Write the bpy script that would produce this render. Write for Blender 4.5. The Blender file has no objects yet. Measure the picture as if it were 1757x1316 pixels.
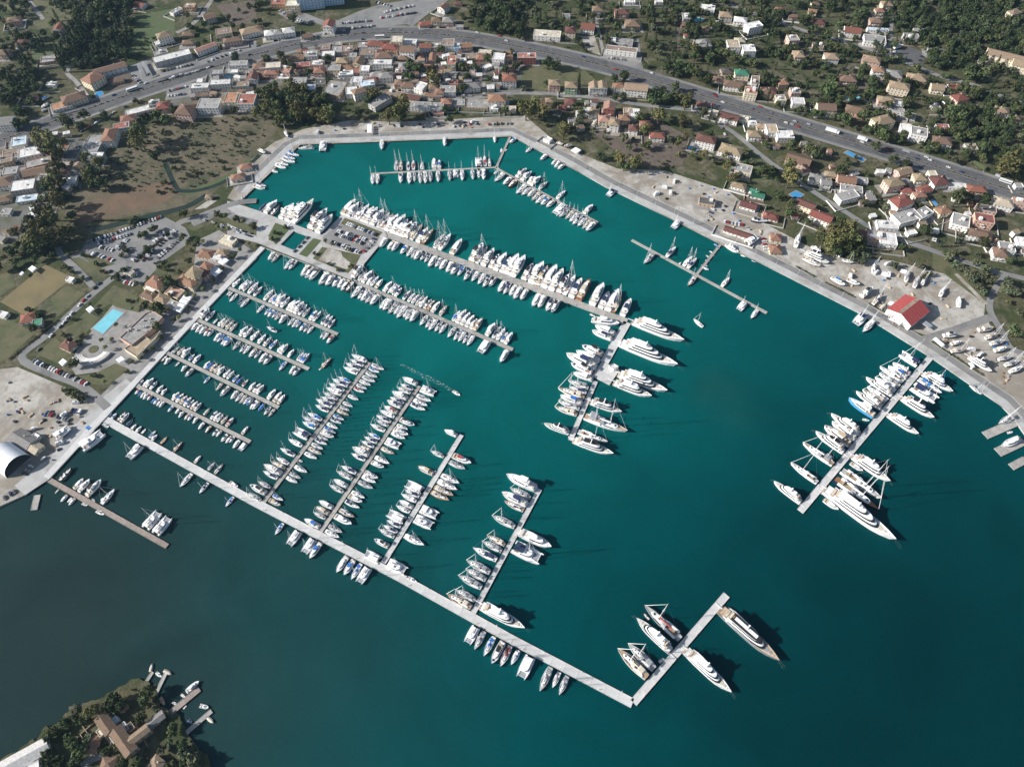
import bpy, math, random
import numpy as np
from mathutils import Vector, Matrix
from mathutils.geometry import tessellate_polygon
random.seed(7)
R = math.radians
SC = bpy.context.scene
COL = SC.collection

# ------------------------------------------------------------------ camera
FPX, PITCH, ALT = 1217.0, R(56), 500.0
cam = bpy.data.cameras.new("camera"); cam_o = bpy.data.objects.new("camera", cam); COL.objects.link(cam_o)
cam.sensor_fit = 'HORIZONTAL'; cam.sensor_width = 36.0; cam.lens = FPX / 1757.0 * 36.0
cam.clip_start = 5; cam.clip_end = 20000
cam_o.location = (0, 0, ALT); cam_o.rotation_euler = (R(90) - PITCH, 0, 0)
SC.camera = cam_o

# ------------------------------------------------------------------ sky, sun, exposure
SUN_EL, SUN_AZ = R(27), R(4)          # shadows run to +X, turned a little to +Y
SUN_STR, SKY_STR, EXPO = 5.0, 0.075, 0.62
w = bpy.data.worlds.new("World"); SC.world = w; w.use_nodes = True
nt = w.node_tree; nt.nodes.clear()
sky = nt.nodes.new('ShaderNodeTexSky'); sky.sky_type = 'NISHITA'; sky.sun_disc = False
sky.sun_elevation = SUN_EL; sky.sun_rotation = R(-90) - SUN_AZ; sky.air_density = 1.0; sky.dust_density = 1.5
bg = nt.nodes.new('ShaderNodeBackground'); bg.inputs[1].default_value = SKY_STR
ow = nt.nodes.new('ShaderNodeOutputWorld')
nt.links.new(sky.outputs[0], bg.inputs[0]); nt.links.new(bg.outputs[0], ow.inputs[0])
sl = bpy.data.lights.new("sun", 'SUN'); sl.energy = SUN_STR; sl.angle = R(0.5); sl.color = (1.0, 0.965, 0.92)
so = bpy.data.objects.new("sun", sl); COL.objects.link(so)
dirv = Vector((math.cos(SUN_AZ) * math.cos(SUN_EL), math.sin(SUN_AZ) * math.cos(SUN_EL), -math.sin(SUN_EL)))
so.rotation_euler = dirv.to_track_quat('-Z', 'Y').to_euler(); so.location = (-300, 0, 300)
SC.view_settings.view_transform = 'Standard'; SC.view_settings.look = 'None'
SC.view_settings.exposure = EXPO; SC.view_settings.gamma = 1.0
SC.view_settings.use_curve_mapping = False
SC.render.engine = 'CYCLES'
SC.cycles.max_bounces = 4; SC.cycles.diffuse_bounces = 2; SC.cycles.glossy_bounces = 2
SC.cycles.transparent_max_bounces = 6; SC.cycles.volume_bounces = 0
SC.cycles.use_denoising = True

HAZE = 0.000028
# ------------------------------------------------------------------ geometry helpers
_s, _c = math.sin(PITCH), math.cos(PITCH)
def at(x, y, z=0.0):
    u = (x - 878.5) / FPX; v = (y - 658.0) / FPX
    d = Vector((u, _c - v * _s, -_s - v * _c)); t = (ALT - z) / -d.z
    return Vector((d.x * t, d.y * t, z))
TILES = {}
for i, oy in enumerate((0, 330, 660, 986)):
    for j, ox in enumerate((0, 440, 880, 1317)): TILES[i * 10 + j] = (ox, oy, 3.989)
TILES['Q1'] = (840, 220, 7.114); TILES['Q2'] = (1430, 590, 7.977); TILES['Q3'] = (920, 580, 6.265)
TILES['Q4'] = (1320, 740, 6.58); TILES['Q5'] = (1040, 1010, 5.668); TILES['Q6'] = (420, 600, 6.58)
TILES['F'] = (0, 0, 1.0)
def px(t, x, y):
    ox, oy, s = TILES[t]; return ox + x / s, oy + y / s
def zt(t, x, y, z=0.0): return at(*px(t, x, y), z)
LAND = 1.2

class MB:
    def __init__(s): s.v = []; s.f = []; s.m = []
    def quad(s, pts, m=0):
        b = len(s.v); s.v += [tuple(p) for p in pts]; s.f.append(tuple(range(b, b + len(pts)))); s.m.append(m)
    def prism(s, out, z0, z1, k=1.0, m=0, mt=None, bottom=False, kx=None, ctr=None):
        n = len(out); b = len(s.v)
        cx = sum(p[0] for p in out) / n if ctr is None else ctr[0]; cy = sum(p[1] for p in out) / n if ctr is None else ctr[1]
        kx = k if kx is None else kx
        s.v += [(p[0], p[1], z0) for p in out] + [(cx + (p[0] - cx) * kx, cy + (p[1] - cy) * k, z1) for p in out]
        for i in range(n):
            j = (i + 1) % n; s.f.append((b + i, b + j, b + n + j, b + n + i)); s.m.append(m)
        s.f.append(tuple(range(b + n, b + 2 * n))); s.m.append(m if mt is None else mt)
        if bottom: s.f.append(tuple(reversed(range(b, b + n)))); s.m.append(m)
    def box(s, x0, x1, y0, y1, z0, z1, m=0, k=1.0, mt=None):
        s.prism([(x0, y0), (x1, y0), (x1, y1), (x0, y1)], z0, z1, k, m, mt, True)
    def tube(s, a, b, r0, r1=None, n=5, m=0):
        a = Vector(a); b = Vector(b); r1 = r0 if r1 is None else r1
        d = (b - a).normalized(); u = d.orthogonal().normalized(); w_ = d.cross(u); k = len(s.v)
        for P, r in ((a, r0), (b, r1)):
            for i in range(n):
                q = 2 * math.pi * i / n; s.v.append(tuple(P + (u * math.cos(q) + w_ * math.sin(q)) * r))
        for i in range(n):
            j = (i + 1) % n; s.f.append((k + i, k + j, k + n + j, k + n + i)); s.m.append(m)
        s.f.append(tuple(range(k + n, k + 2 * n))); s.m.append(m)
    def mesh(s, name, mats):
        me = bpy.data.meshes.new(name); me.from_pydata(s.v, [], s.f)
        for x in mats: me.materials.append(x)
        if len(mats) > 1: me.polygons.foreach_set('material_index', s.m)
        me.update(); return me

def link(name, data, parent=None, loc=None, rz=0.0, scale=None):
    o = bpy.data.objects.new(name, data); COL.objects.link(o)
    if parent is not None: o.parent = parent
    if loc is not None: o.location = loc
    if rz: o.rotation_euler = (0, 0, rz)
    if scale is not None: o.scale = scale
    return o
def tag(o, label=None, cat=None, group=None, kind=None):
    if label: o['label'] = label
    if cat: o['category'] = cat
    if group: o['group'] = group
    if kind: o['kind'] = kind
    return o
ORD = "first second third fourth fifth sixth seventh eighth ninth tenth eleventh twelfth thirteenth fourteenth fifteenth sixteenth seventeenth eighteenth nineteenth twentieth".split()
def ordn(i):
    i += 1
    if i <= 20: return ORD[i - 1]
    suf = 'th' if 10 <= i % 100 <= 20 else {1: 'st', 2: 'nd', 3: 'rd'}.get(i % 10, 'th')
    return f"{i}{suf}"

# ------------------------------------------------------------------ materials
def mk(name, col, rough=0.6, var=0.12, scale=0.4, rnd=0.0, bump=0.0, bscale=3.0, metal=0.0, col2=None, detail=3.0, spec=0.4, stain=None, sscale=.03, s0=.52, s1=.66):
    m = bpy.data.materials.new(name); m.use_nodes = True
    n = m.node_tree.nodes; l = m.node_tree.links; p = n['Principled BSDF']
    p.inputs['Roughness'].default_value = rough; p.inputs['Metallic'].default_value = metal
    p.inputs['Specular IOR Level'].default_value = spec
    tc = n.new('ShaderNodeTexCoord'); no = n.new('ShaderNodeTexNoise')
    no.inputs['Scale'].default_value = scale; no.inputs['Detail'].default_value = detail
    l.new(tc.outputs['Object'], no.inputs['Vector'])
    mx = n.new('ShaderNodeMix'); mx.data_type = 'RGBA'
    ra = n.new('ShaderNodeMapRange'); ra.inputs[1].default_value = 0.3; ra.inputs[2].default_value = 0.7
    l.new(no.outputs['Fac'], ra.inputs[0]); l.new(ra.outputs[0], mx.inputs[0])
    c2 = col2 if col2 else tuple(min(1, x * (1 + var)) for x in col)
    c1 = col if col2 else tuple(x * (1 - var) for x in col)
    mx.inputs[6].default_value = (*c1, 1); mx.inputs[7].default_value = (*c2, 1)
    out = mx.outputs[2]
    if stain:
        for sc_, a0, a1, k_ in ((sscale, s0, s1, .85), (sscale * 6, s0 + .04, s1 + .06, .6)):
            n3 = n.new('ShaderNodeTexNoise'); n3.inputs['Scale'].default_value = sc_; n3.inputs['Detail'].default_value = 7; n3.inputs['Roughness'].default_value = .65; n3.inputs['Distortion'].default_value = .6
            l.new(tc.outputs['Object'], n3.inputs['Vector']); r3 = n.new('ShaderNodeMapRange'); r3.inputs[1].default_value = a0; r3.inputs[2].default_value = a1; r3.inputs[4].default_value = k_
            l.new(n3.outputs['Fac'], r3.inputs[0]); m3 = n.new('ShaderNodeMix'); m3.data_type = 'RGBA'; l.new(r3.outputs[0], m3.inputs[0]); l.new(out, m3.inputs[6]); m3.inputs[7].default_value = (*stain, 1); out = m3.outputs[2]
    if rnd:
        oi = n.new('ShaderNodeObjectInfo'); hs = n.new('ShaderNodeHueSaturation')
        mr = n.new('ShaderNodeMapRange'); mr.inputs[3].default_value = 1 - rnd; mr.inputs[4].default_value = 1 + rnd
        l.new(oi.outputs['Random'], mr.inputs[0]); l.new(mr.outputs[0], hs.inputs['Value'])
        m2 = n.new('ShaderNodeMath'); m2.operation = 'MULTIPLY_ADD'; m2.inputs[1].default_value = 7.31; m2.inputs[2].default_value = 0.0
        fr = n.new('ShaderNodeMath'); fr.operation = 'FRACT'
        l.new(oi.outputs['Random'], m2.inputs[0]); l.new(m2.outputs[0], fr.inputs[0])
        mh = n.new('ShaderNodeMapRange'); mh.inputs[3].default_value = 0.5 - rnd * 0.08; mh.inputs[4].default_value = 0.5 + rnd * 0.08
        l.new(fr.outputs[0], mh.inputs[0]); l.new(mh.outputs[0], hs.inputs['Hue'])
        l.new(out, hs.inputs['Color']); out = hs.outputs[0]
    l.new(out, p.inputs['Base Color'])
    if bump:
        b = n.new('ShaderNodeBump'); b.inputs['Strength'].default_value = bump; b.inputs['Distance'].default_value = 0.3
        n2 = n.new('ShaderNodeTexNoise'); n2.inputs['Scale'].default_value = bscale; n2.inputs['Detail'].default_value = 3
        l.new(tc.outputs['Object'], n2.inputs['Vector']); l.new(n2.outputs['Fac'], b.inputs['Height']); l.new(b.outputs[0], p.inputs['Normal'])
    return m
M = {}
M['gel'] = mk('white_gelcoat', (.86, .86, .855), .3, .02, 1, rnd=.06)
M['deck'] = mk('pale_deck', (.74, .735, .72), .6, .05, 1.5, rnd=.07)
M['greydeck'] = mk('grey_deck', (.42, .42, .41), .7, .08, 1.5, rnd=.1)
M['teak'] = mk('teak_deck', (.36, .26, .17), .7, .15, 2, rnd=.15)
M['wood'] = mk('varnished_wood', (.24, .12, .06), .4, .2, 2, rnd=.2)
M['glass'] = mk('dark_glass', (.02, .025, .03), .08, .1, 1, spec=.6)
M['alu'] = mk('mast_metal', (.72, .73, .74), .4, .05, 1)
M['navy'] = mk('navy_canvas', (.022, .04, .10), .8, .15, 2, rnd=.2)
M['blue'] = mk('blue_canvas', (.03, .16, .47), .8, .15, 2, rnd=.15)
M['cream'] = mk('cream_canvas', (.58, .52, .42), .8, .1, 2, rnd=.1)
M['white'] = mk('white_canvas', (.8, .8, .8), .8, .06, 2, rnd=.06)
M['grey'] = mk('grey_canvas', (.27, .28, .30), .8, .1, 2, rnd=.15)
M['black'] = mk('black_canvas', (.02, .02, .022), .7, .2, 2)
M['red'] = mk('red_canvas', (.33, .07, .06), .8, .15, 2)
M['tan'] = mk('tan_cushion', (.5, .38, .26), .8, .12, 2, rnd=.1)
M['hnavy'] = mk('navy_hull', (.015, .025, .06), .25, .1, 1, spec=.5)
M['hgrey'] = mk('grey_hull', (.27, .29, .31), .3, .05, 1)
M['hblue'] = mk('light_blue_hull', (.08, .33, .62), .3, .05, 1)
M['hred'] = mk('dark_red_hull', (.20, .03, .03), .3, .1, 1)
M['rib'] = mk('grey_rubber_tube', (.36, .37, .38), .6, .1, 2, rnd=.3)
M['conc'] = mk('pier_concrete', (.54, .535, .52), .85, .08, .35, bump=.15, bscale=1.5, rnd=.06, stain=(.40, .385, .35), sscale=.12, s0=.55, s1=.75)
M['conc2'] = mk('weathered_pontoon', (.36, .345, .315), .9, .2, .6, bump=.2, bscale=1.2, rnd=.1, stain=(.19, .175, .155), sscale=.12)
M['brownp'] = mk('brown_planking', (.27, .225, .195), .85, .2, .8, rnd=.1)
M['quay'] = mk('quay_concrete', (.47, .465, .45), .9, col2=(.37, .365, .35), scale=.12, bump=.15, bscale=1, detail=8, stain=(.27, .255, .23), sscale=.045)
M['asph'] = mk('asphalt', (.085, .087, .092), .9, col2=(.115, .115, .115), scale=.05, detail=8, stain=(.06, .06, .063), sscale=.06)
M['asph2'] = mk('pale_worn_asphalt', (.185, .183, .178), .9, col2=(.25, .242, .23), scale=.06, detail=8, stain=(.125, .125, .125), sscale=.04)
M['pave'] = mk('pavement', (.27, .26, .245), .9, .14, .2, detail=6, stain=(.16, .155, .14), sscale=.07)
M['gravel'] = mk('pale_gravel', (.50, .48, .44), .95, col2=(.35, .325, .28), scale=.07, detail=9, bump=.2, stain=(.225, .195, .155), sscale=.03, s0=.44, s1=.58)
M['villg'] = mk('village_yards', (.16, .152, .14), .95, col2=(.08, .085, .05), scale=.06, detail=9)
M['paint'] = mk('road_paint', (.42, .41, .38), .8, .1)
M['lawn'] = mk('dry_lawn', (.085, .10, .042), .95, col2=(.135, .118, .066), scale=.09, detail=8, bump=.6, stain=(.05, .06, .028), sscale=.05, s0=.5, s1=.66)
M['green'] = mk('green_lawn', (.065, .105, .035), .95, col2=(.095, .11, .05), scale=.12, detail=8, bump=.6, stain=(.10, .092, .05), sscale=.05)
M['field'] = mk('dry_sports_field', (.20, .165, .08), .95, col2=(.155, .125, .065), scale=.05, detail=8, stain=(.15, .12, .075), sscale=.06)
M['marsh'] = mk('dry_marsh', (.15, .12, .08), .95, col2=(.085, .08, .045), scale=.07, detail=10, bump=1, bscale=.5, stain=(.055, .062, .03), sscale=.03, s0=.5, s1=.6)
M['marsh2'] = mk('brown_reeds', (.165, .105, .068), .95, col2=(.11, .085, .052), scale=.08, detail=10, bump=.8, bscale=.5)
M['canal'] = mk('murky_canal', (.024, .036, .024), .25, .2, .1)
M['soil'] = mk('ploughed_soil', (.115, .092, .072), .95, .2, .2, detail=6)
M['pool'] = mk('pool_water', (.20, .55, .63), .1, .08, .15)
M['poolb'] = mk('deep_blue_pool_water', (.06, .27, .52), .1, .08, .15)
M['rope'] = mk('mooring_rope', (.5, .48, .44), .9)
M['tyre'] = mk('tyre', (.02, .02, .02), .8)
M['bark'] = mk('bark', (.10, .08, .06), .95, .2, 3)
WALLS = {'white': (.74, .72, .68), 'cream': (.66, .58, .44), 'pink': (.55, .40, .34), 'salmon': (.55, .36, .28), 'grey': (.42, .41, .39), 'tan': (.48, .38, .27), 'red': (.36, .14, .11), 'green': (.38, .48, .33), 'blue': (.42, .55, .68), 'orange': (.52, .33, .2)}
for k, c in WALLS.items(): M['w_' + k] = mk(k + '_render', c, .9, .1, .5, rnd=.07, stain=tuple(x * .72 for x in c), sscale=.25, s0=.55, s1=.75)
ROOFS = {'red': (.25, .095, .068), 'darkred': (.165, .075, .062), 'orange': (.31, .17, .115), 'salmon': (.42, .25, .185), 'brown': (.22, .145, .10), 'tan': (.34, .255, .17), 'grey': (.29, .28, .265), 'white': (.68, .66, .63), 'cream': (.56, .48, .36), 'dark': (.095, .085, .08), 'lightblue': (.45, .55, .62), 'green': (.05, .22, .13)}
def roof_mat(name, c):
    m = mk(name + '_roof_tiles', tuple(x * .82 for x in c), .9, .22, .9, rnd=.14, detail=6)
    n = m.node_tree.nodes; l = m.node_tree.links
    tc = n.new('ShaderNodeTexCoord'); wv = n.new('ShaderNodeTexWave'); wv.inputs['Scale'].default_value = 1.1; wv.bands_direction = 'X'
    l.new(tc.outputs['Object'], wv.inputs['Vector']); b = n.new('ShaderNodeBump'); b.inputs['Strength'].default_value = .5; b.inputs['Distance'].default_value = .12
    l.new(wv.outputs['Fac'], b.inputs['Height']); l.new(b.outputs[0], n['Principled BSDF'].inputs['Normal'])
    return m
for k, c in ROOFS.items(): M['r_' + k] = roof_mat(k, c)
for k, c in {'grey': (.30, .29, .275), 'white': (.66, .645, .62), 'brown': (.25, .19, .145), 'red': (.33, .13, .10), 'tan': (.40, .31, .22), 'cream': (.56, .50, .40), 'dark': (.11, .105, .10), 'lightblue': (.47, .56, .63), 'orange': (.42, .22, .13), 'salmon': (.45, .27, .2), 'green': (.06, .23, .14), 'darkred': (.2, .08, .07)}.items():
    M['f_' + k] = mk(k + '_flat_roof', c, .9, .28, .25, rnd=.1, detail=8, stain=tuple(x * .55 for x in c), sscale=.14)
CARC = {'white': (.72, .72, .72), 'silver': (.42, .43, .45), 'grey': (.16, .165, .175), 'black': (.02, .02, .023), 'dark blue': (.02, .045, .13), 'red': (.38, .03, .03), 'yellow': (.62, .42, .03)}
for k, c in CARC.items(): M['c_' + k] = mk(k.replace(' ', '_') + '_car_paint', c, .3, .04, 1, spec=.5)
def leaf_mat(name, a, b, rnd=.38):
    m = mk(name, a, .9, col2=b, scale=.45, rnd=rnd, detail=2, spec=.15)
    return m
M['l_broad'] = leaf_mat('broadleaf_foliage', (.034, .052, .022), (.092, .108, .044))
M['l_olive'] = leaf_mat('olive_foliage', (.055, .070, .038), (.12, .130, .075))
M['l_cyp'] = leaf_mat('cypress_foliage', (.022, .036, .018), (.048, .064, .028), .2)
M['l_euc'] = leaf_mat('eucalyptus_foliage', (.075, .082, .030), (.165, .155, .06))
M['l_bush'] = leaf_mat('bush_foliage', (.050, .066, .026), (.115, .115, .052))
M['l_palm'] = leaf_mat('palm_foliage', (.05, .07, .025), (.11, .12, .05))

# ------------------------------------------------------------------ water
def water_mat():
    m = bpy.data.materials.new('sea_water'); m.use_nodes = True
    n = m.node_tree.nodes; l = m.node_tree.links; p = n['Principled BSDF']
    p.inputs['Roughness'].default_value = .12; p.inputs['IOR'].default_value = 1.33; p.inputs['Specular IOR Level'].default_value = .06
    tc = n.new('ShaderNodeTexCoord'); sx = n.new('ShaderNodeSeparateXYZ'); l.new(tc.outputs['Object'], sx.inputs[0])
    def dist(cx, cy, r0, r1, sxx=1.0, syy=1.0):      # 1 inside a patch of water, fading outwards, with a wobbly edge
        mp = n.new('ShaderNodeMapping'); mp.inputs['Location'].default_value = (-cx * sxx, -cy * syy, 0); mp.inputs['Scale'].default_value = (sxx, syy, 0)
        l.new(tc.outputs['Object'], mp.inputs[0])
        le = n.new('ShaderNodeVectorMath'); le.operation = 'LENGTH'; l.new(mp.outputs[0], le.inputs[0])
        no = n.new('ShaderNodeTexNoise'); no.inputs['Scale'].default_value = .012; no.inputs['Detail'].default_value = 4; l.new(tc.outputs['Object'], no.inputs['Vector'])
        ad = n.new('ShaderNodeMath'); ad.operation = 'MULTIPLY_ADD'; ad.inputs[1].default_value = 110; l.new(no.outputs['Fac'], ad.inputs[0]); l.new(le.outputs['Value'], ad.inputs[2])
        mr = n.new('ShaderNodeMapRange'); mr.interpolation_type = 'SMOOTHSTEP'
        mr.inputs[1].default_value = r0 + 55; mr.inputs[2].default_value = r1 + 55; mr.inputs[3].default_value = 1; mr.inputs[4].default_value = 0
        l.new(ad.outputs[0], mr.inputs[0]); return mr.outputs[0]
    def mixc(fac, a, b):
        mx = n.new('ShaderNodeMix'); mx.data_type = 'RGBA'; l.new(fac, mx.inputs[0])
        if isinstance(a, tuple): mx.inputs[6].default_value = (*a, 1)
        else: l.new(a, mx.inputs[6])
        mx.inputs[7].default_value = (*b, 1); return mx.outputs[2]
    c = mixc(dist(-60, 540, 60, 450), (.0, .059, .063), (.002, .108, .101))           # silty turquoise inner basin
    c = mixc(dist(-400, 60, 100, 450, 1, 1), c, (.017, .034, .033))                     # weedy shallows, lower left
    c = mixc(dist(300, 40, 70, 360, 1, 1), c, (.0, .026, .030))                         # deeper water, lower right
    c = mixc(dist(165, 330, -40, 40), c, (.012, .088, .083))                             # stirred-up silt
    no = n.new('ShaderNodeTexNoise'); no.inputs['Scale'].default_value = .011; no.inputs['Detail'].default_value = 9; no.inputs['Roughness'].default_value = .62; no.inputs['Distortion'].default_value = .8; l.new(tc.outputs['Object'], no.inputs['Vector'])
    hs = n.new('ShaderNodeHueSaturation'); mr = n.new('ShaderNodeMapRange'); mr.inputs[1].default_value = .3; mr.inputs[2].default_value = .7; mr.inputs[3].default_value = .84; mr.inputs[4].default_value = 1.16
    l.new(no.outputs['Fac'], mr.inputs[0]); l.new(mr.outputs[0], hs.inputs['Value']); l.new(c, hs.inputs['Color']); l.new(hs.outputs[0], p.inputs['Base Color'])
    b = n.new('ShaderNodeBump'); b.inputs['Strength'].default_value = .3; b.inputs['Distance'].default_value = .5
    n2 = n.new('ShaderNodeTexNoise'); n2.inputs['Scale'].default_value = .35; n2.inputs['Detail'].default_value = 5; l.new(tc.outputs['Object'], n2.inputs['Vector'])
    l.new(n2.outputs['Fac'], b.inputs['Height']); l.new(b.outputs[0], p.inputs['Normal'])
    return m
M['sea'] = water_mat()
g = MB(); g.quad([(-2200, -1000, 0), (2200, -1000, 0), (2200, 2600, 0), (-2200, 2600, 0)])
tag(link('sea_water', g.mesh('sea_water', [M['sea']])), kind='structure')

# ------------------------------------------------------------------ land
def land_mat():
    m = bpy.data.materials.new('mixed_ground'); m.use_nodes = True
    n = m.node_tree.nodes; l = m.node_tree.links; p = n['Principled BSDF']; p.inputs['Roughness'].default_value = .95; p.inputs['Specular IOR Level'].default_value = .1
    tc = n.new('ShaderNodeTexCoord')
    def noise(s, d=6):
        no = n.new('ShaderNodeTexNoise'); no.inputs['Scale'].default_value = s; no.inputs['Detail'].default_value = d; l.new(tc.outputs['Object'], no.inputs['Vector']); return no.outputs['Fac']
    def ramp(f, a, b):
        mr = n.new('ShaderNodeMapRange'); mr.inputs[1].default_value = a; mr.inputs[2].default_value = b; l.new(f, mr.inputs[0]); return mr.outputs[0]
    def mix(f, a, b):
        mx = n.new('ShaderNodeMix'); mx.data_type = 'RGBA'; l.new(f, mx.inputs[0])
        for k, q in ((6, a), (7, b)):
            if isinstance(q, tuple): mx.inputs[k].default_value = (*q, 1)
            else: l.new(q, mx.inputs[k])
        return mx.outputs[2]
    c = mix(ramp(noise(.02), .42, .6), (.055, .068, .030), (.105, .095, .055))
    c = mix(ramp(noise(.055, 8), .5, .68), c, (.165, .145, .105))
    c = mix(ramp(noise(.25, 8), .45, .75), c, (.038, .048, .022))
    l.new(c, p.inputs['Base Color'])
    b = n.new('ShaderNodeBump'); b.inputs['Strength'].default_value = .8; b.inputs['Distance'].default_value = .6
    l.new(noise(.6, 6), b.inputs['Height']); l.new(b.outputs[0], p.inputs['Normal'])
    return m
M['land'] = land_mat()
def slab(name, pts, holes, mat, sidemat, zt_=LAND, zb=-3.0):
    loops = [[Vector((p[0], p[1], 0)) for p in pts]] + [[Vector((p[0], p[1], 0)) for p in h] for h in holes]
    tris = tessellate_polygon(loops); flat = [p for lp in loops for p in lp]
    v = [(p.x, p.y, zt_) for p in flat]; f = []
    for t in tris:
        a, b, c = (flat[i] for i in t)
        f.append(t if (b - a).cross(c - a).z > 0 else (t[0], t[2], t[1]))
    mi = [0] * len(f); k = 0
    for lp in loops:
        nn = len(lp); base = len(v)
        v += [(p.x, p.y, zt_) for p in lp] + [(p.x, p.y, zb) for p in lp]
        for i in range(nn):
            j = (i + 1) % nn; f.append((base + i, base + j, base + nn + j, base + nn + i)); mi.append(1)
    me = bpy.data.meshes.new(name); me.from_pydata(v, [], f); me.materials.append(mat); me.materials.append(sidemat)
    me.polygons.foreach_set('material_index', mi); me.update(); return me
def G(pts, z=LAND): return [at(x, y, z) for x, y in pts]
shore = [(63, 833), (84, 822), (158, 740), (233, 661), (346, 540), (455, 426), (540, 457), (602, 482), (626, 457), (624, 452), (649, 421), (663, 405), (657, 398), (590, 366), (563, 398), (553, 405), (440, 361.5), (409, 346), (424, 333), (440, 314), (503, 253), (513, 247), (653, 242), (876, 233), (963, 277), (1040, 321), (1238, 416.5), (1477, 538), (1595, 611), (1663, 658), (1718, 695), (1741, 720), (1757, 743), (1780, 775)]
outer = [at(-40, 892, LAND), at(0, 869, LAND), at(43, 849, LAND)] + G(shore) + [Vector((700, 180, LAND)), Vector((2100, 100, LAND)), Vector((2100, 2500, LAND)), Vector((-2100, 2500, LAND)), Vector((-2100, 200, LAND))]
pool_hole = G([(481, 420), (504, 396.5), (528, 405), (506, 430)])
tag(link('ground', slab('ground', outer, [pool_hole], M['land'], M['quay'])), kind='structure')
pen = G([(-20, 1311), (0, 1303), (66, 1264), (73, 1250), (105, 1237), (118, 1212), (170, 1199), (210, 1176), (233, 1164), (256, 1170), (268, 1194), (278, 1212), (308, 1227), (321, 1260), (348, 1295), (363, 1316), (372, 1340), (300, 1460), (-300, 1460)])
_pr = random.Random(4); pen2 = []
for i in range(len(pen)):
    a, b = pen[i], pen[(i + 1) % len(pen)]; n = max(1, int((b - a).length / 2.2)) if 1 <= i < len(pen) - 3 else 1
    for k in range(n):
        p = a.lerp(b, k / n)
        if k: p = p + Vector((_pr.gauss(0, .8), _pr.gauss(0, .8), 0))
        pen2.append(p)
pen = pen2
tag(link('peninsula_ground', slab('peninsula_ground', pen, [], M['land'], M['soil'])), kind='structure')

GX0, GY0, CELL = -760.0, 20.0, 2.0
mask = np.zeros((760, 560), dtype=bool)
def mark_poly(P, grow=0.0):
    xs = [p[0] for p in P]; ys = [p[1] for p in P]
    i0 = max(0, int((min(xs) - GX0) / CELL)); i1 = min(mask.shape[0] - 1, int((max(xs) - GX0) / CELL) + 1)
    j0 = max(0, int((min(ys) - GY0) / CELL)); j1 = min(mask.shape[1] - 1, int((max(ys) - GY0) / CELL) + 1)
    if i1 <= i0 or j1 <= j0: return
    X, Y = np.meshgrid(GX0 + CELL * np.arange(i0, i1 + 1), GY0 + CELL * np.arange(j0, j1 + 1), indexing='ij')
    ins = np.zeros(X.shape, bool); n = len(P)
    for i in range(n):
        x1, y1 = P[i][0], P[i][1]; x2, y2 = P[(i + 1) % n][0], P[(i + 1) % n][1]
        if y1 == y2: continue
        c = ((y1 > Y) != (y2 > Y)) & (X < (x2 - x1) * (Y - y1) / (y2 - y1) + x1); ins ^= c
    mask[i0:i1 + 1, j0:j1 + 1] |= ins
def free(x, y):
    i = int((x - GX0) / CELL); j = int((y - GY0) / CELL)
    return 0 <= i < mask.shape[0] and 0 <= j < mask.shape[1] and not mask[i, j]
def inside(P, x, y):
    r = False; n = len(P)
    for i in range(n):
        x1, y1 = P[i][0], P[i][1]; x2, y2 = P[(i + 1) % n][0], P[(i + 1) % n][1]
        if (y1 > y) != (y2 > y) and x < (x2 - x1) * (y - y1) / (y2 - y1) + x1: r = not r
    return r
LAYN = [0]
def layz(lay):
    LAYN[0] += 1; return LAND + .03 * lay + .0006 * (LAYN[0] % 45)
def sheet(name, pts, mat, lay=1, blockt=True, holes=()):
    P = [(p[0], p[1]) for p in pts]; z = layz(lay)
    loops = [[Vector((p[0], p[1], 0)) for p in P]] + [[Vector((p[0], p[1], 0)) for p in h] for h in holes]; tris = tessellate_polygon(loops); f = []; flat = [p for lp in loops for p in lp]
    for t in tris:
        a, b, c = (flat[i] for i in t); f.append(t if (b - a).cross(c - a).z > 0 else (t[0], t[2], t[1]))
    me = bpy.data.meshes.new(name); me.from_pydata([(p.x, p.y, z) for p in flat], [], f); me.materials.append(M[mat]); me.update()
    o = tag(link(name, me), kind='structure')
    if blockt: mark_poly(P)
    return o
def ribbon_pts(P, wd, off=0.0):
    L_, R_ = [], []
    for i, p in enumerate(P):
        a = P[max(0, i - 1)]; b = P[min(len(P) - 1, i + 1)]; d = Vector((b.x - a.x, b.y - a.y, 0)).normalized(); nn = Vector((-d.y, d.x, 0))
        L_.append(p + nn * (off + wd / 2)); R_.append(p + nn * (off - wd / 2))
    return L_, R_
def smooth(P, n=4):
    out = []
    for i in range(len(P) - 1):
        p0 = P[max(0, i - 1)]; p1 = P[i]; p2 = P[i + 1]; p3 = P[min(len(P) - 1, i + 2)]
        for k in range(n):
            t = k / n; out.append(.5 * ((2 * p1) + (-p0 + p2) * t + (2 * p0 - 5 * p1 + 4 * p2 - p3) * t * t + (-p0 + 3 * p1 - 3 * p2 + p3) * t ** 3))
    out.append(P[-1]); return out
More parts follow.
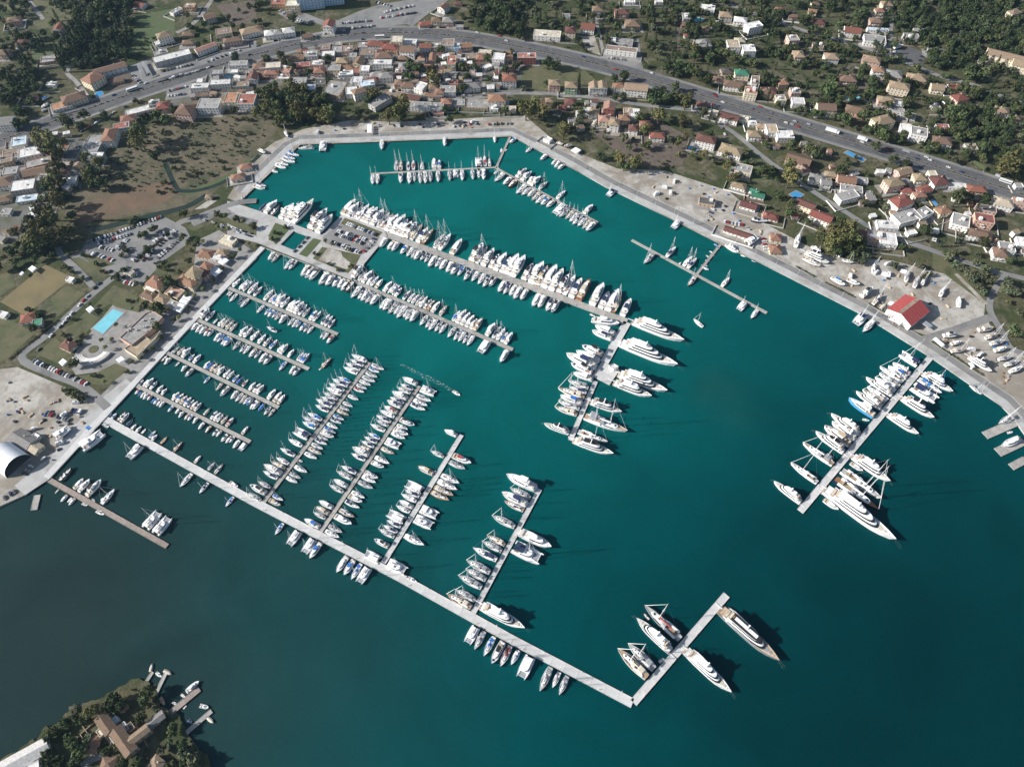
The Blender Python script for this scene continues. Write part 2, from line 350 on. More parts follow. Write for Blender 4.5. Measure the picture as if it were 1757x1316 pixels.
def ribbon(name, P, wd, mat, lay, off=0.0, h=0.0, kind='structure', parent=None):
    L_, R_ = ribbon_pts(P, wd, off); z = layz(lay); g = MB()
    for i in range(len(P) - 1):
        g.quad([(R_[i].x, R_[i].y, z + h), (R_[i + 1].x, R_[i + 1].y, z + h), (L_[i + 1].x, L_[i + 1].y, z + h), (L_[i].x, L_[i].y, z + h)])
        if h:
            for Q, s in ((R_, 1), (L_, -1)):
                a, b = (Q[i], Q[i + 1]) if s > 0 else (Q[i + 1], Q[i]); g.quad([(a.x, a.y, z), (b.x, b.y, z), (b.x, b.y, z + h), (a.x, a.y, z + h)])
    mark_poly([(p.x, p.y) for p in R_] + [(p.x, p.y) for p in reversed(L_)])
    o = link(name, g.mesh(name, [M[mat]]), parent)
    if kind: o['kind'] = kind
    return o
def T(t, *pts): return [zt(t, x, y, LAND) for x, y in pts]

# fields, lawns, yards
sheet('marsh', G([(200, 250), (262, 215), (330, 203), (440, 188), (470, 205), (478, 222), (440, 262), (415, 290), (380, 318), (330, 362), (250, 365), (150, 388), (108, 372), (130, 335), (170, 292)]), 'marsh', 1, False)
sheet('reed_bed', G([(140, 352), (225, 322), (290, 312), (310, 330), (275, 352), (180, 378), (140, 385), (120, 370)]), 'marsh2', 2, False)
ribbon('canal_water', smooth(G([(283, 280), (300, 318), (312, 328), (345, 326), (385, 312), (425, 285), (450, 262)])), 5, 'canal', 3)
ribbon('canal_water', smooth(G([(150, 398), (190, 388), (260, 370), (320, 355), (355, 335)])), 7, 'canal', 3)
ribbon('lawn', smooth(G([(318, 332), (360, 320), (400, 300), (432, 275)])), 9, 'green', 2)
sheet('sports_field', T(10, (0, 750), (310, 495), (500, 585), (170, 845)), 'field', 2)
sheet('sports_field', T(10, (0, 565), (90, 540), (100, 640), (0, 715)), 'lawn', 2)
sheet('sports_field', T(10, (255, 800), (450, 640), (585, 690), (385, 860)), 'lawn', 2)
sheet('sports_field', T(10, (-60, 840), (60, 870), (240, 965), (60, 1130), (-60, 1200)), 'lawn', 2)
for q in ([(635, 790), (780, 635), (1010, 745), (960, 825), (800, 790), (760, 765), (690, 800)], [(435, 960), (590, 815), (680, 860), (560, 1000)], [(255, 1105), (375, 995), (510, 1100), (440, 1195)], [(530, 1255), (640, 1245), (790, 1170), (885, 1210), (750, 1316), (640, 1316)], [(490, 450), (540, 447), (740, 545), (750, 562), (662, 602), (590, 555)], [(565, 432), (615, 420), (790, 492), (690, 522), (630, 500)], [(1265, 240), (1330, 205), (1400, 230), (1330, 268)], [(1430, 150), (1530, 125), (1755, 210), (1755, 300), (1650, 260)], [(1050, 570), (1090, 480), (1180, 550), (1130, 590)]):
    sheet('lawn', T(10, *q), 'lawn', 3)
sheet('lawn', T(11, (290, 425), (390, 315), (445, 330), (345, 445)), 'green', 3)
sheet('lawn', T(11, (80, 300), (130, 210), (235, 245), (135, 360)), 'green', 3)
sheet('lawn', T(11, (575, 215), (605, 175), (865, 275), (830, 310)), 'lawn', 3)
sheet('lawn', T(11, (385, 455), (450, 375), (715, 430), (680, 500), (625, 555)), 'lawn', 3)
sheet('sand_court', T(11, (425, 465), (490, 380), (580, 410), (590, 440), (650, 490), (620, 530)), 'gravel', 4)
sheet('lawn', G([(895, 120), (930, 103), (1000, 118), (1030, 145), (955, 155), (895, 152)]), 'lawn', 1, False)
sheet('lawn', G([(1000, 205), (1120, 200), (1190, 240), (1170, 285), (1085, 285), (1020, 230)]), 'soil', 1, False)
sheet('lawn', G([(1230, 285), (1290, 250), (1330, 310), (1280, 310)]), 'green', 1, False)
sheet('lawn', G([(1600, 430), (1690, 470), (1700, 540), (1600, 460)]), 'lawn', 1, False)
sheet('meadow', G([(0, 10), (50, 0), (140, 10), (120, 45), (70, 50), (30, 25)]), 'lawn', 1, False)
sheet('meadow', G([(55, 80), (105, 70), (100, 110), (55, 115)]), 'green', 1, False)
sheet('meadow', G([(220, 30), (300, 15), (300, 60), (260, 90), (215, 95)]), 'green', 1, False)
sheet('meadow', G([(370, 10), (440, 0), (440, 40), (400, 45)]), 'soil', 1, False)
sheet('gravel_yard', T(0, (725, 560), (870, 470), (935, 575), (750, 640)), 'soil', 1)
sheet('gravel_yard', G([(430, 275), (470, 245), (520, 222), (600, 207), (680, 210), (760, 206), (900, 198), (960, 250), (1060, 290), (1140, 293), (1250, 328), (1320, 388), (1420, 440), (1530, 447), (1620, 470), (1690, 522), (1688, 545), (1600, 580), (1470, 530), (1236, 420), (960, 279), (878, 235), (515, 249), (450, 310), (410, 348), (390, 340)]), 'gravel', 1)
sheet('gravel_yard', G([(1605, 580), (1690, 545), (1715, 580), (1757, 610), (1790, 650), (1790, 760), (1740, 715), (1663, 655)]), 'gravel', 1)
sheet('gravel_yard', G([(-60, 640), (30, 630), (90, 655), (180, 695), (190, 705), (85, 820), (45, 848), (-60, 895)]), 'gravel', 1)
for q in ([(1500, 50), (1410, 110), (1330, 120), (1420, 60)],): sheet('gravel_yard', T(10, *q), 'gravel', 3)
sheet('gravel_yard', T(2, (470, 260), (560, 250), (600, 380), (500, 350)), 'gravel', 2)
sheet('gravel_yard', T(3, (470, 470), (600, 440), (720, 600), (640, 620)), 'soil', 2, False)
sheet('village_ground', G([(440, 100), (560, 78), (700, 76), (880, 96), (960, 118), (880, 165), (740, 172), (600, 140), (440, 150), (330, 190), (290, 190), (300, 140)]), 'villg', 0.6, False)
sheet('village_ground', G([(0, 250), (100, 225), (135, 235), (140, 320), (60, 390), (0, 430)]), 'villg', 0.6, False)
# parking and paved areas
sheet('parking_lot', T(10, (555, 400), (600, 330), (880, 250), (1120, 165), (1270, 245), (1300, 300), (1290, 350), (1120, 470), (1060, 540), (960, 640), (800, 590), (470, 440)), 'asph2', 2)
sheet('parking_lot', T(11, (450, 310), (575, 215), (845, 305), (810, 370), (720, 430), (470, 350)), 'asph2', 2)
sheet('parking_lot', T(1, (140, 90), (330, 90), (480, 150), (560, 140), (700, 80), (860, 30), (1180, -20), (1290, -20), (1060, 165), (560, 215), (380, 150), (250, 160)), 'asph2', 1)
sheet('parking_lot', T(0, (865, 465), (1020, 405), (1110, 500), (950, 585)), 'asph2', 2)
sheet('parking_lot', T(0, (1090, 510), (1300, 420), (1755, 280), (1755, 360), (1400, 470), (1120, 560)), 'asph2', 2)
sheet('parking_lot', T(0, (1130, 690), (1150, 590), (1300, 570), (1310, 660)), 'asph2', 2)
sheet('parking_lot', T(2, (630, 390), (860, 260), (890, 470), (780, 460)), 'asph2', 2)
sheet('parking_lot', T(3, (840, 360), (960, 320), (1090, 370), (1060, 450), (860, 400)), 'asph', 2)
sheet('parking_lot', T(0, (0, 1130), (60, 1130), (220, 1210), (210, 1316), (0, 1316)), 'asph2', 1)
sheet('parking_lot', T(10, (0, 90), (300, 60), (400, 90), (380, 170), (60, 260), (0, 240)), 'asph2', 1)
sheet('causeway_pavement', T(11, (0, 122), (450, 292), (588, 150), (655, 165), (875, 262), (895, 300), (730, 500), (645, 600), (0, 345), (-200, 300), (-200, 60)), 'quay', 1, True, [[(p.x, p.y) for p in pool_hole]])
sheet('promenade', T(10, (1700, 380), (1755, 420), (1755, 455), (880, 1316), (720, 1480), (640, 1440), (760, 1320), (1300, 700), (1350, 330), (1500, 260)), 'pave', 1)
ribbon('quay_edge_pavement', G([(84, 822), (158, 740), (233, 661), (346, 540), (455, 426)]), 5.5, 'conc', 2.6, off=2.9)
sheet('promenade', T(10, (600, 985), (780, 760), (1130, 830), (1300, 640), (1350, 700), (960, 1190), (520, 1250), (480, 1190), (540, 1040)), 'pave', 2)
sheet('quay_pavement', T(20, (335, 648), (930, 5), (860, -40), (700, 90), (520, 270), (360, 480), (100, 690), (170, 755)), 'quay', 2)
SHQ = [(424, 333), (440, 314), (503, 253), (513, 247), (653, 242), (876, 233), (963, 277), (1040, 321), (1238, 416.5), (1477, 538), (1595, 611), (1663, 658), (1718, 695), (1741, 720), (1757, 743), (1780, 775)]
ribbon('quay_pavement', G(SHQ), 15, 'quay', 2, off=7.5)
ribbon('quay_road', G(SHQ), 6.5, 'asph2', 3, off=11)
# roads
HW = smooth(G([(-60, 262), (0, 242), (100, 206), (218, 164), (326, 129), (440, 94), (565, 65), (665, 57), (766, 61), (880, 79), (1030, 112), (1181, 157), (1320, 200), (1417, 229), (1543, 267), (1693, 314), (1757, 335), (1830, 358)]))
ribbon('highway_pavement', HW, 33, 'asph2', 2)
ribbon('highway_road', HW, 25, 'asph', 3)
ribbon('road_median_kerb', HW, 2.0, 'soil', 4, h=.15)
for off in (-11.6, -1.7, 1.7, 11.6): ribbon('road_marking_line', HW, .2, 'paint', 5, off=off)
g = MB()
for off in (-6.6, 6.6):
    L_, R_ = ribbon_pts(HW, .16, off); acc = 0
    for i in range(len(HW) - 1):
        a0, a1, b0, b1 = R_[i], R_[i + 1], L_[i], L_[i + 1]; ln = (a1 - a0).length; n = max(1, int(ln / 9))
        for k in range(n):
            t0 = k / n; t1 = t0 + 3.5 / ln; z = LAND + .15
            q = [a0.lerp(a1, t0), a0.lerp(a1, t1), b0.lerp(b1, t1), b0.lerp(b1, t0)]; g.quad([(p.x, p.y, z) for p in q])
tag(link('road_marking_dashes', g.mesh('road_marking_dashes', [M['paint']])), kind='structure')
STREETS = [([(440, 142), (545, 133), (603, 130), (658, 140), (690, 155), (741, 166), (816, 168), (880, 160), (993, 165), (1100, 180), (1195, 190)], 6.5, 'asph2'), ([(703, 44), (730, 22), (763, 0), (790, -20)], 10, 'asph2'), ([(1195, 185), (1200, 195), (1256, 226), (1320, 278), (1400, 332), (1457, 368), (1512, 400), (1600, 430), (1693, 462), (1757, 478), (1800, 490)], 6, 'asph2'),
 ([(1728, 470), (1705, 500), (1698, 530), (1718, 568), (1738, 600), (1790, 612)], 6, 'asph2'), ([(1250, 8), (1317, 32), (1392, 57), (1457, 75), (1530, 98), (1618, 133), (1668, 145), (1718, 165), (1790, 190)], 6.5, 'asph2'), ([(1525, 93), (1529, 45), (1532, -5)], 5, 'asph2'), ([(155, 172), (130, 140), (115, 125), (125, 108)], 5, 'pave'), ([(303, 57), (333, 40), (361, 5), (370, -10)], 6, 'pave'),
 ([(45, -5), (60, 15), (74, 34)], 5, 'pave'), ([(1023, 35), (1035, 90), (1037, 98)], 4, 'pave'), ([(1160, 20), (1165, 60), (1160, 95)], 3.5, 'soil'), ([(1495, 150), (1500, 155), (1470, 165), (1500, 180), (1512, 190)], 4, 'pave'), ([(1640, 470), (1680, 510), (1692, 522)], 4, 'gravel'), ([(440, 345), (400, 350), (333, 375), (300, 388), (208, 465), (150, 512), (85, 572), (37, 613), (85, 640), (140, 662), (185, 700)], 7, 'asph2'), ([(160, 492), (130, 460), (105, 438), (100, 425)], 6, 'asph2'), ([(440, 383), (400, 372), (380, 360), (360, 372), (330, 385)], 8, 'asph2'), ([(1585, 583), (1640, 566), (1690, 548), (1700, 545)], 8, 'asph2'), ([(60, 250), (40, 290), (70, 330)], 6, 'asph2'), ([(130, 243), (132, 300), (135, 325)], 5, 'asph2'), ([(140, 1316), (160, 1300), (185, 1293)], 5, 'asph2'), ([(700, 150), (690, 120), (700, 100), (690, 75)], 4, 'asph2'), ([(555, 133), (540, 110), (535, 85)], 4, 'asph2'), ([(830, 165), (830, 120), (825, 85)], 4, 'pave')]
for k, (pts, wd, mt) in enumerate(STREETS):
    ribbon('street' if mt == 'asph2' else 'path', smooth(G(pts)), wd, mt, 3.3 + .07 * k / 2)

# ------------------------------------------------------------------ piers
def edge_sections(name, label, P, wd, mat, sec=10.0, z=.75, th=.55, cat='pier', extra=None, fend=True):
    root = link(name, None, loc=(P[0].x, P[0].y, 0)); tag(root, label, cat); o0 = Vector((P[0].x, P[0].y, 0))
    for i in range(len(P) - 1):
        a, b = Vector((P[i].x, P[i].y, 0)), Vector((P[i + 1].x, P[i + 1].y, 0)); d = b - a; ln = d.length; d.normalize(); ang = math.atan2(d.y, d.x)
        n = max(1, round(ln / sec)); sl_ = ln / n
        g = MB(); g.box(-sl_ / 2 + .04, sl_ / 2 - .04, -wd / 2, wd / 2, z - th, z)
        g.box(-sl_ / 2 + .04, sl_ / 2 - .04, -wd / 2, -wd / 2 + .25, z, z + .12); g.box(-sl_ / 2 + .04, sl_ / 2 - .04, wd / 2 - .25, wd / 2, z, z + .12)
        me = g.mesh('deck_section', [M[mat]])
        for k in range(n): link('deck_section', me, root, a - o0 + d * (sl_ * (k + .5)), ang)
    return root
PIERS = {}
def pier(key, name, label, pts, wd, mat, **kw):
    P = [at(x, y, .75) for x, y in pts]; PIERS[key] = (P, wd); edge_sections(name, label, P, wd, mat, **kw)
pier('P1', 'pontoon', 'thin grey pontoon floating in the upper basin, running left to its free end', [(851, 287.5), (636.5, 298.5)], 2.4, 'conc2')
pier('P1b', 'pontoon', 'thin grey pontoon slanting down from the upper basin junction to the right', [(852, 289), (1026, 382)], 2.4, 'conc2')
pier('P1c', 'pontoon', 'short grey gangway pontoon linking upper quay corner to the basin pontoons', [(876.5, 232), (852, 286)], 2.4, 'conc2')
pier('P2', 'concrete_pier', 'long wide grey pier running from the island car park to the superyacht berths', [(656, 400), (880, 481), (1076, 552)], 7.0, 'conc2')
pier('P3', 'concrete_pier', 'long grey pier running right from the sandy corner of the island', [(604, 481), (880, 600)], 3.6, 'conc2')
pier('S1', 'pontoon', 'uppermost of four short grey pontoons leaving the promenade quay', [(389, 492.5), (579.5, 573.5)], 3.2, 'conc2')
pier('S2', 'pontoon', 'second from top of four short grey pontoons leaving the promenade quay', [(336, 547.5), (530, 633)], 3.2, 'conc2')
pier('S3', 'pontoon', 'third from top of four short grey pontoons leaving the promenade quay', [(283.5, 604), (478, 699)], 3.2, 'conc2')
pier('S4', 'pontoon', 'lowest of four short grey pontoons leaving the promenade quay', [(232, 660.5), (429.5, 758)], 3.2, 'conc2')
pier('A', 'concrete_pier', 'very long pale concrete pier crossing the lower marina to its elbow', [(175, 717), (440, 863), (686, 990), (880, 1098), (1085.5, 1206)], 6.2, 'conc')
pier('AR', 'concrete_pier', 'pale concrete arm turning up from the elbow of the long pier', [(1087, 1205), (1247, 1020)], 5.2, 'conc')
pier('F1', 'finger_pier', 'first grey finger pier standing on the long pale pier, nearest the quay', [(452.5, 861), (634, 622)], 3.2, 'conc2')
pier('F2', 'finger_pier', 'second grey finger pier standing on the long pale pier', [(550, 912), (719.5, 662)], 3.2, 'conc2')
pier('F3', 'finger_pier', 'third finger pier from the quay, pale concrete, standing on the long pier', [(658, 965), (792, 746)], 3.8, 'conc')
pier('F4', 'finger_pier', 'fourth finger pier from the quay, pale concrete, nearest the elbow', [(812, 1051), (926, 839)], 3.8, 'conc')
pier('L', 'pontoon', 'brown planked pontoon beside the white vaulted boatyard shed', [(84, 823), (287, 937)], 4.0, 'brownp')
pier('RP', 'concrete_pier', 'pale straight pier reaching down from the right-hand quay', [(1596, 613.5), (1373, 877)], 5.2, 'conc')
pier('T', 'pontoon', 'thin nearly empty grey pontoon off the right-hand quay', [(1084, 412), (1316, 537)], 2.8, 'conc2')
pier('TS', 'pontoon', 'short grey gangway joining the right-hand quay to the nearly empty pontoon', [(1237.5, 418), (1196, 470)], 2.6, 'conc2')
pier('U1', 'concrete_pier', 'broad pale arm turning down from the end of the car park pier', [(1076, 553), (1037, 622)], 7.2, 'conc')
pier('U2', 'concrete_pier', 'narrow pale lower arm below the square superyacht platform', [(1022, 654), (978.5, 755)], 4.0, 'conc')
pier('PF', 'concrete_platform', 'square concrete platform between the superyachts, with a small white kiosk', [(1048.5, 627), (1030.5, 653)], 17.0, 'conc')
for i, (a, b, wd, s) in enumerate((((1690, 747), (1748, 722), 7, 'upper'), ((1712, 776), (1757, 755), 8, 'middle'), ((1735, 801), (1760, 788), 6, 'lowest'))):
    pier('X%d' % i, 'work_jetty', f'{s} stubby work jetty beyond the right-hand yard', [b, a], wd, 'conc2')
for i, (a, b, wd, s) in enumerate((((249, 1172), (262, 1152), 2.2, 'small rickety jetty at the tip of the lower left headland'), ((266, 1192), (285, 1153), 2.5, 'rickety littered jetty beside the headland tip'), ((293, 1222), (342, 1181), 4.0, 'widest wooden jetty off the lower left headland'), ((319, 1257), (363, 1219), 3.0, 'lowest narrow jetty off the lower left headland'))):
    pier('J%d' % i, 'wooden_jetty', s, [a, b], wd, 'brownp' if i == 2 else 'conc2')
pier('RAFT', 'pontoon_raft', 'loose pale concrete raft floating below the boatyard shed', [(58, 875), (64, 849)], 5.0, 'conc2')

# ------------------------------------------------------------------ boats
WS = {'sail': [.66, .82, .94, 1, .98, .88, .68, .39, .03], 'motor': [.88, .94, .98, 1, 1, .96, .83, .54, .05], 'super': [.84, .94, 1, 1, 1, .97, .84, .52, .03], 'boat': [.8, .9, .97, 1, .99, .93, .78, .48, .06], 'cat': [.7, .85, 1, 1, 1, .95, .75, .45, .1]}
def hull_parts(L, B, H, shape, mats=('gel', 'deck'), y0=0.0, sheer=.22, boot=True):
    ws = WS[shape]; n = len(ws); g = MB(); d = MB()
    rows = []
    for i, k in enumerate(ws):
        t = i / (n - 1); x = -L / 2 + L * t; z = H * (1 + sheer * t * t); hw = B / 2 * k
        xw = x - (L * .05 * t ** 3)
        rows.append([(xw, y0 - hw * .82, -.25), (xw, y0 - hw * .88, .12), (x, y0 - hw, z), (x, y0 - hw * .94, z + .02), (x, y0 + hw * .94, z + .02), (x, y0 + hw, z), (xw, y0 + hw * .88, .12), (xw, y0 + hw * .82, -.25)])
    for i, r in enumerate(rows): g.v += r
    for i in range(n - 1):
        a, b = i * 8, (i + 1) * 8
        for p, q, m in ((0, 1, 1), (1, 2, 0), (2, 3, 0)): g.f.append((a + p, b + p, b + q, a + q)); g.m.append(m)
        for p, q, m in ((4, 5, 0), (5, 6, 0), (6, 7, 1)): g.f.append((a + p, b + p, b + q, a + q)); g.m.append(m)
    g.f.append((0, 1, 2, 5, 6, 7)[::-1]); g.m.append(0)
    for i in range(n - 1):
        r, s = rows[i], rows[i + 1]; dz = -.10 * H
        d.quad([(r[3][0], r[3][1], r[3][2] + dz), (s[3][0], s[3][1], s[3][2] + dz), (s[4][0], s[4][1], s[4][2] + dz), (r[4][0], r[4][1], r[4][2] + dz)])
    return g.mesh('hull', [M[mats[0]], M['hnavy'] if boot else M[mats[0]]]), d.mesh('deck', [M[mats[1]]])
def outline(x0, x1, wa, wb, nose=.35, n=5, tail=0.0):
    """plan of a deckhouse: stern x0 half width wa, bow end x1 rounded, half width wb at the shoulder"""
    xs = x1 - (x1 - x0) * nose; right = [(x0, -wa * (1 - tail)), (x0 + (x1 - x0) * .06, -wa), (xs, -wb)]
    for i in range(1, n): q = math.pi / 2 * i / n; right.append((xs + (x1 - xs) * math.sin(q), -wb * math.cos(q) ** .8))
    return right + [(x1, 0)] + [(x, -y) for x, y in reversed(right)]
def mesh1(fn, name, *mats):
    g = MB(); fn(g); return g.mesh(name, [M[m] for m in mats])
PROTO = {}
def sail_proto(key, canvas, hull='gel', deck='deck', B=3.75, bim=True, cover='white', spray=True, dark=False, masts=((.8, 1.28),), L=12.0):
    h, d = hull_parts(L, B, 1.15 * L / 12, 'sail', (hull, deck)); s = L / 12; P = [('hull', h), ('deck', d)]
    z0 = 1.08 * s
    def roof(g):
        g.prism(outline(-1.0 * s, 3.6 * s, 1.12 * s, .8 * s, .5), z0, z0 + .52 * s, .82, 0)
    P.append(('coachroof', mesh1(roof, 'coachroof', 'gel' if deck != 'greydeck' else 'deck')))
    def win(g):
        for sg in (-1, 1): g.box(-.4 * s, 2.2 * s, sg * .98 * s - .09, sg * .98 * s + .09, z0 + .14 * s, z0 + .33 * s)
        for x in (1.0, 2.6): g.box((x - .28) * s, (x + .28) * s, -.28 * s, .28 * s, z0 + .50 * s, z0 + .56 * s)
    P.append(('cabin_window', mesh1(win, 'cabin_window', 'glass')))
    def cock(g):
        g.box(-4.6 * s, -1.3 * s, -.62 * s, .62 * s, z0 - .05, z0 + .06 * s, 1)
        for sg in (-1, 1): g.box(-4.8 * s, -1.2 * s, sg * 1.0 * s - .32 * s, sg * 1.0 * s + .32 * s, z0, z0 + .32 * s, 0)
        g.box(-3.9 * s, -3.7 * s, -.55 * s, .55 * s, z0, z0 + 1.0 * s, 1)
    P.append(('cockpit', mesh1(cock, 'cockpit', 'gel', 'teak')))
    if bim:
        def bi(g):
            b = [(-4.5 * s, -1.25 * s), (-2.4 * s, -1.25 * s), (-2.4 * s, 1.25 * s), (-4.5 * s, 1.25 * s)]
            g.prism(b, 2.75 * s, 3.0 * s, .78, 0, bottom=True)
            for x in (-4.4, -2.5):
                for y in (-1.2, 1.2): g.tube((x * s, y * s, z0), (x * s, y * s, 2.78 * s), .03, n=3, m=1)
        P.append(('bimini', mesh1(bi, 'bimini', canvas, 'alu')))
    if spray:
        def sp(g):
            g.prism([(-1.5 * s, -1.15 * s), (0.1 * s, -.95 * s), (.1 * s, .95 * s), (-1.5 * s, 1.15 * s)], z0 + .3 * s, z0 + 1.15 * s, .75, 0, kx=.55, ctr=(-1.2 * s, 0))
        P.append(('sprayhood', mesh1(sp, 'sprayhood', canvas)))
    for k, (mx_, mh) in enumerate(masts):
        X = mx_ * s if L == 12 else mx_ * L
        Hm = mh * L; km = 1.0 if L == 12 else .62
        def mast(g):
            g.tube((X, 0, z0 * .9), (X - .15 * s, 0, Hm), .13 * s * km, .08 * s * km, 6)
            for f_, wdt in ((.42, 1.25), (.70, .95)): g.tube((X - .1, -wdt * s, Hm * f_), (X - .1, wdt * s, Hm * f_), .045 * s, n=4)
            g.tube((X - .15 * s, 0, Hm), (X - .15 * s, 0, Hm + .8 * s), .03, n=3)
            bx_ = -L * .47
            g.tube((X - .15 * s, 0, Hm), (bx_, 0, z0 * 1.2), .022, n=3)
            for sg in (-1, 1): g.tube((X - .15 * s, 0, Hm * .97), (X - .3 * s, sg * B * .44, z0), .022, n=3)
        P.append(('mast', mesh1(mast, 'mast', 'alu')))
        bl = 4.3 * s if len(masts) == 1 else (.26 * L if k == 0 else .18 * L)
        def boom(g):
            g.tube((X - .15, 0, 2.3 * s), (X - bl, 0, 2.45 * s), .26 * s, .18 * s, 6, 0)
        P.append(('boom', mesh1(boom, 'boom', cover)))
    X, Hm = (masts[0][0] * s if L == 12 else masts[0][0] * L), masts[0][1] * L
    def gen(g): g.tube((L * .475, 0, 1.5 * s), (X + .1, 0, Hm * .94), .10 * s * (1 if L == 12 else .55), .05 * s * (1 if L == 12 else .55), 5)
    P.append(('furled_genoa', mesh1(gen, 'furled_genoa', canvas if canvas in ('blue', 'navy', 'red') and not dark else 'white')))
    PROTO[key] = (P, L, B, 'sailboat')
def motor_proto(key, B=4.1, fly=True, top='white', hull='gel', aft='teak', pad='deck', deck='deck', L=12.0, hard=True):
    h, d = hull_parts(L, B, 1.55 * L / 12, 'motor', (hull, deck)); s = L / 12; P = [('hull', h), ('deck', d)]; z0 = 1.45 * s; b = B / 4.1 * s
    def cab(g): g.prism(outline(-2.6 * s, 3.6 * s, 1.55 * b, 1.4 * b, .55), z0, z0 + 1.25 * s, .80, 0, kx=.82, ctr=(-1.6 * s, 0))
    P.append(('cabin', mesh1(cab, 'cabin', 'gel')))
    def win(g):
        g.prism(outline(-2.2 * s, 3.3 * s, 1.52 * b, 1.40 * b, .55), z0 + .45 * s, z0 + 1.0 * s, .87, 0, kx=.87, ctr=(-1.4 * s, 0))
    P.append(('cabin_window', mesh1(win, 'cabin_window', 'glass')))
    def ck(g):
        g.box(-5.7 * s, -2.7 * s, -1.5 * b, 1.5 * b, z0 - .12, z0 + .03, 0)
        g.box(-5.6 * s, -4.9 * s, -1.2 * b, 1.2 * b, z0, z0 + .5 * s, 1); g.box(-3.9 * s, -3.2 * s, -.5 * b, .5 * b, z0, z0 + .55 * s, 1)
    P.append(('cockpit', mesh1(ck, 'cockpit', aft, 'cream' if pad != 'navy' else 'white')))
    def sp(g): g.box(3.4 * s, 4.7 * s, -.75 * b, .75 * b, z0 + .02 * s, z0 + .32 * s, k=.85)
    P.append(('sunpad', mesh1(sp, 'sunpad', pad)))
    def plat(g): g.box(-6.5 * s, -5.95 * s, -1.55 * b, 1.55 * b, .35, .5)
    P.append(('swim_platform', mesh1(plat, 'swim_platform', aft)))
    if fly:
        def fl(g):
            g.prism(outline(-3.6 * s, 1.3 * s, 1.35 * b, 1.2 * b, .4), z0 + 1.25 * s, z0 + 1.8 * s, .96, 0, 1)
            g.box(-2.2 * s, -1.2 * s, -.9 * b, .9 * b, z0 + 1.8 * s, z0 + 2.15 * s, 2); g.box(-.6 * s, .2 * s, -.4 * b, .5 * b, z0 + 1.8 * s, z0 + 2.3 * s, 0)
        P.append(('flybridge', mesh1(fl, 'flybridge', 'gel', 'deck', 'cream')))
        def ar(g):
            for sg in (-1, 1): g.tube((-3.2 * s, sg * 1.2 * b, z0 + 1.7 * s), (-2.6 * s, sg * .95 * b, z0 + 3.3 * s), .1 * s, n=4)
            g.box(-2.9 * s, -2.4 * s, -1.0 * b, 1.0 * b, z0 + 3.2 * s, z0 + 3.35 * s); g.tube((-2.7 * s, 0, z0 + 3.3 * s), (-2.7 * s, 0, z0 + 4.3 * s), .04, n=4)
        P.append(('radar_arch', mesh1(ar, 'radar_arch', 'gel')))
    if hard:
        def ht(g):
            zz = z0 + (3.35 if fly else 2.0) * s
            g.prism(outline(-2.9 * s, .5 * s, 1.15 * b, 1.05 * b, .3), zz, zz + .14 * s, .95, 0, bottom=True)
            for x in (-2.5, -.2):
                for sg in (-1, 1): g.tube((x * s, sg * 1.0 * b, zz - 1.3 * s), (x * s, sg * 1.0 * b, zz + .02), .04, n=4, m=1)
        P.append(('hardtop', mesh1(ht, 'hardtop', top, 'alu')))
    PROTO[key] = (P, L, B, 'motorboat')
def cat_proto(key, mast=True, canvas='white', L=13.0):
    B = 6.9; P = []
    for sg in (-1, 1):
        h, d = hull_parts(L, 1.9, 1.5, 'cat', ('gel', 'gel'), y0=sg * 2.45); P += [('hull', h), ('deck', d)]
    P.append(('bridge_deck', mesh1(lambda g: g.box(-5.6, 2.6, -2.6, 2.6, 1.0, 1.62), 'bridge_deck', 'gel')))
    P.append(('saloon', mesh1(lambda g: g.prism(outline(-3.2, 2.6, 2.5, 2.3, .45), 1.6, 2.75, .86, 0, kx=.88, ctr=(-1.6, 0)), 'saloon', 'gel')))
    P.append(('saloon_window', mesh1(lambda g: g.prism(outline(-2.6, 2.45, 2.47, 2.28, .45), 1.95, 2.45, .93, 0, kx=.93, ctr=(-1.4, 0)), 'saloon_window', 'glass')))
    P.append(('trampoline', mesh1(lambda g: g.box(2.7, 5.2, -1.75, 1.75, 1.35, 1.4), 'trampoline', 'grey')))
    P.append(('crossbeam', mesh1(lambda g: g.box(5.2, 5.45, -2.4, 2.4, 1.35, 1.6), 'crossbeam', 'alu')))
    def ck(g):
        g.box(-5.5, -3.3, -2.2, 2.2, 1.62, 1.7, 0); g.box(-5.4, -4.8, -1.8, 1.8, 1.7, 2.1, 1)
    P.append(('cockpit', mesh1(ck, 'cockpit', 'teak', 'cream')))
    P.append(('hardtop', mesh1(lambda g: (g.prism([(-5.5, -2.3), (-1.4, -2.1), (-1.4, 2.1), (-5.5, 2.3)], 3.5, 3.68, .95, 0, bottom=True), [g.tube((x, y, 1.6), (x, y, 3.52), .05, n=4, m=1) for x in (-5.2, -3.2) for y in (-2.0, 2.0)]), 'hardtop', canvas, 'alu')))
    if mast:
        P.append(('mast', mesh1(lambda g: (g.tube((.9, 0, 2.6), (.7, 0, 18.5), .16, .1, 6), g.tube((.8, -1.3, 9), (.8, 1.3, 9), .05, n=4), [g.tube((.7, 0, 17.5), (-.8, sg * 3.1, 1.6), .025, n=3) for sg in (-1, 1)]), 'mast', 'alu')))
        P.append(('boom', mesh1(lambda g: g.tube((.7, 0, 4.3), (-4.6, 0, 4.4), .33, .25, 6), 'boom', canvas if canvas != 'white' else 'cream')))
        P.append(('furled_genoa', mesh1(lambda g: g.tube((5.3, 0, 1.7), (.9, 0, 16.5), .11, .06, 5), 'furled_genoa', 'white')))
    PROTO[key] = (P, L, B, 'catamaran')
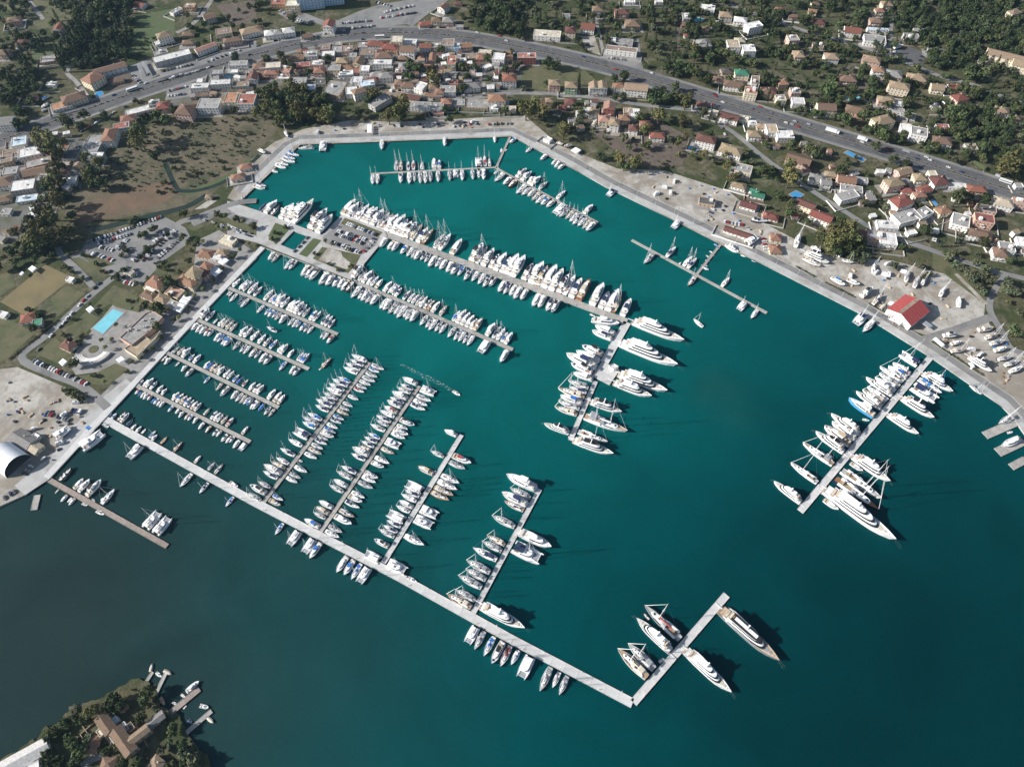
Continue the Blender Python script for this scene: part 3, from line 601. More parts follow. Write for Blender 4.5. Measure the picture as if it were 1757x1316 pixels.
def small_proto(key, tube='rib', console=True, L=6.0, cover=None, hull='gel', inner='deck'):
    P = []; h, d = hull_parts(L, 2.3, .65, 'boat', (hull, inner), boot=False); P += [('hull', h)]
    if cover:
        P.append(('cover', mesh1(lambda g: g.prism([(-L * .48, -.85), (0, -1.05), (L * .25, -.85), (L * .46, -.12), (L * .46, .12), (L * .25, .85), (0, 1.05), (-L * .48, .85)], .62, 1.15, .45, 0, kx=.8), 'cover', cover)))
    else:
        P += [('deck', d), ('bench', mesh1(lambda g: (g.box(-2.2, -1.7, -.8, .8, .45, .85), g.box(.9, 1.3, -.7, .7, .45, .8)), 'bench', 'cream'))]
        if console: P.append(('console', mesh1(lambda g: (g.box(-.5, .2, -.45, .45, .5, 1.3, 0, .8), g.box(-.1, .12, -.4, .4, 1.25, 1.6, 1)), 'console', 'gel', 'glass')))
    if tube: P.append(('rubber_tube', mesh1(lambda g: [g.tube(a, b, .27, n=7) for a, b in (((-3, -1.05, .65), (1.2, -1.05, .7)), ((1.2, -1.05, .7), (2.6, -.55, .8)), ((2.6, -.55, .8), (2.95, 0, .85)), ((2.95, 0, .85), (2.6, .55, .8)), ((2.6, .55, .8), (1.2, 1.05, .7)), ((1.2, 1.05, .7), (-3, 1.05, .65)))], 'rubber_tube', tube)))
    P.append(('outboard', mesh1(lambda g: (g.box(-3.5, -3.05, -.25, .25, .6, 1.25, 0, .8), g.box(-3.4, -3.2, -.08, .08, -.3, .6)), 'outboard', 'black')))
    PROTO[key] = (P, L, 2.3, 'dinghy')
def super_proto(key, L, B, hull='gel', top='white', aft='teak', tiers=3, dark=False, mastx=-.08):
    """multi-deck motor yacht built at full length"""
    H = L * .058 + .6; h, d = hull_parts(L, B, H, 'super', (hull, 'deck' if not dark else 'tan'), sheer=.45); P = [('hull', h), ('deck', d)]
    z = H * .97; x0, x1 = -L * .37, L * .29; wd = B * .475; th = 2.5 if L > 40 else 2.1
    for k in range(tiers):
        def tier(g): g.prism(outline(x0, x1, wd, wd * .93, .42, 6), z, z + th, .93, 0, kx=.89, ctr=(x0, 0))
        P.append((('main_deckhouse', 'upper_deckhouse', 'sun_deck')[k], mesh1(tier, 'deckhouse', 'gel')))
        if k < 3:
            def win(g): g.prism(outline(x0 + L * .03, x0 + (x1 - x0) * .97 + .18, wd * .98 + .07, wd * .93 * .98 + .07, .42, 6), z + th * .3, z + th * .88, .96, 0, kx=.937, ctr=(x0, 0))
            P.append(('window_band', mesh1(win, 'window_band', 'glass')))
        def over(g): g.prism(outline(x0 - L * .055, x0 + (x1 - x0) * .875, wd * 1.03, wd * .94, .42, 6), z + th, z + th + .22, 1, 0, 1, bottom=True)
        P.append(('deck_overhang', mesh1(over, 'deck_overhang', 'gel', 'gel')))
        if k < 2:
            P.append(('aft_deck', mesh1(lambda g: g.box(x0 - L * .052, x0 - L * .004, -wd * .85, wd * .85, z + th + .22, z + th + .26), 'aft_deck', aft)))
            def furn(g):
                g.box(x0 - L * .045, x0 - L * .015, -wd * .6, wd * .6, z + th + .2, z + th + .75, 0); g.box(x0 - L * .01, x0 + L * .015, -wd * .25, wd * .25, z + th + .2, z + th + .8, 1)
            P.append(('deck_seating', mesh1(furn, 'deck_seating', 'cream', 'wood')))
        z += th + .2; x0 += L * (.055 if k == 0 else .03); x1 -= L * (.085 if k == 0 else .13); wd *= .86
        if k == tiers - 1: break
    zz = z
    if dark:
        P.append(('hardtop', mesh1(lambda g: g.prism(outline(x0 - L * .05, x1 + L * .10, wd * 1.02, wd * .95, .4, 6), zz + .02, zz + .5, .9, 0, bottom=True), 'hardtop', 'black')))
        P.append(('skylight_panel', mesh1(lambda g: g.box(x0, x1 + L * .02, -wd * .4, wd * .4, zz + .5, zz + .62), 'skylight_panel', 'gel')))
    else:
        P.append(('hardtop', mesh1(lambda g: (g.prism(outline(x0 + L * .02, x1 + L * .03, wd * .8, wd * .72, .4, 6), zz + 1.9, zz + 2.15, .95, 0, bottom=True), [g.box(x - .3, x + .3, y - .15, y + .15, zz, zz + 1.95, 1) for x in (x0 + L * .05, x1 - L * .02) for y in (-wd * .55, wd * .55)]), 'hardtop', top, 'gel')))
    def mast(g):
        X = L * mastx; g.box(X - .6, X + .6, -.5, .5, zz, zz + 4.2, 0, .35); g.box(X - .3, X + .3, -2.0, 2.0, zz + 2.6, zz + 2.9)
        for y in (-1.6, 1.6): g.prism([(X + .65 * math.cos(q), y + .65 * math.sin(q)) for q in [i * math.pi / 4 for i in range(8)]], zz + 2.9, zz + 4.0, .6)
        g.tube((X, 0, zz + 4.2), (X, 0, zz + 6.5), .08, n=4)
    P.append(('radar_mast', mesh1(mast, 'radar_mast', 'gel')))
    def bow(g):
        zb = H * 1.16; g.box(L * .33, L * .37, -.9, .9, zb, zb + .6); g.box(L * .40, L * .42, -.35, .35, zb + .1, zb + .7); g.prism(outline(L * .26, L * .325, B * .22, B * .18, .5), zb - .25, zb + .35, .9)
    P.append(('foredeck_gear', mesh1(bow, 'foredeck_gear', 'cream' if not dark else 'grey')))
    P.append(('swim_platform', mesh1(lambda g: g.box(-L * .535, -L * .497, -B * .38, B * .38, .5, .75), 'swim_platform', aft)))
    P.append(('gangway', mesh1(lambda g: (g.box(-L * .5 - 6.0, -L * .5, -.4 + B * .2, .4 + B * .2, 1.1, 1.25)), 'gangway', 'alu')))
    def lines(g):
        for sg in (-1, 1): g.tube((L * .47, sg * .5, H * 1.2), (L * .5 + L * .12, sg * L * .02, -.1), .03, n=3)
    P.append(('mooring_line', mesh1(lines, 'mooring_line', 'rope')))
    PROTO[key] = (P, L, B, 'motor yacht')
for i, (cv, dk, bm, spy, cvr) in enumerate((('navy', 'deck', 1, 1, 'navy'), ('blue', 'deck', 1, 1, 'blue'), ('white', 'deck', 0, 1, 'white'), ('cream', 'teak', 1, 1, 'cream'), ('grey', 'greydeck', 1, 1, 'grey'), ('white', 'deck', 1, 0, 'white'), ('navy', 'teak', 0, 1, 'white'), ('grey', 'deck', 0, 1, 'grey'))):
    sail_proto('s%d' % i, cv, deck=dk, bim=bool(bm), spray=bool(spy), cover=cvr, B=3.7 + .12 * (i % 3))
sail_proto('sR', 'red', cover='red'); sail_proto('sT', 'cream', deck='teak', hull='wood', cover='tan'); sail_proto('sN', 'navy', hull='hnavy', cover='navy')
sail_proto('sK', 'grey', deck='teak', B=5.6, L=28.0, masts=((.10, 1.12), (-.24, .80)), cover='white', bim=True)
sail_proto('sL', 'white', deck='greydeck', B=5.6, L=28.0, masts=((.08, 1.35),), cover='white', bim=False)
sail_proto('sD', 'grey', deck='wood', hull='hnavy', B=6.6, L=32.0, masts=((.09, 1.4),), cover='white', bim=False)
sail_proto('sQ', 'grey', deck='greydeck', hull='hgrey', B=5.8, L=28.0, masts=((.10, 1.15),), cover='red', bim=False)
motor_proto('m0', fly=True, top='white', aft='deck'); motor_proto('m1', fly=False, top='white', aft='deck'); motor_proto('m2', fly=False, top='navy', aft='deck', pad='cream')
motor_proto('m3', fly=True, top='black', pad='navy'); motor_proto('m4', fly=True, hard=False, pad='cream', aft='deck'); motor_proto('m5', fly=False, hard=False, pad='cream')
motor_proto('mB', fly=False, top='blue', aft='deck'); motor_proto('mT', fly=False, top='tan', hull='gel', deck='teak'); motor_proto('mW', fly=False, hard=True, top='cream', hull='wood', deck='wood'); motor_proto('mR', fly=False, top='red')
motor_proto('mL', fly=True, hull='hblue', top='white', B=3.9)
cat_proto('c0'); cat_proto('c1', canvas='blue'); cat_proto('c2', mast=False, canvas='white'); cat_proto('c3', canvas='navy')
small_proto('d0'); small_proto('d1', tube=None); small_proto('d2', tube=None, cover='navy'); small_proto('d3', tube='black'); small_proto('d4', tube=None, cover='blue'); small_proto('d5', tube=None, hull='wood', inner='teak', console=False); small_proto('d6', tube=None, cover='cream')
super_proto('y0', 52, 9.2); super_proto('y1', 50, 8.8, aft='deck'); super_proto('y2', 66, 11.4); super_proto('y3', 40, 8.0, aft='tan'); super_proto('y4', 34, 7.2, top='black', aft='tan', tiers=2); super_proto('y5', 30, 6.6, top='white', tiers=2); super_proto('y6', 48, 9.0, hull='hgrey', dark=True, tiers=2); super_proto('y7', 26, 6.0, top='black', tiers=2)
DESC = {'s0': 'white sailboat with navy bimini', 's1': 'white sailboat with blue bimini', 's2': 'white sailboat without bimini', 's3': 'teak-decked sailboat with cream bimini', 's4': 'grey-decked sailboat with grey bimini', 's5': 'white sailboat with white bimini', 's6': 'teak-decked sailboat with navy sprayhood', 's7': 'white sailboat with grey sprayhood', 'sR': 'white sailboat with red canvas', 'sT': 'brown wooden sailboat', 'sN': 'navy-hulled sailboat', 'sK': 'two-masted sailing yacht', 'sL': 'long single-masted sailing yacht', 'sD': 'navy sailing yacht with wooden foredeck', 'sQ': 'grey sailing yacht with red sail covers',
 'm0': 'white flybridge motorboat', 'm1': 'white hardtop motorboat', 'm2': 'white motorboat with navy top', 'm3': 'white flybridge motorboat with black top', 'm4': 'white open-flybridge motorboat', 'm5': 'white open motorboat', 'mB': 'white motorboat with blue top', 'mT': 'teak-decked motorboat with tan top', 'mW': 'brown wooden motorboat', 'mR': 'white motorboat with red top', 'mL': 'light-blue-hulled motor yacht', 'c0': 'white sailing catamaran', 'c1': 'sailing catamaran with blue canvas', 'c2': 'white mastless power catamaran', 'c3': 'sailing catamaran with navy canvas',
 'd0': 'grey inflatable tender', 'd1': 'small open white boat', 'd2': 'small boat under navy cover', 'd3': 'black inflatable tender', 'd4': 'small boat under blue cover', 'd5': 'small wooden boat', 'd6': 'small boat under cream cover', 'y0': 'white three-deck superyacht', 'y1': 'white three-deck superyacht', 'y2': 'largest white superyacht', 'y3': 'white superyacht with tan decks', 'y4': 'white yacht with black sunroof', 'y5': 'white two-deck motor yacht', 'y6': 'grey explorer yacht with black roof', 'y7': 'white motor yacht with black sunroof'}
CATN = {'s': ('sailboat', 'sailboat'), 'm': ('motorboat', 'motorboat'), 'c': ('catamaran', 'catamaran'), 'd': ('dinghy', 'small boat'), 'y': ('motor_yacht', 'yacht')}
SAILS = ['s0', 's2', 's5', 's7', 's0', 's3', 's5', 's6', 's4', 's2', 's7', 's0', 's1', 's5']; MOTS = ['m0', 'm1', 'm4', 'm5', 'm2', 'm0', 'm1', 'm3', 'm4', 'm1']; SMALL = ['d0', 'd1', 'd0', 'd2', 'd1', 'd3']
brng = random.Random(3)
def pick(c):
    if c == 's': return brng.choice(SAILS)
    if c == 'm': return brng.choice(MOTS)
    if c == 'd': return brng.choice(SMALL)
    if c == 'c': return brng.choice(['c0', 'c0', 'c3'])
    return c
def boat(key, stern, bow, label, group=None, z=0.0, wk=1.0):
    P, L, B, cat = PROTO[key]; d = bow - stern; ln = d.length; mid = (bow + stern) / 2; s = ln / L
    nm, ct = CATN[key[0]]
    sw = max(.72, min(1.3, s ** .8 / s)) * wk if L < 20 else 1.0
    root = link(nm, None, loc=(mid.x, mid.y, z), rz=math.atan2(d.y, d.x), scale=(s, s * sw, s)); tag(root, label, ct, group)
    for pn, me in P: link(pn, me, root)
    return root
def row(pk, phrase, data, side=None, seg=None, off=None, gap=1.2, group=None):
    """boats moored stern-to along a pier or quay: bows given, sterns found on the pier's edge"""
    if isinstance(pk, str):
        P, wd = PIERS[pk]; segs = list(zip(P[:-1], P[1:]))
    else:
        P = [at(x, y, 0) for x, y in pk]; wd = 0; segs = list(zip(P[:-1], P[1:]))
    out = []
    for t, items in data:
        for it in items.split(','):
            q = it.split(); x, y, k = float(q[0]), float(q[1]), q[2]; b = zt(t, x, y, 0); best = None
            for i, (a, c) in enumerate(segs):
                a2, c2 = Vector((a.x, a.y, 0)), Vector((c.x, c.y, 0)); d = c2 - a2; ln = d.length; d.normalize(); u = (b - a2).dot(d); uc = max(0, min(ln, u)); f = a2 + d * u; nn = b - f; dd = (b - (a2 + d * uc)).length
                if best is None or dd < best[0]: best = (dd, f, nn, i, u)
            dd, f, nn, i, u = best; nd = nn.normalized(); e = f + nd * (wd / 2 + gap); ln = (b - e).length
            c = pick(k); mx_ = 60 if c[0] == 'y' or c in ('sK', 'sL', 'sD', 'sQ') else 30; mn = 4.2 if c[0] == 'd' else 6.5
            ln2 = max(mn, min(mx_, ln)); out.append((i * 10000 + u, c, b - nd * ln2, b))
    out.sort(key=lambda r: r[0])
    for n, (_, c, s, b) in enumerate(out):
        boat(c, s, b, f"{DESC[c]}, {ordn(n)} from {phrase}", group or ('boats moored from ' + phrase))
row('P2', "island along upper side of car-park pier", [(11, "680 62 m,703 82 m,728 103 s,775 92 s,808 112 m2,832 118 m,874 130 m,915 148 s4,940 158 s,973 165 m,1022 168 m,1038 198 m,1066 212 m,1098 217 m,1138 228 s3,1175 255 m,1213 257 sT,1290 292 s,1332 292 s,1406 332 m,1552 362 m,1580 385 s,1626 397 m,1660 436 m,1710 427 m1,1741 456 m2"), (12, "38 437 m,83 447 m0,140 500 m3,208 490 m0,236 520 mT,298 513 m1,342 538 m4,380 577 m3,425 577 s,468 602 m2,524 608 mW,618 636 m0,655 692 m2,718 678 m1,742 715 sT,804 740 m2")])
row('P2', "island along lower side of car-park pier", [(11, "842 385 m,895 402 m,925 410 m,985 430 mB,1027 447 s,1058 457 s,1078 470 m,1120 472 s,1148 485 s,1175 520 m,1222 518 s,1252 537 m,1297 555 m,1330 572 m,1375 578 s,1417 612 s,1472 617 s,1515 637 s,1548 657 s,1593 652 m,1652 692 m,1688 705 s,1730 715 m"), (12, "3 740 m,50 745 m,130 792 m,170 800 m0,225 822 m2,262 832 m")])
row([(455, 427), (602, 482)], "promenade along the island's lower quay", [(11, "80 470 m,105 485 s,190 535 s,220 537 s,305 582 m,335 595 m,362 610 m,428 642 m4,473 647 m1,520 655 m,555 662 m,580 682 m5,607 690 d")])
row('P3', "island along lower side of middle pier", [(11, "648 730 s,692 738 s,715 752 m,745 765 s,778 778 m,842 805 s,865 815 m,903 838 s,940 842 s,960 868 s,1003 862 s,1018 880 s,1050 893 m,1118 917 s,1155 935 s,1178 952 s,1218 960 s,1250 972 s,1308 1000 s,1348 1020 s,1380 1028 s,1410 1042 s,1440 1055 s,1525 1108 c2,1665 1172 m")])
row('P3', "island along upper side of middle pier", [(11, "735 505 m3,760 540 s,793 545 m,806 580 m,838 580 s,865 602 m,928 618 m,970 635 c0,995 660 m,1053 678 s,1085 695 s,1112 705 s,1145 712 s,1172 718 s,1198 740 m,1222 745 mW,1255 755 m,1305 780 s,1395 815 s,1435 812 m4,1462 830 m,1490 848 m,1510 872 m,1546 868 mT,1632 903 m,1672 925 s,1700 935 s,1720 962 s,1752 965 m")])
row('S1', "quay, upper side of uppermost short pontoon", [(10, "1648 595 s,1715 610 c0"), (11, "18 620 s,42 650 s,118 672 s,140 700 s,173 698 s,203 705 m,232 720 s,270 745 m,298 748 m,328 755 m,350 772 s,370 795 s,418 815 mB,445 818 s,503 840 s,525 850 s,541 872 s")])
row('S1', "quay, lower side of uppermost short pontoon", [(10, "1548 712 d3,1560 720 d3,1572 755 s,1630 770 d2,1648 793 s"), (11, "3 832 s,55 845 s1,78 860 mB,105 865 s1,125 880 s,155 905 m,215 918 s,243 930 s,268 930 s1,295 955 mB,322 962 s,348 972 s,435 1003 s,455 1012 s,482 1040 mR")])
row('S2', "quay along upper side of second short pontoon", [(10, "1437 800 m3,1475 815 s,1490 870 d,1545 865 s,1572 870 s,1605 880 s,1628 897 s,1700 922 m,1730 928 s"), (11, "22 950 s,68 975 s,100 1000 m,145 1012 s1,190 1045 s,218 1043 m,258 1080 m,325 1100 s,345 1105 s1,365 1105 s1")])
row('S2', "quay along lower side of second short pontoon", [(10, "1310 950 m,1340 965 m,1365 975 m,1395 990 mR,1420 990 m2,1465 1025 m,1485 1030 s1,1512 1050 s,1530 1060 mB,1592 1085 s,1640 1100 s,1665 1112 s,1705 1135 m,1740 1140 s"), (11, "18 1172 m,50 1185 m,155 1225 s1,225 1250 m,250 1260 m")])
row('S3', "quay along upper side of third short pontoon", [(10, "1190 1085 d0,1225 1062 s,1268 1062 s,1310 1068 m,1335 1110 s,1378 1115 m,1440 1160 m,1462 1165 d4,1490 1175 mT,1520 1180 s,1540 1195 m,1580 1215 s,1605 1225 s,1640 1250 s1,1655 1275 d4,1700 1285 sR"), ('Q6', "125 375 m,180 390 m2,218 405 m,352 455 m1,420 485 m5,458 515 m5")])
row('S3', "quay along lower side of third short pontoon", [(10, "1102 1165 d3,1125 1185 m,1200 1195 d0,1240 1232 m,1270 1268 m,1395 1312 s1"), (20, "1478 45 s,1510 85 m3,1580 105 m4,1612 120 s,1640 133 s,1665 140 s,1695 140 mT,1712 175 m"), ('Q6', "20 635 d4,85 685 m4,155 698 d4,215 745 s,265 765 s")])
row('S4', "quay along upper side of lowest short pontoon", [(10, "985 1285 s,1020 1290 m,1055 1275 m,1078 1298 m2"), (20, "1120 8 m1,1145 30 m,1230 55 m,1260 65 mB,1286 78 mT,1312 90 mB,1332 105 s,1355 118 m5,1380 128 m,1438 165 d6,1490 185 m,1512 195 m,1530 205 s,1563 215 s,1600 230 mR,1700 290 m5")])
row('S4', "quay along lower side of lowest short pontoon", [(20, "925 70 mR,945 80 d4,962 95 m,980 105 m,1008 110 mR,1035 130 d4,1052 138 mB,1072 150 m5,1090 160 m,1150 190 mB,1200 203 m5,1222 230 m,1262 245 mT,1285 250 mB,1320 270 m,1358 310 m,1405 335 mW,1455 355 m,1480 360 m5,1515 395 m2,1545 405 m5,1570 400 m,1595 440 m,1640 455 c2")])
row('A', "quay along upper side of long pale pier", [(20, "770 190 d1,800 200 mB,865 190 d3,888 198 m3,912 240 d2,935 275 m5,970 288 m,1000 305 d1,1068 318 s,1078 345 m,1145 360 d5,1250 395 sT,1375 490 m5,1470 535 s4,1528 545 s6")])
row('A', "quay along lower side of long pale pier", [(20, "880 512 c0,1235 705 s2,1365 748 s0,1545 838 s1"), (21, "128 1030 s1,222 1105 c0,325 1158 c0,365 1195 mB,550 1290 m,600 1308 mB"), (31, "648 38 s1,700 62 c0,1440 475 c0,1492 515 s4,1555 560 s1,1610 612 m3,1668 632 sR,1742 620 s5"), (32, "3 605 s1,50 712 c2,183 800 s4,270 775 s,315 825 s4")])
row('F1', "root along left side of first finger pier", [('Q6', "1205 65 s5,1190 118 s0,1140 160 s0,1115 205 s2,1055 315 s1,990 340 s,950 390 s0,920 435 s,885 490 s4,865 540 s,805 568 s0,798 632 s0,710 722 s1,652 765 s4,652 822 s1,565 915 c3,495 1018 s5,402 1120 s0,358 1225 s2,295 1265 s3"), (21, "55 555 m4,48 595 s0,12 665 s4"), (20, "1715 692 m3,1690 745 s4")])
row('F1', "root along right side of first finger pier", [('Q6', "1575 235 s7,1522 265 s1,1500 320 s,1475 372 s,1425 410 s2,1382 452 s,1352 490 sR,1288 575 s2,1222 650 s7,1185 695 s4,1180 750 sT,1125 800 s1,1097 840 s0,1055 898 s5,1030 950 s,1010 1000 m4,945 1028 s4,932 1078 s,887 1130 s,872 1187 s3,817 1238 s2,655 1270 d0"), (21, "350 605 s5,305 645 s4,283 675 s5,185 795 s1,168 830 mT")])
row('F2', "root along left side of second finger pier", [(11, "1000 1275 m1"), (21, "985 0 s0,960 20 s4,928 55 m,913 90 s0,895 115 m2,875 155 mR,845 180 s5,820 215 s0,818 245 s4,780 275 s7,765 335 s1,738 360 s0,720 390 s0,700 420 s3,658 435 m4,650 475 s0,580 560 s0,548 595 s4,530 655 m,500 690 s4,430 800 m1,408 840 mT,390 875 s4,330 925 mB")])
row('F2', "root along right side of second finger pier", [(21, "1225 70 c0,1197 120 s,1172 150 s5,1158 180 s0,1083 285 m3,1038 312 s2,1040 350 m4,1020 375 s5,985 430 c2,945 478 s3,912 545 s5,875 572 m1,833 645 m4,820 675 s,800 715 s4,743 780 s2,725 808 m5,708 848 s0,673 910 s6,655 960 m1,590 1015 s4,570 1050 s2")])
row('F3', "root along left side of third finger pier", [(21, "1285 315 m0,1190 455 s4,1105 565 mT,1025 680 c2,1015 722 s0,990 752 s5,978 798 m1,955 830 s2,900 880 c0,893 930 s0,868 965 s0,835 990 s4,807 1062 m3,742 1155 c0")])
row('F3', "root along right side of third finger pier", [(21, "1470 545 mR,1430 582 s4,1390 680 s2,1375 725 s5,1350 765 sT,1320 797 sT,1242 905 c2,1208 975 c0,1150 1103 s5,1028 1285 c0")])
row('F4', "root along left side of fourth finger pier", [(21, "1710 625 m0,1735 712 s4,1678 745 m2,1695 800 s6,1610 900 s4,1575 1035 s3,1545 1075 s4,1480 1120 s0,1435 1205 s4,1430 1265 s4"), (31, "1380 8 s4,1360 105 s4,1300 135 s3")])
row('F4', "root along right side of fourth finger pier", [(22, "262 1120 m1,195 1205 c3"), (32, "80 372 y5")])
row('AR', "elbow along left side of end arm", [('Q5', "365 170 sQ,290 295 y5,205 535 s4,105 585 s3")])
row('AR', "elbow along right side of end arm", [('Q5', "1205 1015 y3,1665 710 y6")])
row('U1', "corner along left side of broad arm", [(12, "560 920 m1,540 955 m2"), ('Q3', "490 95 m3,425 155 m0,320 190 m2,370 285 m3")])
row('U2', "platform along left side of narrow arm", [('Q3', "395 385 m1,340 465 s4,350 530 s0,230 550 s3,255 630 mB,235 685 s4,195 745 s3,80 930 y7")])
row('U1', "corner along right side of broad arm", [(12, "1165 1030 y0,1120 1198 y1")])
row('U2', "platform along right side of narrow arm", [('Q3', "915 810 y7,975 1020 sK,765 1130 sL,825 1260 y4")])
for (a, b, k, lab) in (((895, 400), (1400, 590), 'y3', 'white superyacht with tan aft deck moored to the upper corner of the square platform'), ((840, 490), (1235, 645), 'y5', 'white two-deck yacht moored to the lower corner of the square platform')):
    boat(k, zt('Q3', *a), zt('Q3', *b), lab, 'superyachts at the square platform')
row('RP', "quay along left side of right-hand pier", [('Q2', "905 140 c3,800 275 m4,735 320 mB,620 325 sL,615 415 s4,555 470 s5,430 475 y5,450 600 s2,385 640 s3,295 665 y5,190 765 mL"), (23, "427 207 y5,432 262 m4,380 292 mT"), ('Q4', "510 15 y7,365 140 sK,230 365 sL,40 575 y5")])
row('RP', "quay along right side of right-hand pier", [('Q2', "1615 670 y5,1465 690 s1,1398 800 c3,1355 1030 y7,1145 1250 y5"), ('Q4', "1345 580 y5,1245 775 sL,1220 910 sD,1395 1245 y2")])
row('T', "free end, lower side of bare pontoon", [(12, "893 497 s4,1192 648 s6,1540 815 c0,1625 870 s2")])
row('T', "free end, upper side of bare pontoon", [(12, "1112 380 s0,1225 445 s5,1255 457 s0,1478 590 s2,1150 482 d1")])
row('TS', "quay, left side of bare pontoon's gangway", [(12, "1375 355 d4,1345 405 d1,1320 435 d0,1285 500 d3")], gap=.6)
row('TS', "quay, right side of bare pontoon's gangway", [(12, "1418 390 d2,1378 440 d1,1345 478 d1,1330 510 d0,1340 535 mB")], gap=.6)
row('P1', "junction along upper side of inner pontoon", [(1, "960 1105 s4,990 1105 s3,1040 1112 s0,1075 1105 sR,1133 1115 s2,1215 1095 m1,1250 1105 mB,1518 1085 c0,1560 1075 sR,1592 1092 s5")])
row('P1', "junction along lower side of inner pontoon", [(1, "795 1270 s2,828 1268 s5,988 1258 m2,1047 1265 s5,1082 1248 s4,1122 1263 s4,1157 1263 s5,1192 1252 s4,1245 1253 s7,1325 1243 s4,1365 1225 c0,1410 1243 s2,1483 1235 s4,1525 1222 m3,1557 1235 m1")])
row('P1b', "junction, lower side of slanting pontoon", [('Q1', "50 570 s2,58 665 s5,160 705 m1,225 738 mW,320 815 s5,390 830 s2,460 848 m4,510 893 s3,558 932 s2,622 952 mB,688 980 m5,785 1070 c0,845 1100 s4,922 1122 s3,972 1155 s5,1005 1192 s0,1070 1210 s2,1128 1240 s3,1170 1272 m1")])
row('P1b', "junction, upper side of slanting pontoon", [('Q1', "450 510 m3,510 545 m4,560 605 m0,620 605 m1,705 665 s4,925 775 s2,1258 950 m1")])
row([(876, 233), (1040, 321), (1238, 416.5), (1477, 538), (1595, 611)], "gangway corner along right-hand quay", [('Q1', "240 195 mB,437 308 s2,615 402 m1,752 455 m4,787 490 m0,828 518 m5,1435 845 c3"), (12, "1090 255 c0"), (13, "590 915 c3,645 965 s5")], gap=.8)
row([(424, 333), (440, 314), (503, 253)], "basin corner along upper left quay", [(1, "295 1075 s1,268 1098 s1,268 1122 s7,222 1140 s2,205 1160 s5,150 1187 s2,70 1282 s0,62 1300 m5")], gap=.8)
row([(513, 247), (653, 242), (876, 233)], "its bend along the top quay", [(1, "452 1048 c0,857 1033 s5,1290 1005 m4,1633 982 s2")], gap=.8)
row([(409, 346), (440, 361.5), (553, 405)], "basin corner along island's upper quay", [(10, "1680 30 d0"), (11, "75 80 d2,145 65 m1,160 100 d3,262 90 m4,315 95 m0,397 62 y5,490 130 m3,525 168 m4")], gap=.8)
row('L', "boatyard along upper side of brown pontoon", [(20, "495 572 d3,575 645 m5,620 650 m1,700 655 m3,790 718 s5,1095 872 c0,1165 908 c0")])
row('L', "boatyard along lower side of brown pontoon", [(20, "378 748 d6,418 805 m5,462 808 d1,472 828 m5")])
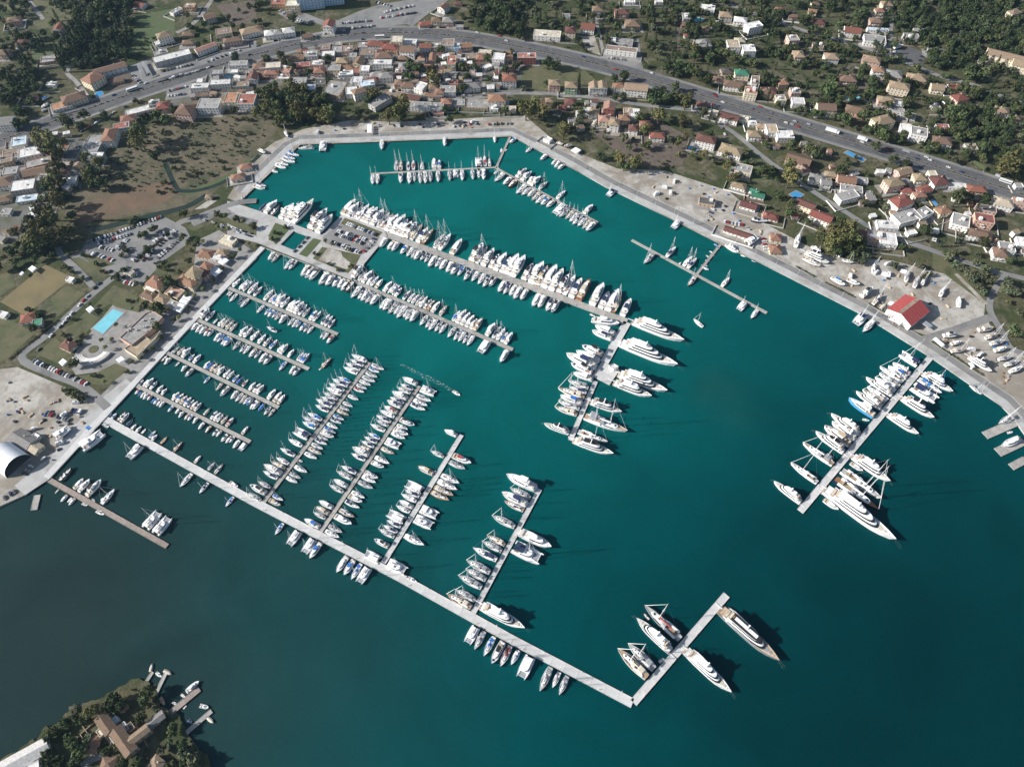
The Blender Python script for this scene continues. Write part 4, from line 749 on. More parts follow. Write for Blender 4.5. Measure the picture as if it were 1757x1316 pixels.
LOOSE = [(1, (395, 1020), (285, 1022), 'sK', 'large two-masted sailing yacht lying alongside the top quay bend'), (12, (545, 880), (725, 912), 'm1', 'white motor yacht lying alongside the end of the car park pier'), (12, (1300, 925), (1235, 872), 's2', 'white sailboat under way alone in the open fairway'),
 (11, (450, 1203), (512, 1138), 'sT', 'wooden sailboat towing a dinghy between the short pontoons'), (11, (428, 1218), (446, 1203), 'd1', 'tiny white dinghy towed behind the wooden sailboat'), (11, (140, 957), (72, 925), 's0', 'sailboat with navy canvas drifting below the uppermost short pontoon'), (21, (1345, 45), (1395, 78), 'd1', 'small open boat speeding at the head of its wake'),
 (20, (560, 445), (715, 330), 'c2', 'huge white power catamaran in the boatyard haul-out slip'), (20, (1575, 670), (1632, 702), 'm5', 'open motorboat tied alongside the long pale pier'), (31, (1035, 20), (1100, 55), 'd1', 'white launch tied alongside the long pier below the third finger'), (20, (710, 268), (748, 297), 'd0', 'white tender alongside the root of the long pale pier'),
 (20, (565, 812), (602, 828), 'd0', 'inflatable alongside the middle of the brown pontoon'), (20, (662, 865), (716, 892), 'd1', 'round white tender alongside the brown pontoon'), (20, (630, 785), (652, 800), 'd1', 'tiny dinghy tucked above the brown pontoon'), ('Q4', (612, 780), (772, 892), 'm5', 'long white tender beside the largest superyacht'), ('Q4', (912, 365), (1048, 455), 'm5', 'covered tender beside the motor yacht on the right-hand pier'), ('Q4', (578, 705), (620, 680), 'd0', 'small dinghy under the right-hand pier near the largest superyacht'),
 ('Q5', (1185, 190), (1280, 255), 'd3', 'black and white tender beside the grey explorer yacht'), ('Q5', (415, 300), (360, 240), 'd3', 'dark tender beside the red-trimmed sailing yacht'), ('Q5', (515, 715), (565, 680), 'd0', 'inflatable tender against the middle of the end arm'), ('Q2', (395, 1035), (490, 1055), 'd1', 'white tender behind the light-blue-hulled yacht'),
 (12, (545, 885), (620, 905), 'd0', 'long tender beside the yacht at the car park pier end'), (12, (527, 835), (560, 850), 'd1', 'dinghy under the last bend of the car park pier'), (12, (1455, 365), (1540, 420), 'm4', 'blue and white excursion boat alongside the right-hand quay'), (12, (1560, 430), (1598, 445), 'd1', 'white rowing boat alongside the right-hand quay'), (12, (1635, 465), (1668, 480), 'd2', 'dark small boat alongside the right-hand quay'), (1, (890, 975), (918, 972), 'd1', 'white tender alongside the top quay'), (23, (1385, 5), (1460, 70), 's4', 'grey sailboat alongside the quay at the lower right yard'), (23, (1680, 220), (1570, 275), 's4', 'grey sailboat beside the upper work jetty'), (23, (1715, 375), (1590, 430), 'm1', 'white workboat beside the middle work jetty'), (23, (1640, 332), (1675, 325), 'd0', 'tender between the two work jetties'), ('Q1', (145, 305), (145, 255), 'd1', 'small boat left of the basin gangway'), ('Q1', (180, 290), (215, 265), 'd1', 'small boat right of the basin gangway'),
 (30, (1030, 665), (1045, 608), 'd6', 'cream covered boat at the headland tip'), (30, (1070, 668), (1108, 700), 'd1', 'white rowing boat off the headland tip'), (30, (1122, 655), (1178, 682), 'd6', 'white covered boat at the end of the littered jetty'), (30, (1280, 800), (1366, 728), 'm1', 'white cabin boat moored outside the widest headland jetty'), (30, (1240, 818), (1270, 838), 'd1', 'small white boat inside the widest headland jetty'), (30, (1100, 838), (1130, 893), 'd5', 'worn wooden boat inside the headland cove'), (30, (1182, 872), (1215, 890), 'd1', 'square white dinghy in the headland cove'), (30, (1370, 895), (1430, 910), 'd0', 'white boat above the lowest headland jetty'), (30, (1420, 975), (1465, 1015), 'd6', 'covered boat right of the lowest headland jetty'), (30, (1288, 990), (1320, 1018), 'd2', 'grey boat left of the lowest headland jetty'), (30, (1255, 918), (1278, 895), 'd0', 'dinghy against the widest headland jetty')]
for t, a, b, k, lab in LOOSE: boat(k, zt(t, *a), zt(t, *b), lab)
# boats laid up ashore, on cradles
CRADLE = mesh1(lambda g: [g.box(x - .2, x + .2, y - .2, y + .2, -1.9, .3) for x in (-3, 0, 3) for y in (-1.1, 1.1)] + [g.box(-3.4, 3.4, -.2, .2, -1.9, -.1)], 'cradle', 'grey')
DRY = [(13, (190, 375), (215, 290), 's2', 'tall white sailboat laid up beside the orange-roofed yard huts'), (13, (300, 372), (362, 408), 'm1', 'white motorboat laid up under the tree clump'), (13, (255, 415), (415, 490), 'y7', 'big white motor yacht laid up in the gravel yard'), (13, (240, 450), (358, 508), 's3', 'long tan sailing yacht laid up beside the big motor yacht'), (13, (510, 465), (588, 483), 's2', 'white sailboat laid up against the tree clump'), (13, (722, 555), (728, 490), 's2', 'white sailboat laid up in the middle of the yard'), (13, (437, 585), (525, 640), 'mB', 'motorboat with blue cover laid up beside the quay road'), (13, (540, 598), (628, 635), 'm5', 'open motorboat laid up in the yard beside the blue-covered one'), (13, (640, 715), (715, 655), 'm3', 'motorboat with dark windscreen laid up near the red-roofed shed'), (13, (722, 765), (778, 700), 's6', 'sailboat laid up near the red-roofed shed'), (13, (775, 795), (808, 765), 'd6', 'covered hull laid up at the corner of the red-roofed shed'), (13, (945, 610), (960, 540), 's4', 'grey sailboat laid up at the top of the yard'), (13, (1003, 650), (1030, 580), 's4', 'dark grey sailboat laid up at the top of the yard'), (13, (1055, 635), (1080, 585), 's2', 'small sailboat laid up at the top of the yard'), (13, (1180, 710), (1210, 650), 's2', 'white sailboat laid up near the yard edge track'), (13, (1305, 785), (1305, 718), 'm1', 'lone white motorboat laid up at the yard end'), (13, (1200, 985), (1298, 978), 'm3', 'motorboat with dark windscreen in the lower right yard'), (13, (1255, 1040), (1322, 1022), 'm5', 'small open motorboat in the lower right yard'), (13, (1258, 1090), (1355, 1075), 's3', 'cream sailboat hull in the lower right yard'), (13, (1375, 1130), (1528, 1230), 'y7', 'large white motor yacht laid up in the lower right yard'), (13, (1440, 945), (1540, 930), 'mT', 'green and tan covered boat in the lower right yard'), (13, (1490, 1000), (1580, 968), 's3', 'tented sailboat in the lower right yard'), (13, (1525, 1040), (1620, 1015), 's4', 'sailboat on cradle beside the tented one'), (13, (1550, 1085), (1630, 1065), 'm5', 'bare white hull in the lower right yard'), (13, (1580, 1145), (1670, 1125), 's4', 'grey hull in the lower right yard'), (13, (1625, 1185), (1720, 1155), 's4', 'sailboat near the frame edge in the lower right yard'), (13, (1655, 1230), (1740, 1195), 's2', 'lowest sailboat in the lower right yard'), (20, (375, 365), (480, 290), 'c2', 'white catamaran laid up on the boatyard apron'), (20, (200, 305), (255, 290), 'm5', 'small motorboat laid up in the left boatyard'), (20, (275, 515), (310, 490), 'd1', 'white dinghy laid up beside the vaulted shed'), (1, (15, 1025), (62, 1050), 'm5', 'white motorboat laid up beside the upper left quay'), (1, (195, 900), (215, 940), 's2', 'small sailboat laid up on the top quay'), (2, (300, 975), (345, 990), 'mT', 'orange-topped lifeboat ashore on the right-hand quay'), (2, (355, 1000), (405, 995), 'mT', 'round white and orange boat ashore on the quay'), (12, (1630, 190), (1745, 205), 'sN', 'blue-hulled sailing boat laid up by the red-roofed huts'), (12, (1600, 350), (1670, 305), 'c2', 'catamaran laid up beside the long red-roofed canteen'), (3, (865, 330), (925, 315), 'm1', 'white boat stored in the upper hillside boatyard'), (3, (855, 385), (910, 395), 'm5', 'white hull stored in the hillside boatyard'), (3, (860, 355), (905, 362), 'mB', 'blue-trimmed boat stored in the hillside boatyard'), (0, (290, 680), (330, 660), 'd4', 'blue boat ashore beside the highway garden'), (0, (285, 735), (330, 705), 'd1', 'white boat ashore beside the highway garden'), (0, (285, 760), (320, 745), 'd6', 'covered boat ashore below the highway garden'), (2, (548, 860), (575, 820), 'd6', 'white covered boat behind the salmon-roofed houses')]
for t, a, b, k, lab in DRY:
    s, e = zt(t, *a, LAND + 2), zt(t, *b, LAND + 2); s.z = e.z = 0; o = boat(k, s, e, lab, 'boats laid up ashore', z=LAND + 1.5)
    link('cradle', CRADLE, o)
# wake
foam = mk('wake_foam', (.62, .72, .72), .6); nn_ = foam.node_tree.nodes; ll_ = foam.node_tree.links
tr_ = nn_.new('ShaderNodeBsdfTransparent'); mxs = nn_.new('ShaderNodeMixShader'); no_ = nn_.new('ShaderNodeTexNoise'); no_.inputs['Scale'].default_value = .7; no_.inputs['Detail'].default_value = 6
tc_ = nn_.new('ShaderNodeTexCoord'); ll_.new(tc_.outputs['Object'], no_.inputs['Vector']); rr_ = nn_.new('ShaderNodeMapRange'); rr_.inputs[1].default_value = .5; rr_.inputs[2].default_value = .72; rr_.inputs[4].default_value = .6
ll_.new(no_.outputs['Fac'], rr_.inputs[0]); ll_.new(rr_.outputs[0], mxs.inputs[0]); ll_.new(tr_.outputs[0], mxs.inputs[1]); ll_.new(nn_['Principled BSDF'].outputs[0], mxs.inputs[2]); ll_.new(mxs.outputs[0], nn_['Material Output'].inputs[0]); M['foam'] = foam
W_ = smooth([zt(11, 985, 1178, 0), zt(11, 1120, 1245, 0), zt(11, 1240, 1300, 0), zt(21, 1345, 46, 0)]); g = MB()
for i in range(len(W_) - 1):
    t0, t1 = i / len(W_), (i + 1) / len(W_); d = (W_[i + 1] - W_[i]).normalized(); n_ = Vector((-d.y, d.x, 0)); w0, w1 = .9 + 1.2 * math.sin(t0 * 3), .9 + 1.2 * math.sin(t1 * 3)
    g.quad([W_[i] - n_ * w0 + Vector((0, 0, .04)), W_[i + 1] - n_ * w1 + Vector((0, 0, .04)), W_[i + 1] + n_ * w1 + Vector((0, 0, .04)), W_[i] + n_ * w0 + Vector((0, 0, .04))])
tag(link('wake_foam', g.mesh('wake_foam', [M['foam']])), 'white foam wake curving behind the speeding small boat', 'wake', kind='stuff')

# ------------------------------------------------------------------ houses
HOUSES = {0: """90 130 16 12 10 brown h 2 pink;400 185 11 14 0 red g 2 white;955 30 13 11 -10 red g 1 white;1205 75 7 16 -20 grey f 1 white;1300 40 14 10 0 tan f 2 orange;150 285 14 11 0 darkred h 2 white;20 355 12 12 0 brown h 2 pink;330 405 17 14 10 grey f 1 pink;1118 235 17 13 20 tan h 3 white;1095 292 12 8 20 white f 1 white;1285 228 14 9 5 brown h 1 tan;1285 285 14 9 5 brown h 1 pink;1430 110 14 12 20 brown g 2 grey;1530 215 19 13 10 brown f 2 cream;1590 268 22 9 10 brown h 2 pink;1710 205 24 14 15 tan h 2 white;1405 320 26 8 25 salmon g 2 white;1175 385 44 13 17 white f 2 grey;1100 360 16 9 20 grey f 2 grey;630 530 18 20 -20 orange h 3 cream;748 462 36 11 18 brown g 2 white;800 545 14 8 10 brown g 1 tan;500 662 26 15 18 brown h 2 cream;420 722 22 13 18 orange f 1 white;352 575 11 7 0 white f 1 white;210 668 12 10 0 darkred h 1 pink;960 752 32 10 16 white f 1 white;1055 703 12 10 10 grey f 2 grey;1112 718 13 13 8 red h 2 pink;1270 745 19 20 -5 brown h 3 pink;1430 710 24 17 0 grey f 3 white;1580 670 13 18 0 orange f 3 cream;1690 680 19 19 0 red f 3 white;1365 590 21 9 3 white f 2 white;1505 565 24 9 3 white f 2 white;1485 495 14 9 3 grey f 2 grey;1600 490 10 7 3 white f 1 white;1630 435 22 9 3 grey f 2 white;1650 578 19 10 3 brown f 1 grey;1730 520 11 14 0 darkred g 2 white;870 805 15 12 12 orange h 2 cream;830 862 17 10 10 red f 2 white;745 918 13 22 3 orange h 3 white;640 985 17 28 0 grey f 2 grey;650 1072 16 13 0 white f 2 grey;130 968 15 15 12 lightblue f 1 white;95 1050 22 16 12 brown f 2 white;205 1040 23 15 12 white f 2 white;25 1085 18 16 12 brown f 2 tan;262 1112 26 12 15 grey f 1 orange;230 1170 22 12 12 brown g 1 grey;505 1030 15 30 0 dark f 1 grey;525 1142 10 13 -5 tan g 2 white;460 1165 9 11 -5 brown h 2 grey;462 1238 18 12 5 white f 1 white;25 1235 17 15 8 brown h 2 white;155 1268 23 16 8 white f 2 grey;35 825 17 15 5 grey g 3 white;1680 1135 12 9 10 orange h 1 white;1625 1205 13 9 10 orange h 1 white;70 1170 14 11 8 grey f 2 white;300 1220 16 14 0 grey f 1 tan""",
1: """150 15 18 11 0 red f 2 orange;250 25 18 13 0 cream f 3 cream;90 222 13 12 8 white h 2 white;145 217 12 11 8 grey h 2 white;215 205 16 12 8 white h 2 white;10 195 14 12 8 brown h 2 white;495 162 13 15 -3 red g 3 white;350 242 12 8 8 brown g 1 grey;255 390 24 10 5 brown g 1 tan;470 325 12 12 3 brown f 2 pink;375 370 14 12 3 grey f 2 white;490 370 16 11 3 white f 2 grey;415 432 14 9 0 white f 3 pink;430 478 13 11 0 orange h 2 pink;310 445 20 9 5 red f 1 red;95 450 24 11 5 cream f 2 white;207 478 9 11 -3 orange f 3 pink;100 492 16 8 0 orange h 2 pink;40 502 18 13 0 brown h 1 red;185 530 14 7 0 white f 1 white;260 490 8 8 0 brown h 2 pink;290 555 18 13 0 grey f 1 grey;350 600 18 11 0 lightblue f 1 grey;530 465 16 13 0 grey f 2 tan;620 335 13 13 5 brown f 2 pink;552 340 12 12 0 grey f 2 grey;585 410 14 11 0 tan h 2 tan;620 460 16 10 5 orange h 1 tan;610 502 18 9 5 white f 1 white;700 415 10 15 -8 brown g 2 tan;742 470 11 11 0 white f 2 white;703 480 11 9 0 orange g 1 tan;825 295 24 11 -2 red h 2 white;915 317 18 11 -5 red h 2 orange;960 270 14 13 0 cream f 3 cream;1050 285 17 9 -3 white f 1 white;735 312 16 11 0 grey f 1 pink;755 358 18 13 0 brown f 2 grey;870 375 21 13 5 brown h 2 white;860 427 23 9 0 white f 2 white;828 505 18 11 5 grey h 1 red;885 512 16 11 5 grey h 2 white;1035 332 18 14 -5 brown g 3 white;1000 392 12 8 0 brown h 1 red;1155 310 14 10 0 red g 2 white;1230 312 12 11 0 grey f 2 pink;1315 292 14 14 0 brown f 3 white;1377 317 8 10 0 lightblue f 2 blue;1435 307 14 10 5 orange g 2 pink;1125 388 7 12 0 orange g 1 pink;1205 388 8 15 0 orange g 1 pink;1160 447 18 6 0 orange h 1 tan;1335 415 10 18 0 red f 3 cream;1000 452 10 13 0 grey h 2 white;975 484 8 9 0 red f 2 red;1470 388 14 10 3 brown f 1 tan;1535 388 12 10 3 orange h 1 pink;1565 355 16 7 -3 cream f 1 cream;1660 388 14 13 -5 white f 3 white;1522 507 7 6 0 white g 1 white;1580 455 9 7 20 white f 1 white;980 560 12 11 0 brown h 2 tan;1045 578 18 11 -3 brown h 2 white;1125 590 11 14 -15 white f 2 white;1210 590 10 9 0 brown h 2 grey;1310 612 18 12 0 grey f 2 white;1350 567 10 9 0 red f 2 orange;1255 620 10 9 0 orange h 2 white;1170 642 9 8 0 brown h 1 grey;1225 647 15 7 0 orange g 1 white;1475 582 19 10 3 grey h 2 white;1732 528 16 14 0 red h 3 white;690 547 12 11 0 white f 2 white;755 572 18 11 10 lightblue f 2 white;705 617 17 10 18 brown h 3 white;650 622 13 14 5 white f 2 white;535 605 21 25 -8 grey f 2 tan;612 552 14 9 0 dark f 1 grey;845 690 12 26 -28 grey f 2 grey;945 642 22 9 -10 brown f 1 tan;1055 660 22 8 -8 darkred g 1 tan;1115 717 26 9 -2 grey f 2 white;1240 727 14 11 0 grey f 2 white;1300 690 12 10 0 orange h 2 pink;1247 768 12 7 0 red f 1 pink;1385 702 14 12 0 grey f 1 grey;1510 712 25 16 -2 grey f 1 tan;1645 667 20 14 0 orange h 3 white;1625 738 10 8 0 white f 1 white;1735 745 14 10 0 cream f 1 cream;385 755 16 9 -20 red g 1 white;1390 182 10 6 0 grey f 1 grey;1235 132 14 12 0 brown h 2 cream;1310 132 14 12 0 grey h 2 pink;1160 157 18 9 8 red h 1 pink;1280 42 11 13 -20 brown g 2 white;1380 20 10 6 0 darkred h 1 pink;670 560 9 8 0 white f 1 white;785 540 10 8 10 red g 1 white;440 560 12 10 0 dark f 1 grey;20 450 16 12 5 brown h 2 grey;900 455 12 9 0 grey f 1 grey;660 380 9 8 0 grey f 2 white;560 300 10 8 0 grey f 1 tan""",
2: """95 382 22 10 0 red f 3 red;235 232 34 14 -4 cream f 2 white;395 202 13 13 -3 darkred h 3 cream;515 178 17 15 -6 red g 2 white;580 57 13 12 0 brown h 3 white;745 77 18 12 0 darkred h 2 pink;820 155 18 16 0 brown h 2 tan;365 107 10 6 0 grey f 1 white;740 285 30 13 -7 grey f 1 grey;745 338 38 10 -7 brown f 2 white;800 10 14 8 0 white f 1 white;1185 112 9 15 0 grey f 2 grey;1175 162 9 8 0 brown h 1 tan;1190 238 6 6 0 red h 1 white;1335 52 18 11 -8 white f 2 white;1460 97 16 13 -5 tan h 2 grey;1560 132 16 12 -8 white h 2 white;1650 172 20 12 12 white f 3 white;1390 162 8 11 0 white f 1 white;1320 192 8 8 0 brown h 1 tan;1300 292 19 17 5 grey h 2 tan;1510 302 15 16 0 tan f 3 white;1555 272 12 10 0 cream h 2 cream;1615 332 15 15 0 white f 3 white;1465 482 12 10 0 dark h 1 tan;1570 492 16 11 -3 green h 2 cream;1405 532 12 8 -5 brown h 1 tan;1525 572 26 13 -7 brown h 2 white;1660 552 9 18 -8 brown f 2 white;1630 622 14 13 -8 red f 3 cream;1735 620 12 13 -5 brown h 2 tan;285 562 13 11 0 tan h 3 pink;400 578 14 12 -2 tan h 3 green;555 582 11 13 0 tan g 3 white;612 582 11 13 0 tan g 3 white;725 582 12 10 3 orange h 2 white;845 592 26 14 -5 tan g 3 white;250 682 9 8 0 tan h 2 pink;190 692 12 9 0 brown h 1 tan;395 692 13 11 -3 darkred h 2 pink;345 732 8 8 -5 red h 1 pink;500 752 10 8 -5 white f 2 white;555 762 12 10 -3 tan h 2 white;660 722 12 13 -5 salmon g 3 red;625 808 12 11 0 salmon h 2 cream;697 832 10 12 -5 tan h 3 white;765 802 12 10 0 orange h 2 tan;785 757 9 10 0 tan f 2 tan;832 772 11 14 -5 white f 2 white;825 872 10 10 -5 darkred h 2 white;905 842 11 9 0 orange h 2 tan;990 922 16 10 -3 red h 2 white;1295 707 12 9 -5 darkred h 1 white;1385 772 17 8 -15 cream f 1 cream;1480 792 22 11 -15 darkred g 2 white;1325 945 21 13 -12 darkred h 3 white;1495 1020 24 15 -15 tan h 2 white;1590 812 12 9 -8 tan f 1 cream;1640 842 9 8 0 white f 1 white;1655 912 14 11 -3 tan h 2 white;1722 860 16 8 -5 tan h 1 cream;1580 1155 17 13 -12 grey f 2 cream;1550 1265 14 9 -15 tan h 1 white;1710 940 10 8 0 brown h 1 grey;1000 10 10 7 0 white f 1 white;240 952 8 6 -25 white f 1 white;1655 1302 9 6 -20 green g 1 white""",
3: """95 62 14 9 -5 red h 1 white;140 78 12 8 -5 darkred h 1 white;185 107 14 9 -8 brown h 1 tan;310 72 10 9 -10 orange g 1 cream;355 147 14 11 -5 darkred h 1 pink;330 20 10 8 0 brown h 1 white;820 22 13 12 0 tan h 2 cream;770 67 11 9 0 orange h 2 cream;745 137 15 11 -3 brown h 2 pink;585 203 20 14 -8 red g 2 white;735 268 26 16 -8 grey f 2 white;755 203 26 6 -5 lightblue f 1 white;1040 212 14 9 -5 grey f 1 grey;985 248 18 11 -5 grey f 2 grey;1035 262 8 8 -5 red f 1 red;1155 347 20 11 -8 grey g 1 grey;175 262 13 13 3 grey f 3 pink;215 367 12 14 0 tan h 3 pink;345 312 13 9 -5 dark f 1 tan;440 382 16 13 -3 tan h 2 white;715 402 20 14 -12 tan h 2 pink;1695 77 16 10 15 tan h 3 cream;1640 378 44 15 -17 tan g 3 cream;1745 432 20 15 -17 tan g 3 cream;550 532 19 13 -3 brown h 2 pink;760 472 13 11 -6 orange h 3 white;860 502 20 15 -8 grey h 2 tan;1025 527 20 15 -6 tan h 2 salmon;905 582 22 13 -12 tan h 3 cream;1165 592 14 13 -8 tan g 2 cream;1285 592 15 10 0 red g 1 white;1320 662 16 13 12 red h 2 pink;815 677 18 11 -6 tan h 2 pink;895 710 12 8 -10 white f 1 white;880 752 18 8 -15 grey f 1 grey;965 787 16 9 -15 grey f 1 grey;1150 727 9 12 0 grey f 1 grey;1610 752 14 13 -12 tan h 3 white;1690 802 14 9 -8 brown h 1 pink;105 558 12 11 3 orange h 2 tan;190 622 11 11 0 grey f 2 pink;20 617 12 13 0 darkred h 2 tan;90 672 11 11 0 cream f 2 cream;210 692 14 12 -3 white f 2 white;405 728 20 13 -3 brown g 3 cream;610 748 22 13 -12 brown h 2 salmon;795 818 22 14 12 tan h 3 cream;950 872 12 11 -6 white f 2 white;1040 902 17 15 -12 grey f 3 white;1200 872 14 10 -3 red f 1 white;1195 957 20 13 -8 brown h 2 white;1395 1007 12 11 0 tan f 1 grey;30 882 12 15 0 tan f 2 white;120 922 18 13 0 white f 2 white;215 1087 25 14 -17 brown g 2 pink;345 1212 16 10 -12 grey h 2 white;402 1242 10 9 -5 grey g 2 white;545 1222 18 11 -8 orange g 2 pink;440 1187 12 8 -5 tan h 1 tan;575 1292 22 10 -8 grey f 1 white;640 1232 14 8 -8 grey f 1 grey;935 1167 16 10 12 tan g 2 pink;870 1242 18 12 8 tan h 3 pink;1045 1207 12 11 0 tan h 2 cream;1180 1232 17 14 6 darkred h 2 white;1130 1187 8 8 0 cream f 2 cream;1300 1272 18 8 -5 white f 1 white;1435 1287 18 10 -5 red h 2 pink;960 1297 12 9 -5 red h 1 white;1075 1292 16 9 12 red h 1 white;450 1130 6 5 0 brown h 1 pink;1720 1270 8 6 0 grey f 1 white""",
13: """265 75 19 10 -22 darkred g 2 cream;372 157 21 12 -22 red g 2 white;35 162 12 9 -12 red h 1 white;190 152 6 6 0 red h 1 white;548 22 22 11 12 grey f 2 white;920 55 20 14 15 red h 3 white;1045 10 12 8 5 orange h 2 cream;820 222 20 11 -3 white f 1 white;955 165 26 14 12 grey f 2 white;1062 142 20 11 20 grey f 2 white;885 140 10 9 0 brown h 1 cream;745 292 16 11 -6 grey f 2 pink;825 317 16 16 -6 white f 2 white;655 267 10 7 -10 orange h 1 white;1205 117 14 10 12 orange h 2 cream;1325 192 16 18 -15 grey f 2 white;1500 110 18 9 -10 dark f 2 pink;1485 177 18 12 -10 darkred f 3 salmon;1455 277 22 11 -12 brown h 2 white;1532 312 9 7 -8 red h 1 white;1620 62 18 13 -12 cream h 2 white;1730 62 14 9 -8 salmon f 2 pink;1600 407 13 13 -8 brown h 2 white;1640 372 14 12 -8 grey f 2 white;1747 340 10 13 -5 white f 1 white;60 302 10 9 -6 orange h 1 cream;55 382 11 11 0 orange h 1 cream;985 275 10 6 10 white f 1 white;1565 330 8 6 0 brown h 1 white""",
12: """1615 82 16 10 -15 darkred g 1 white;1678 15 13 7 -10 green g 1 white;1545 272 28 7 -17 darkred g 1 white;1740 152 8 9 -5 red h 1 white;1330 62 16 10 -8 dark f 1 tan""",
10: """1410 415 14 10 -6 orange h 1 cream;1520 407 11 9 -6 tan h 1 cream;1560 327 16 9 -15 cream f 1 cream;1488 442 12 7 -6 white f 1 white;1410 502 10 9 -17 orange h 2 cream;1325 545 12 12 -20 tan h 3 cream;1280 602 19 10 -17 orange h 2 cream;1382 545 11 8 -20 darkred h 2 pink;1065 612 15 12 -15 orange h 2 cream;1018 702 15 8 -18 brown h 1 cream;1105 728 14 10 -18 tan h 1 cream;1195 682 15 11 -18 salmon f 1 cream;1035 650 12 8 -15 white f 1 cream;1165 760 14 8 -18 grey f 1 cream;460 1042 12 9 -15 darkred h 1 cream;190 852 13 11 10 red h 1 white;255 892 8 8 10 green f 1 grey;480 595 7 5 -10 white f 1 white;45 132 9 8 0 grey f 1 white;185 42 20 9 8 lightblue f 1 white;20 40 14 9 10 brown h 1 grey;1425 25 6 5 0 tan h 1 cream;20 835 8 6 -10 white f 1 white;880 545 10 6 -15 grey f 1 cream""",
20: """155 372 20 13 -18 grey g 1 grey;225 422 13 9 -18 cream g 1 cream;240 355 6 5 -18 white f 1 white""",
30: """715 1015 13 7 -29 brown g 2 tan;838 1135 19 7.5 -29 brown g 2 tan;945 1090 5 12 -34 tan g 2 tan;1062 990 5 10 -34 grey g 1 tan;625 1160 6.5 10 0 orange h 1 cream;735 1292 8 7 0 brown h 1 tan;1065 1292 8 7 -20 tan h 1 cream;850 1040 6 3.5 -29 white f 1 white;842 910 2.6 4.5 -29 orange g 1 tan;790 990 4 3 -29 lightblue f 1 white;55 1305 46 9.5 20 white g 1 white;220 1310 8 4 15 white f 1 white;890 1040 5 4 -29 dark f 1 tan;690 1075 5 4 -29 cream f 1 cream"""}
WIN = mesh1(lambda g: (g.box(-.5, .5, -.06, .05, 0, 1.25), ), 'window', 'glass')
DOORM = mesh1(lambda g: g.box(-.5, .5, -.06, .05, 0, 2.1), 'door', 'wood')
BALC = mesh1(lambda g: (g.box(-1.6, 1.6, -1.2, 0, -.15, 0), g.box(-1.6, 1.6, -1.2, -1.12, 0, .9), g.box(-1.6, -1.52, -1.12, 0, 0, .9), g.box(1.52, 1.6, -1.12, 0, 0, .9)), 'balcony', 'w_white')
TANK = mesh1(lambda g: (g.tube((-.7, 0, .9), (.7, 0, .9), .35, n=8), g.box(-.8, .8, -1.2, -.1, .2, .3), g.box(-.6, -.4, -.1, .1, 0, .7), g.box(.4, .6, -.1, .1, 0, .7)), 'solar_heater', 'alu')
STAIRH = mesh1(lambda g: g.box(-1.6, 1.6, -1.4, 1.4, 0, 2.3), 'stair_house', 'w_white')
CHIM = mesh1(lambda g: (g.box(-.3, .3, -.3, .3, -1.2, .9), g.box(-.4, .4, -.4, .4, .9, 1.05)), 'chimney', 'w_cream')
def zone(x, y):
    hx = [0, 100, 218, 326, 440, 565, 665, 766, 880, 1030, 1181, 1320, 1417, 1543, 1693, 1757]; hy = [242, 206, 164, 129, 94, 65, 57, 61, 79, 112, 157, 200, 229, 267, 314, 335]
    h = float(np.interp(x, hx, hy))
    if y > 1100: return 'on the lower left headland'
    if y > 640 and x < 300: return 'in the left boatyard'
    if x < 460 and y > 330: return 'around the marina promenade'
    if y < h:
        return 'above the highway, far left' if x < 300 else 'above the highway bend' if x < 760 else 'above the highway, centre' if x < 1180 else 'on the right hillside'
    return 'left of the marsh' if x < 250 else 'between marsh and highway' if x < 440 else 'in the village above top quay' if x < 880 else 'between basin and highway' if x < 1195 else 'below highway, right side'
HL = []
for t, txt in HOUSES.items():
    for it in txt.split(';'):
        q = it.split(); HL.append((t, float(q[0]), float(q[1]), float(q[2]), float(q[3]), float(q[4]), q[5], q[6], int(q[7]), q[8]))
hrng = random.Random(11); labs = {}; built = []
RN = {'h': 'hipped', 'g': 'gabled', 'f': 'flat'}
def rot2(x, y, a): return x * math.cos(a) - y * math.sin(a), x * math.sin(a) + y * math.cos(a)
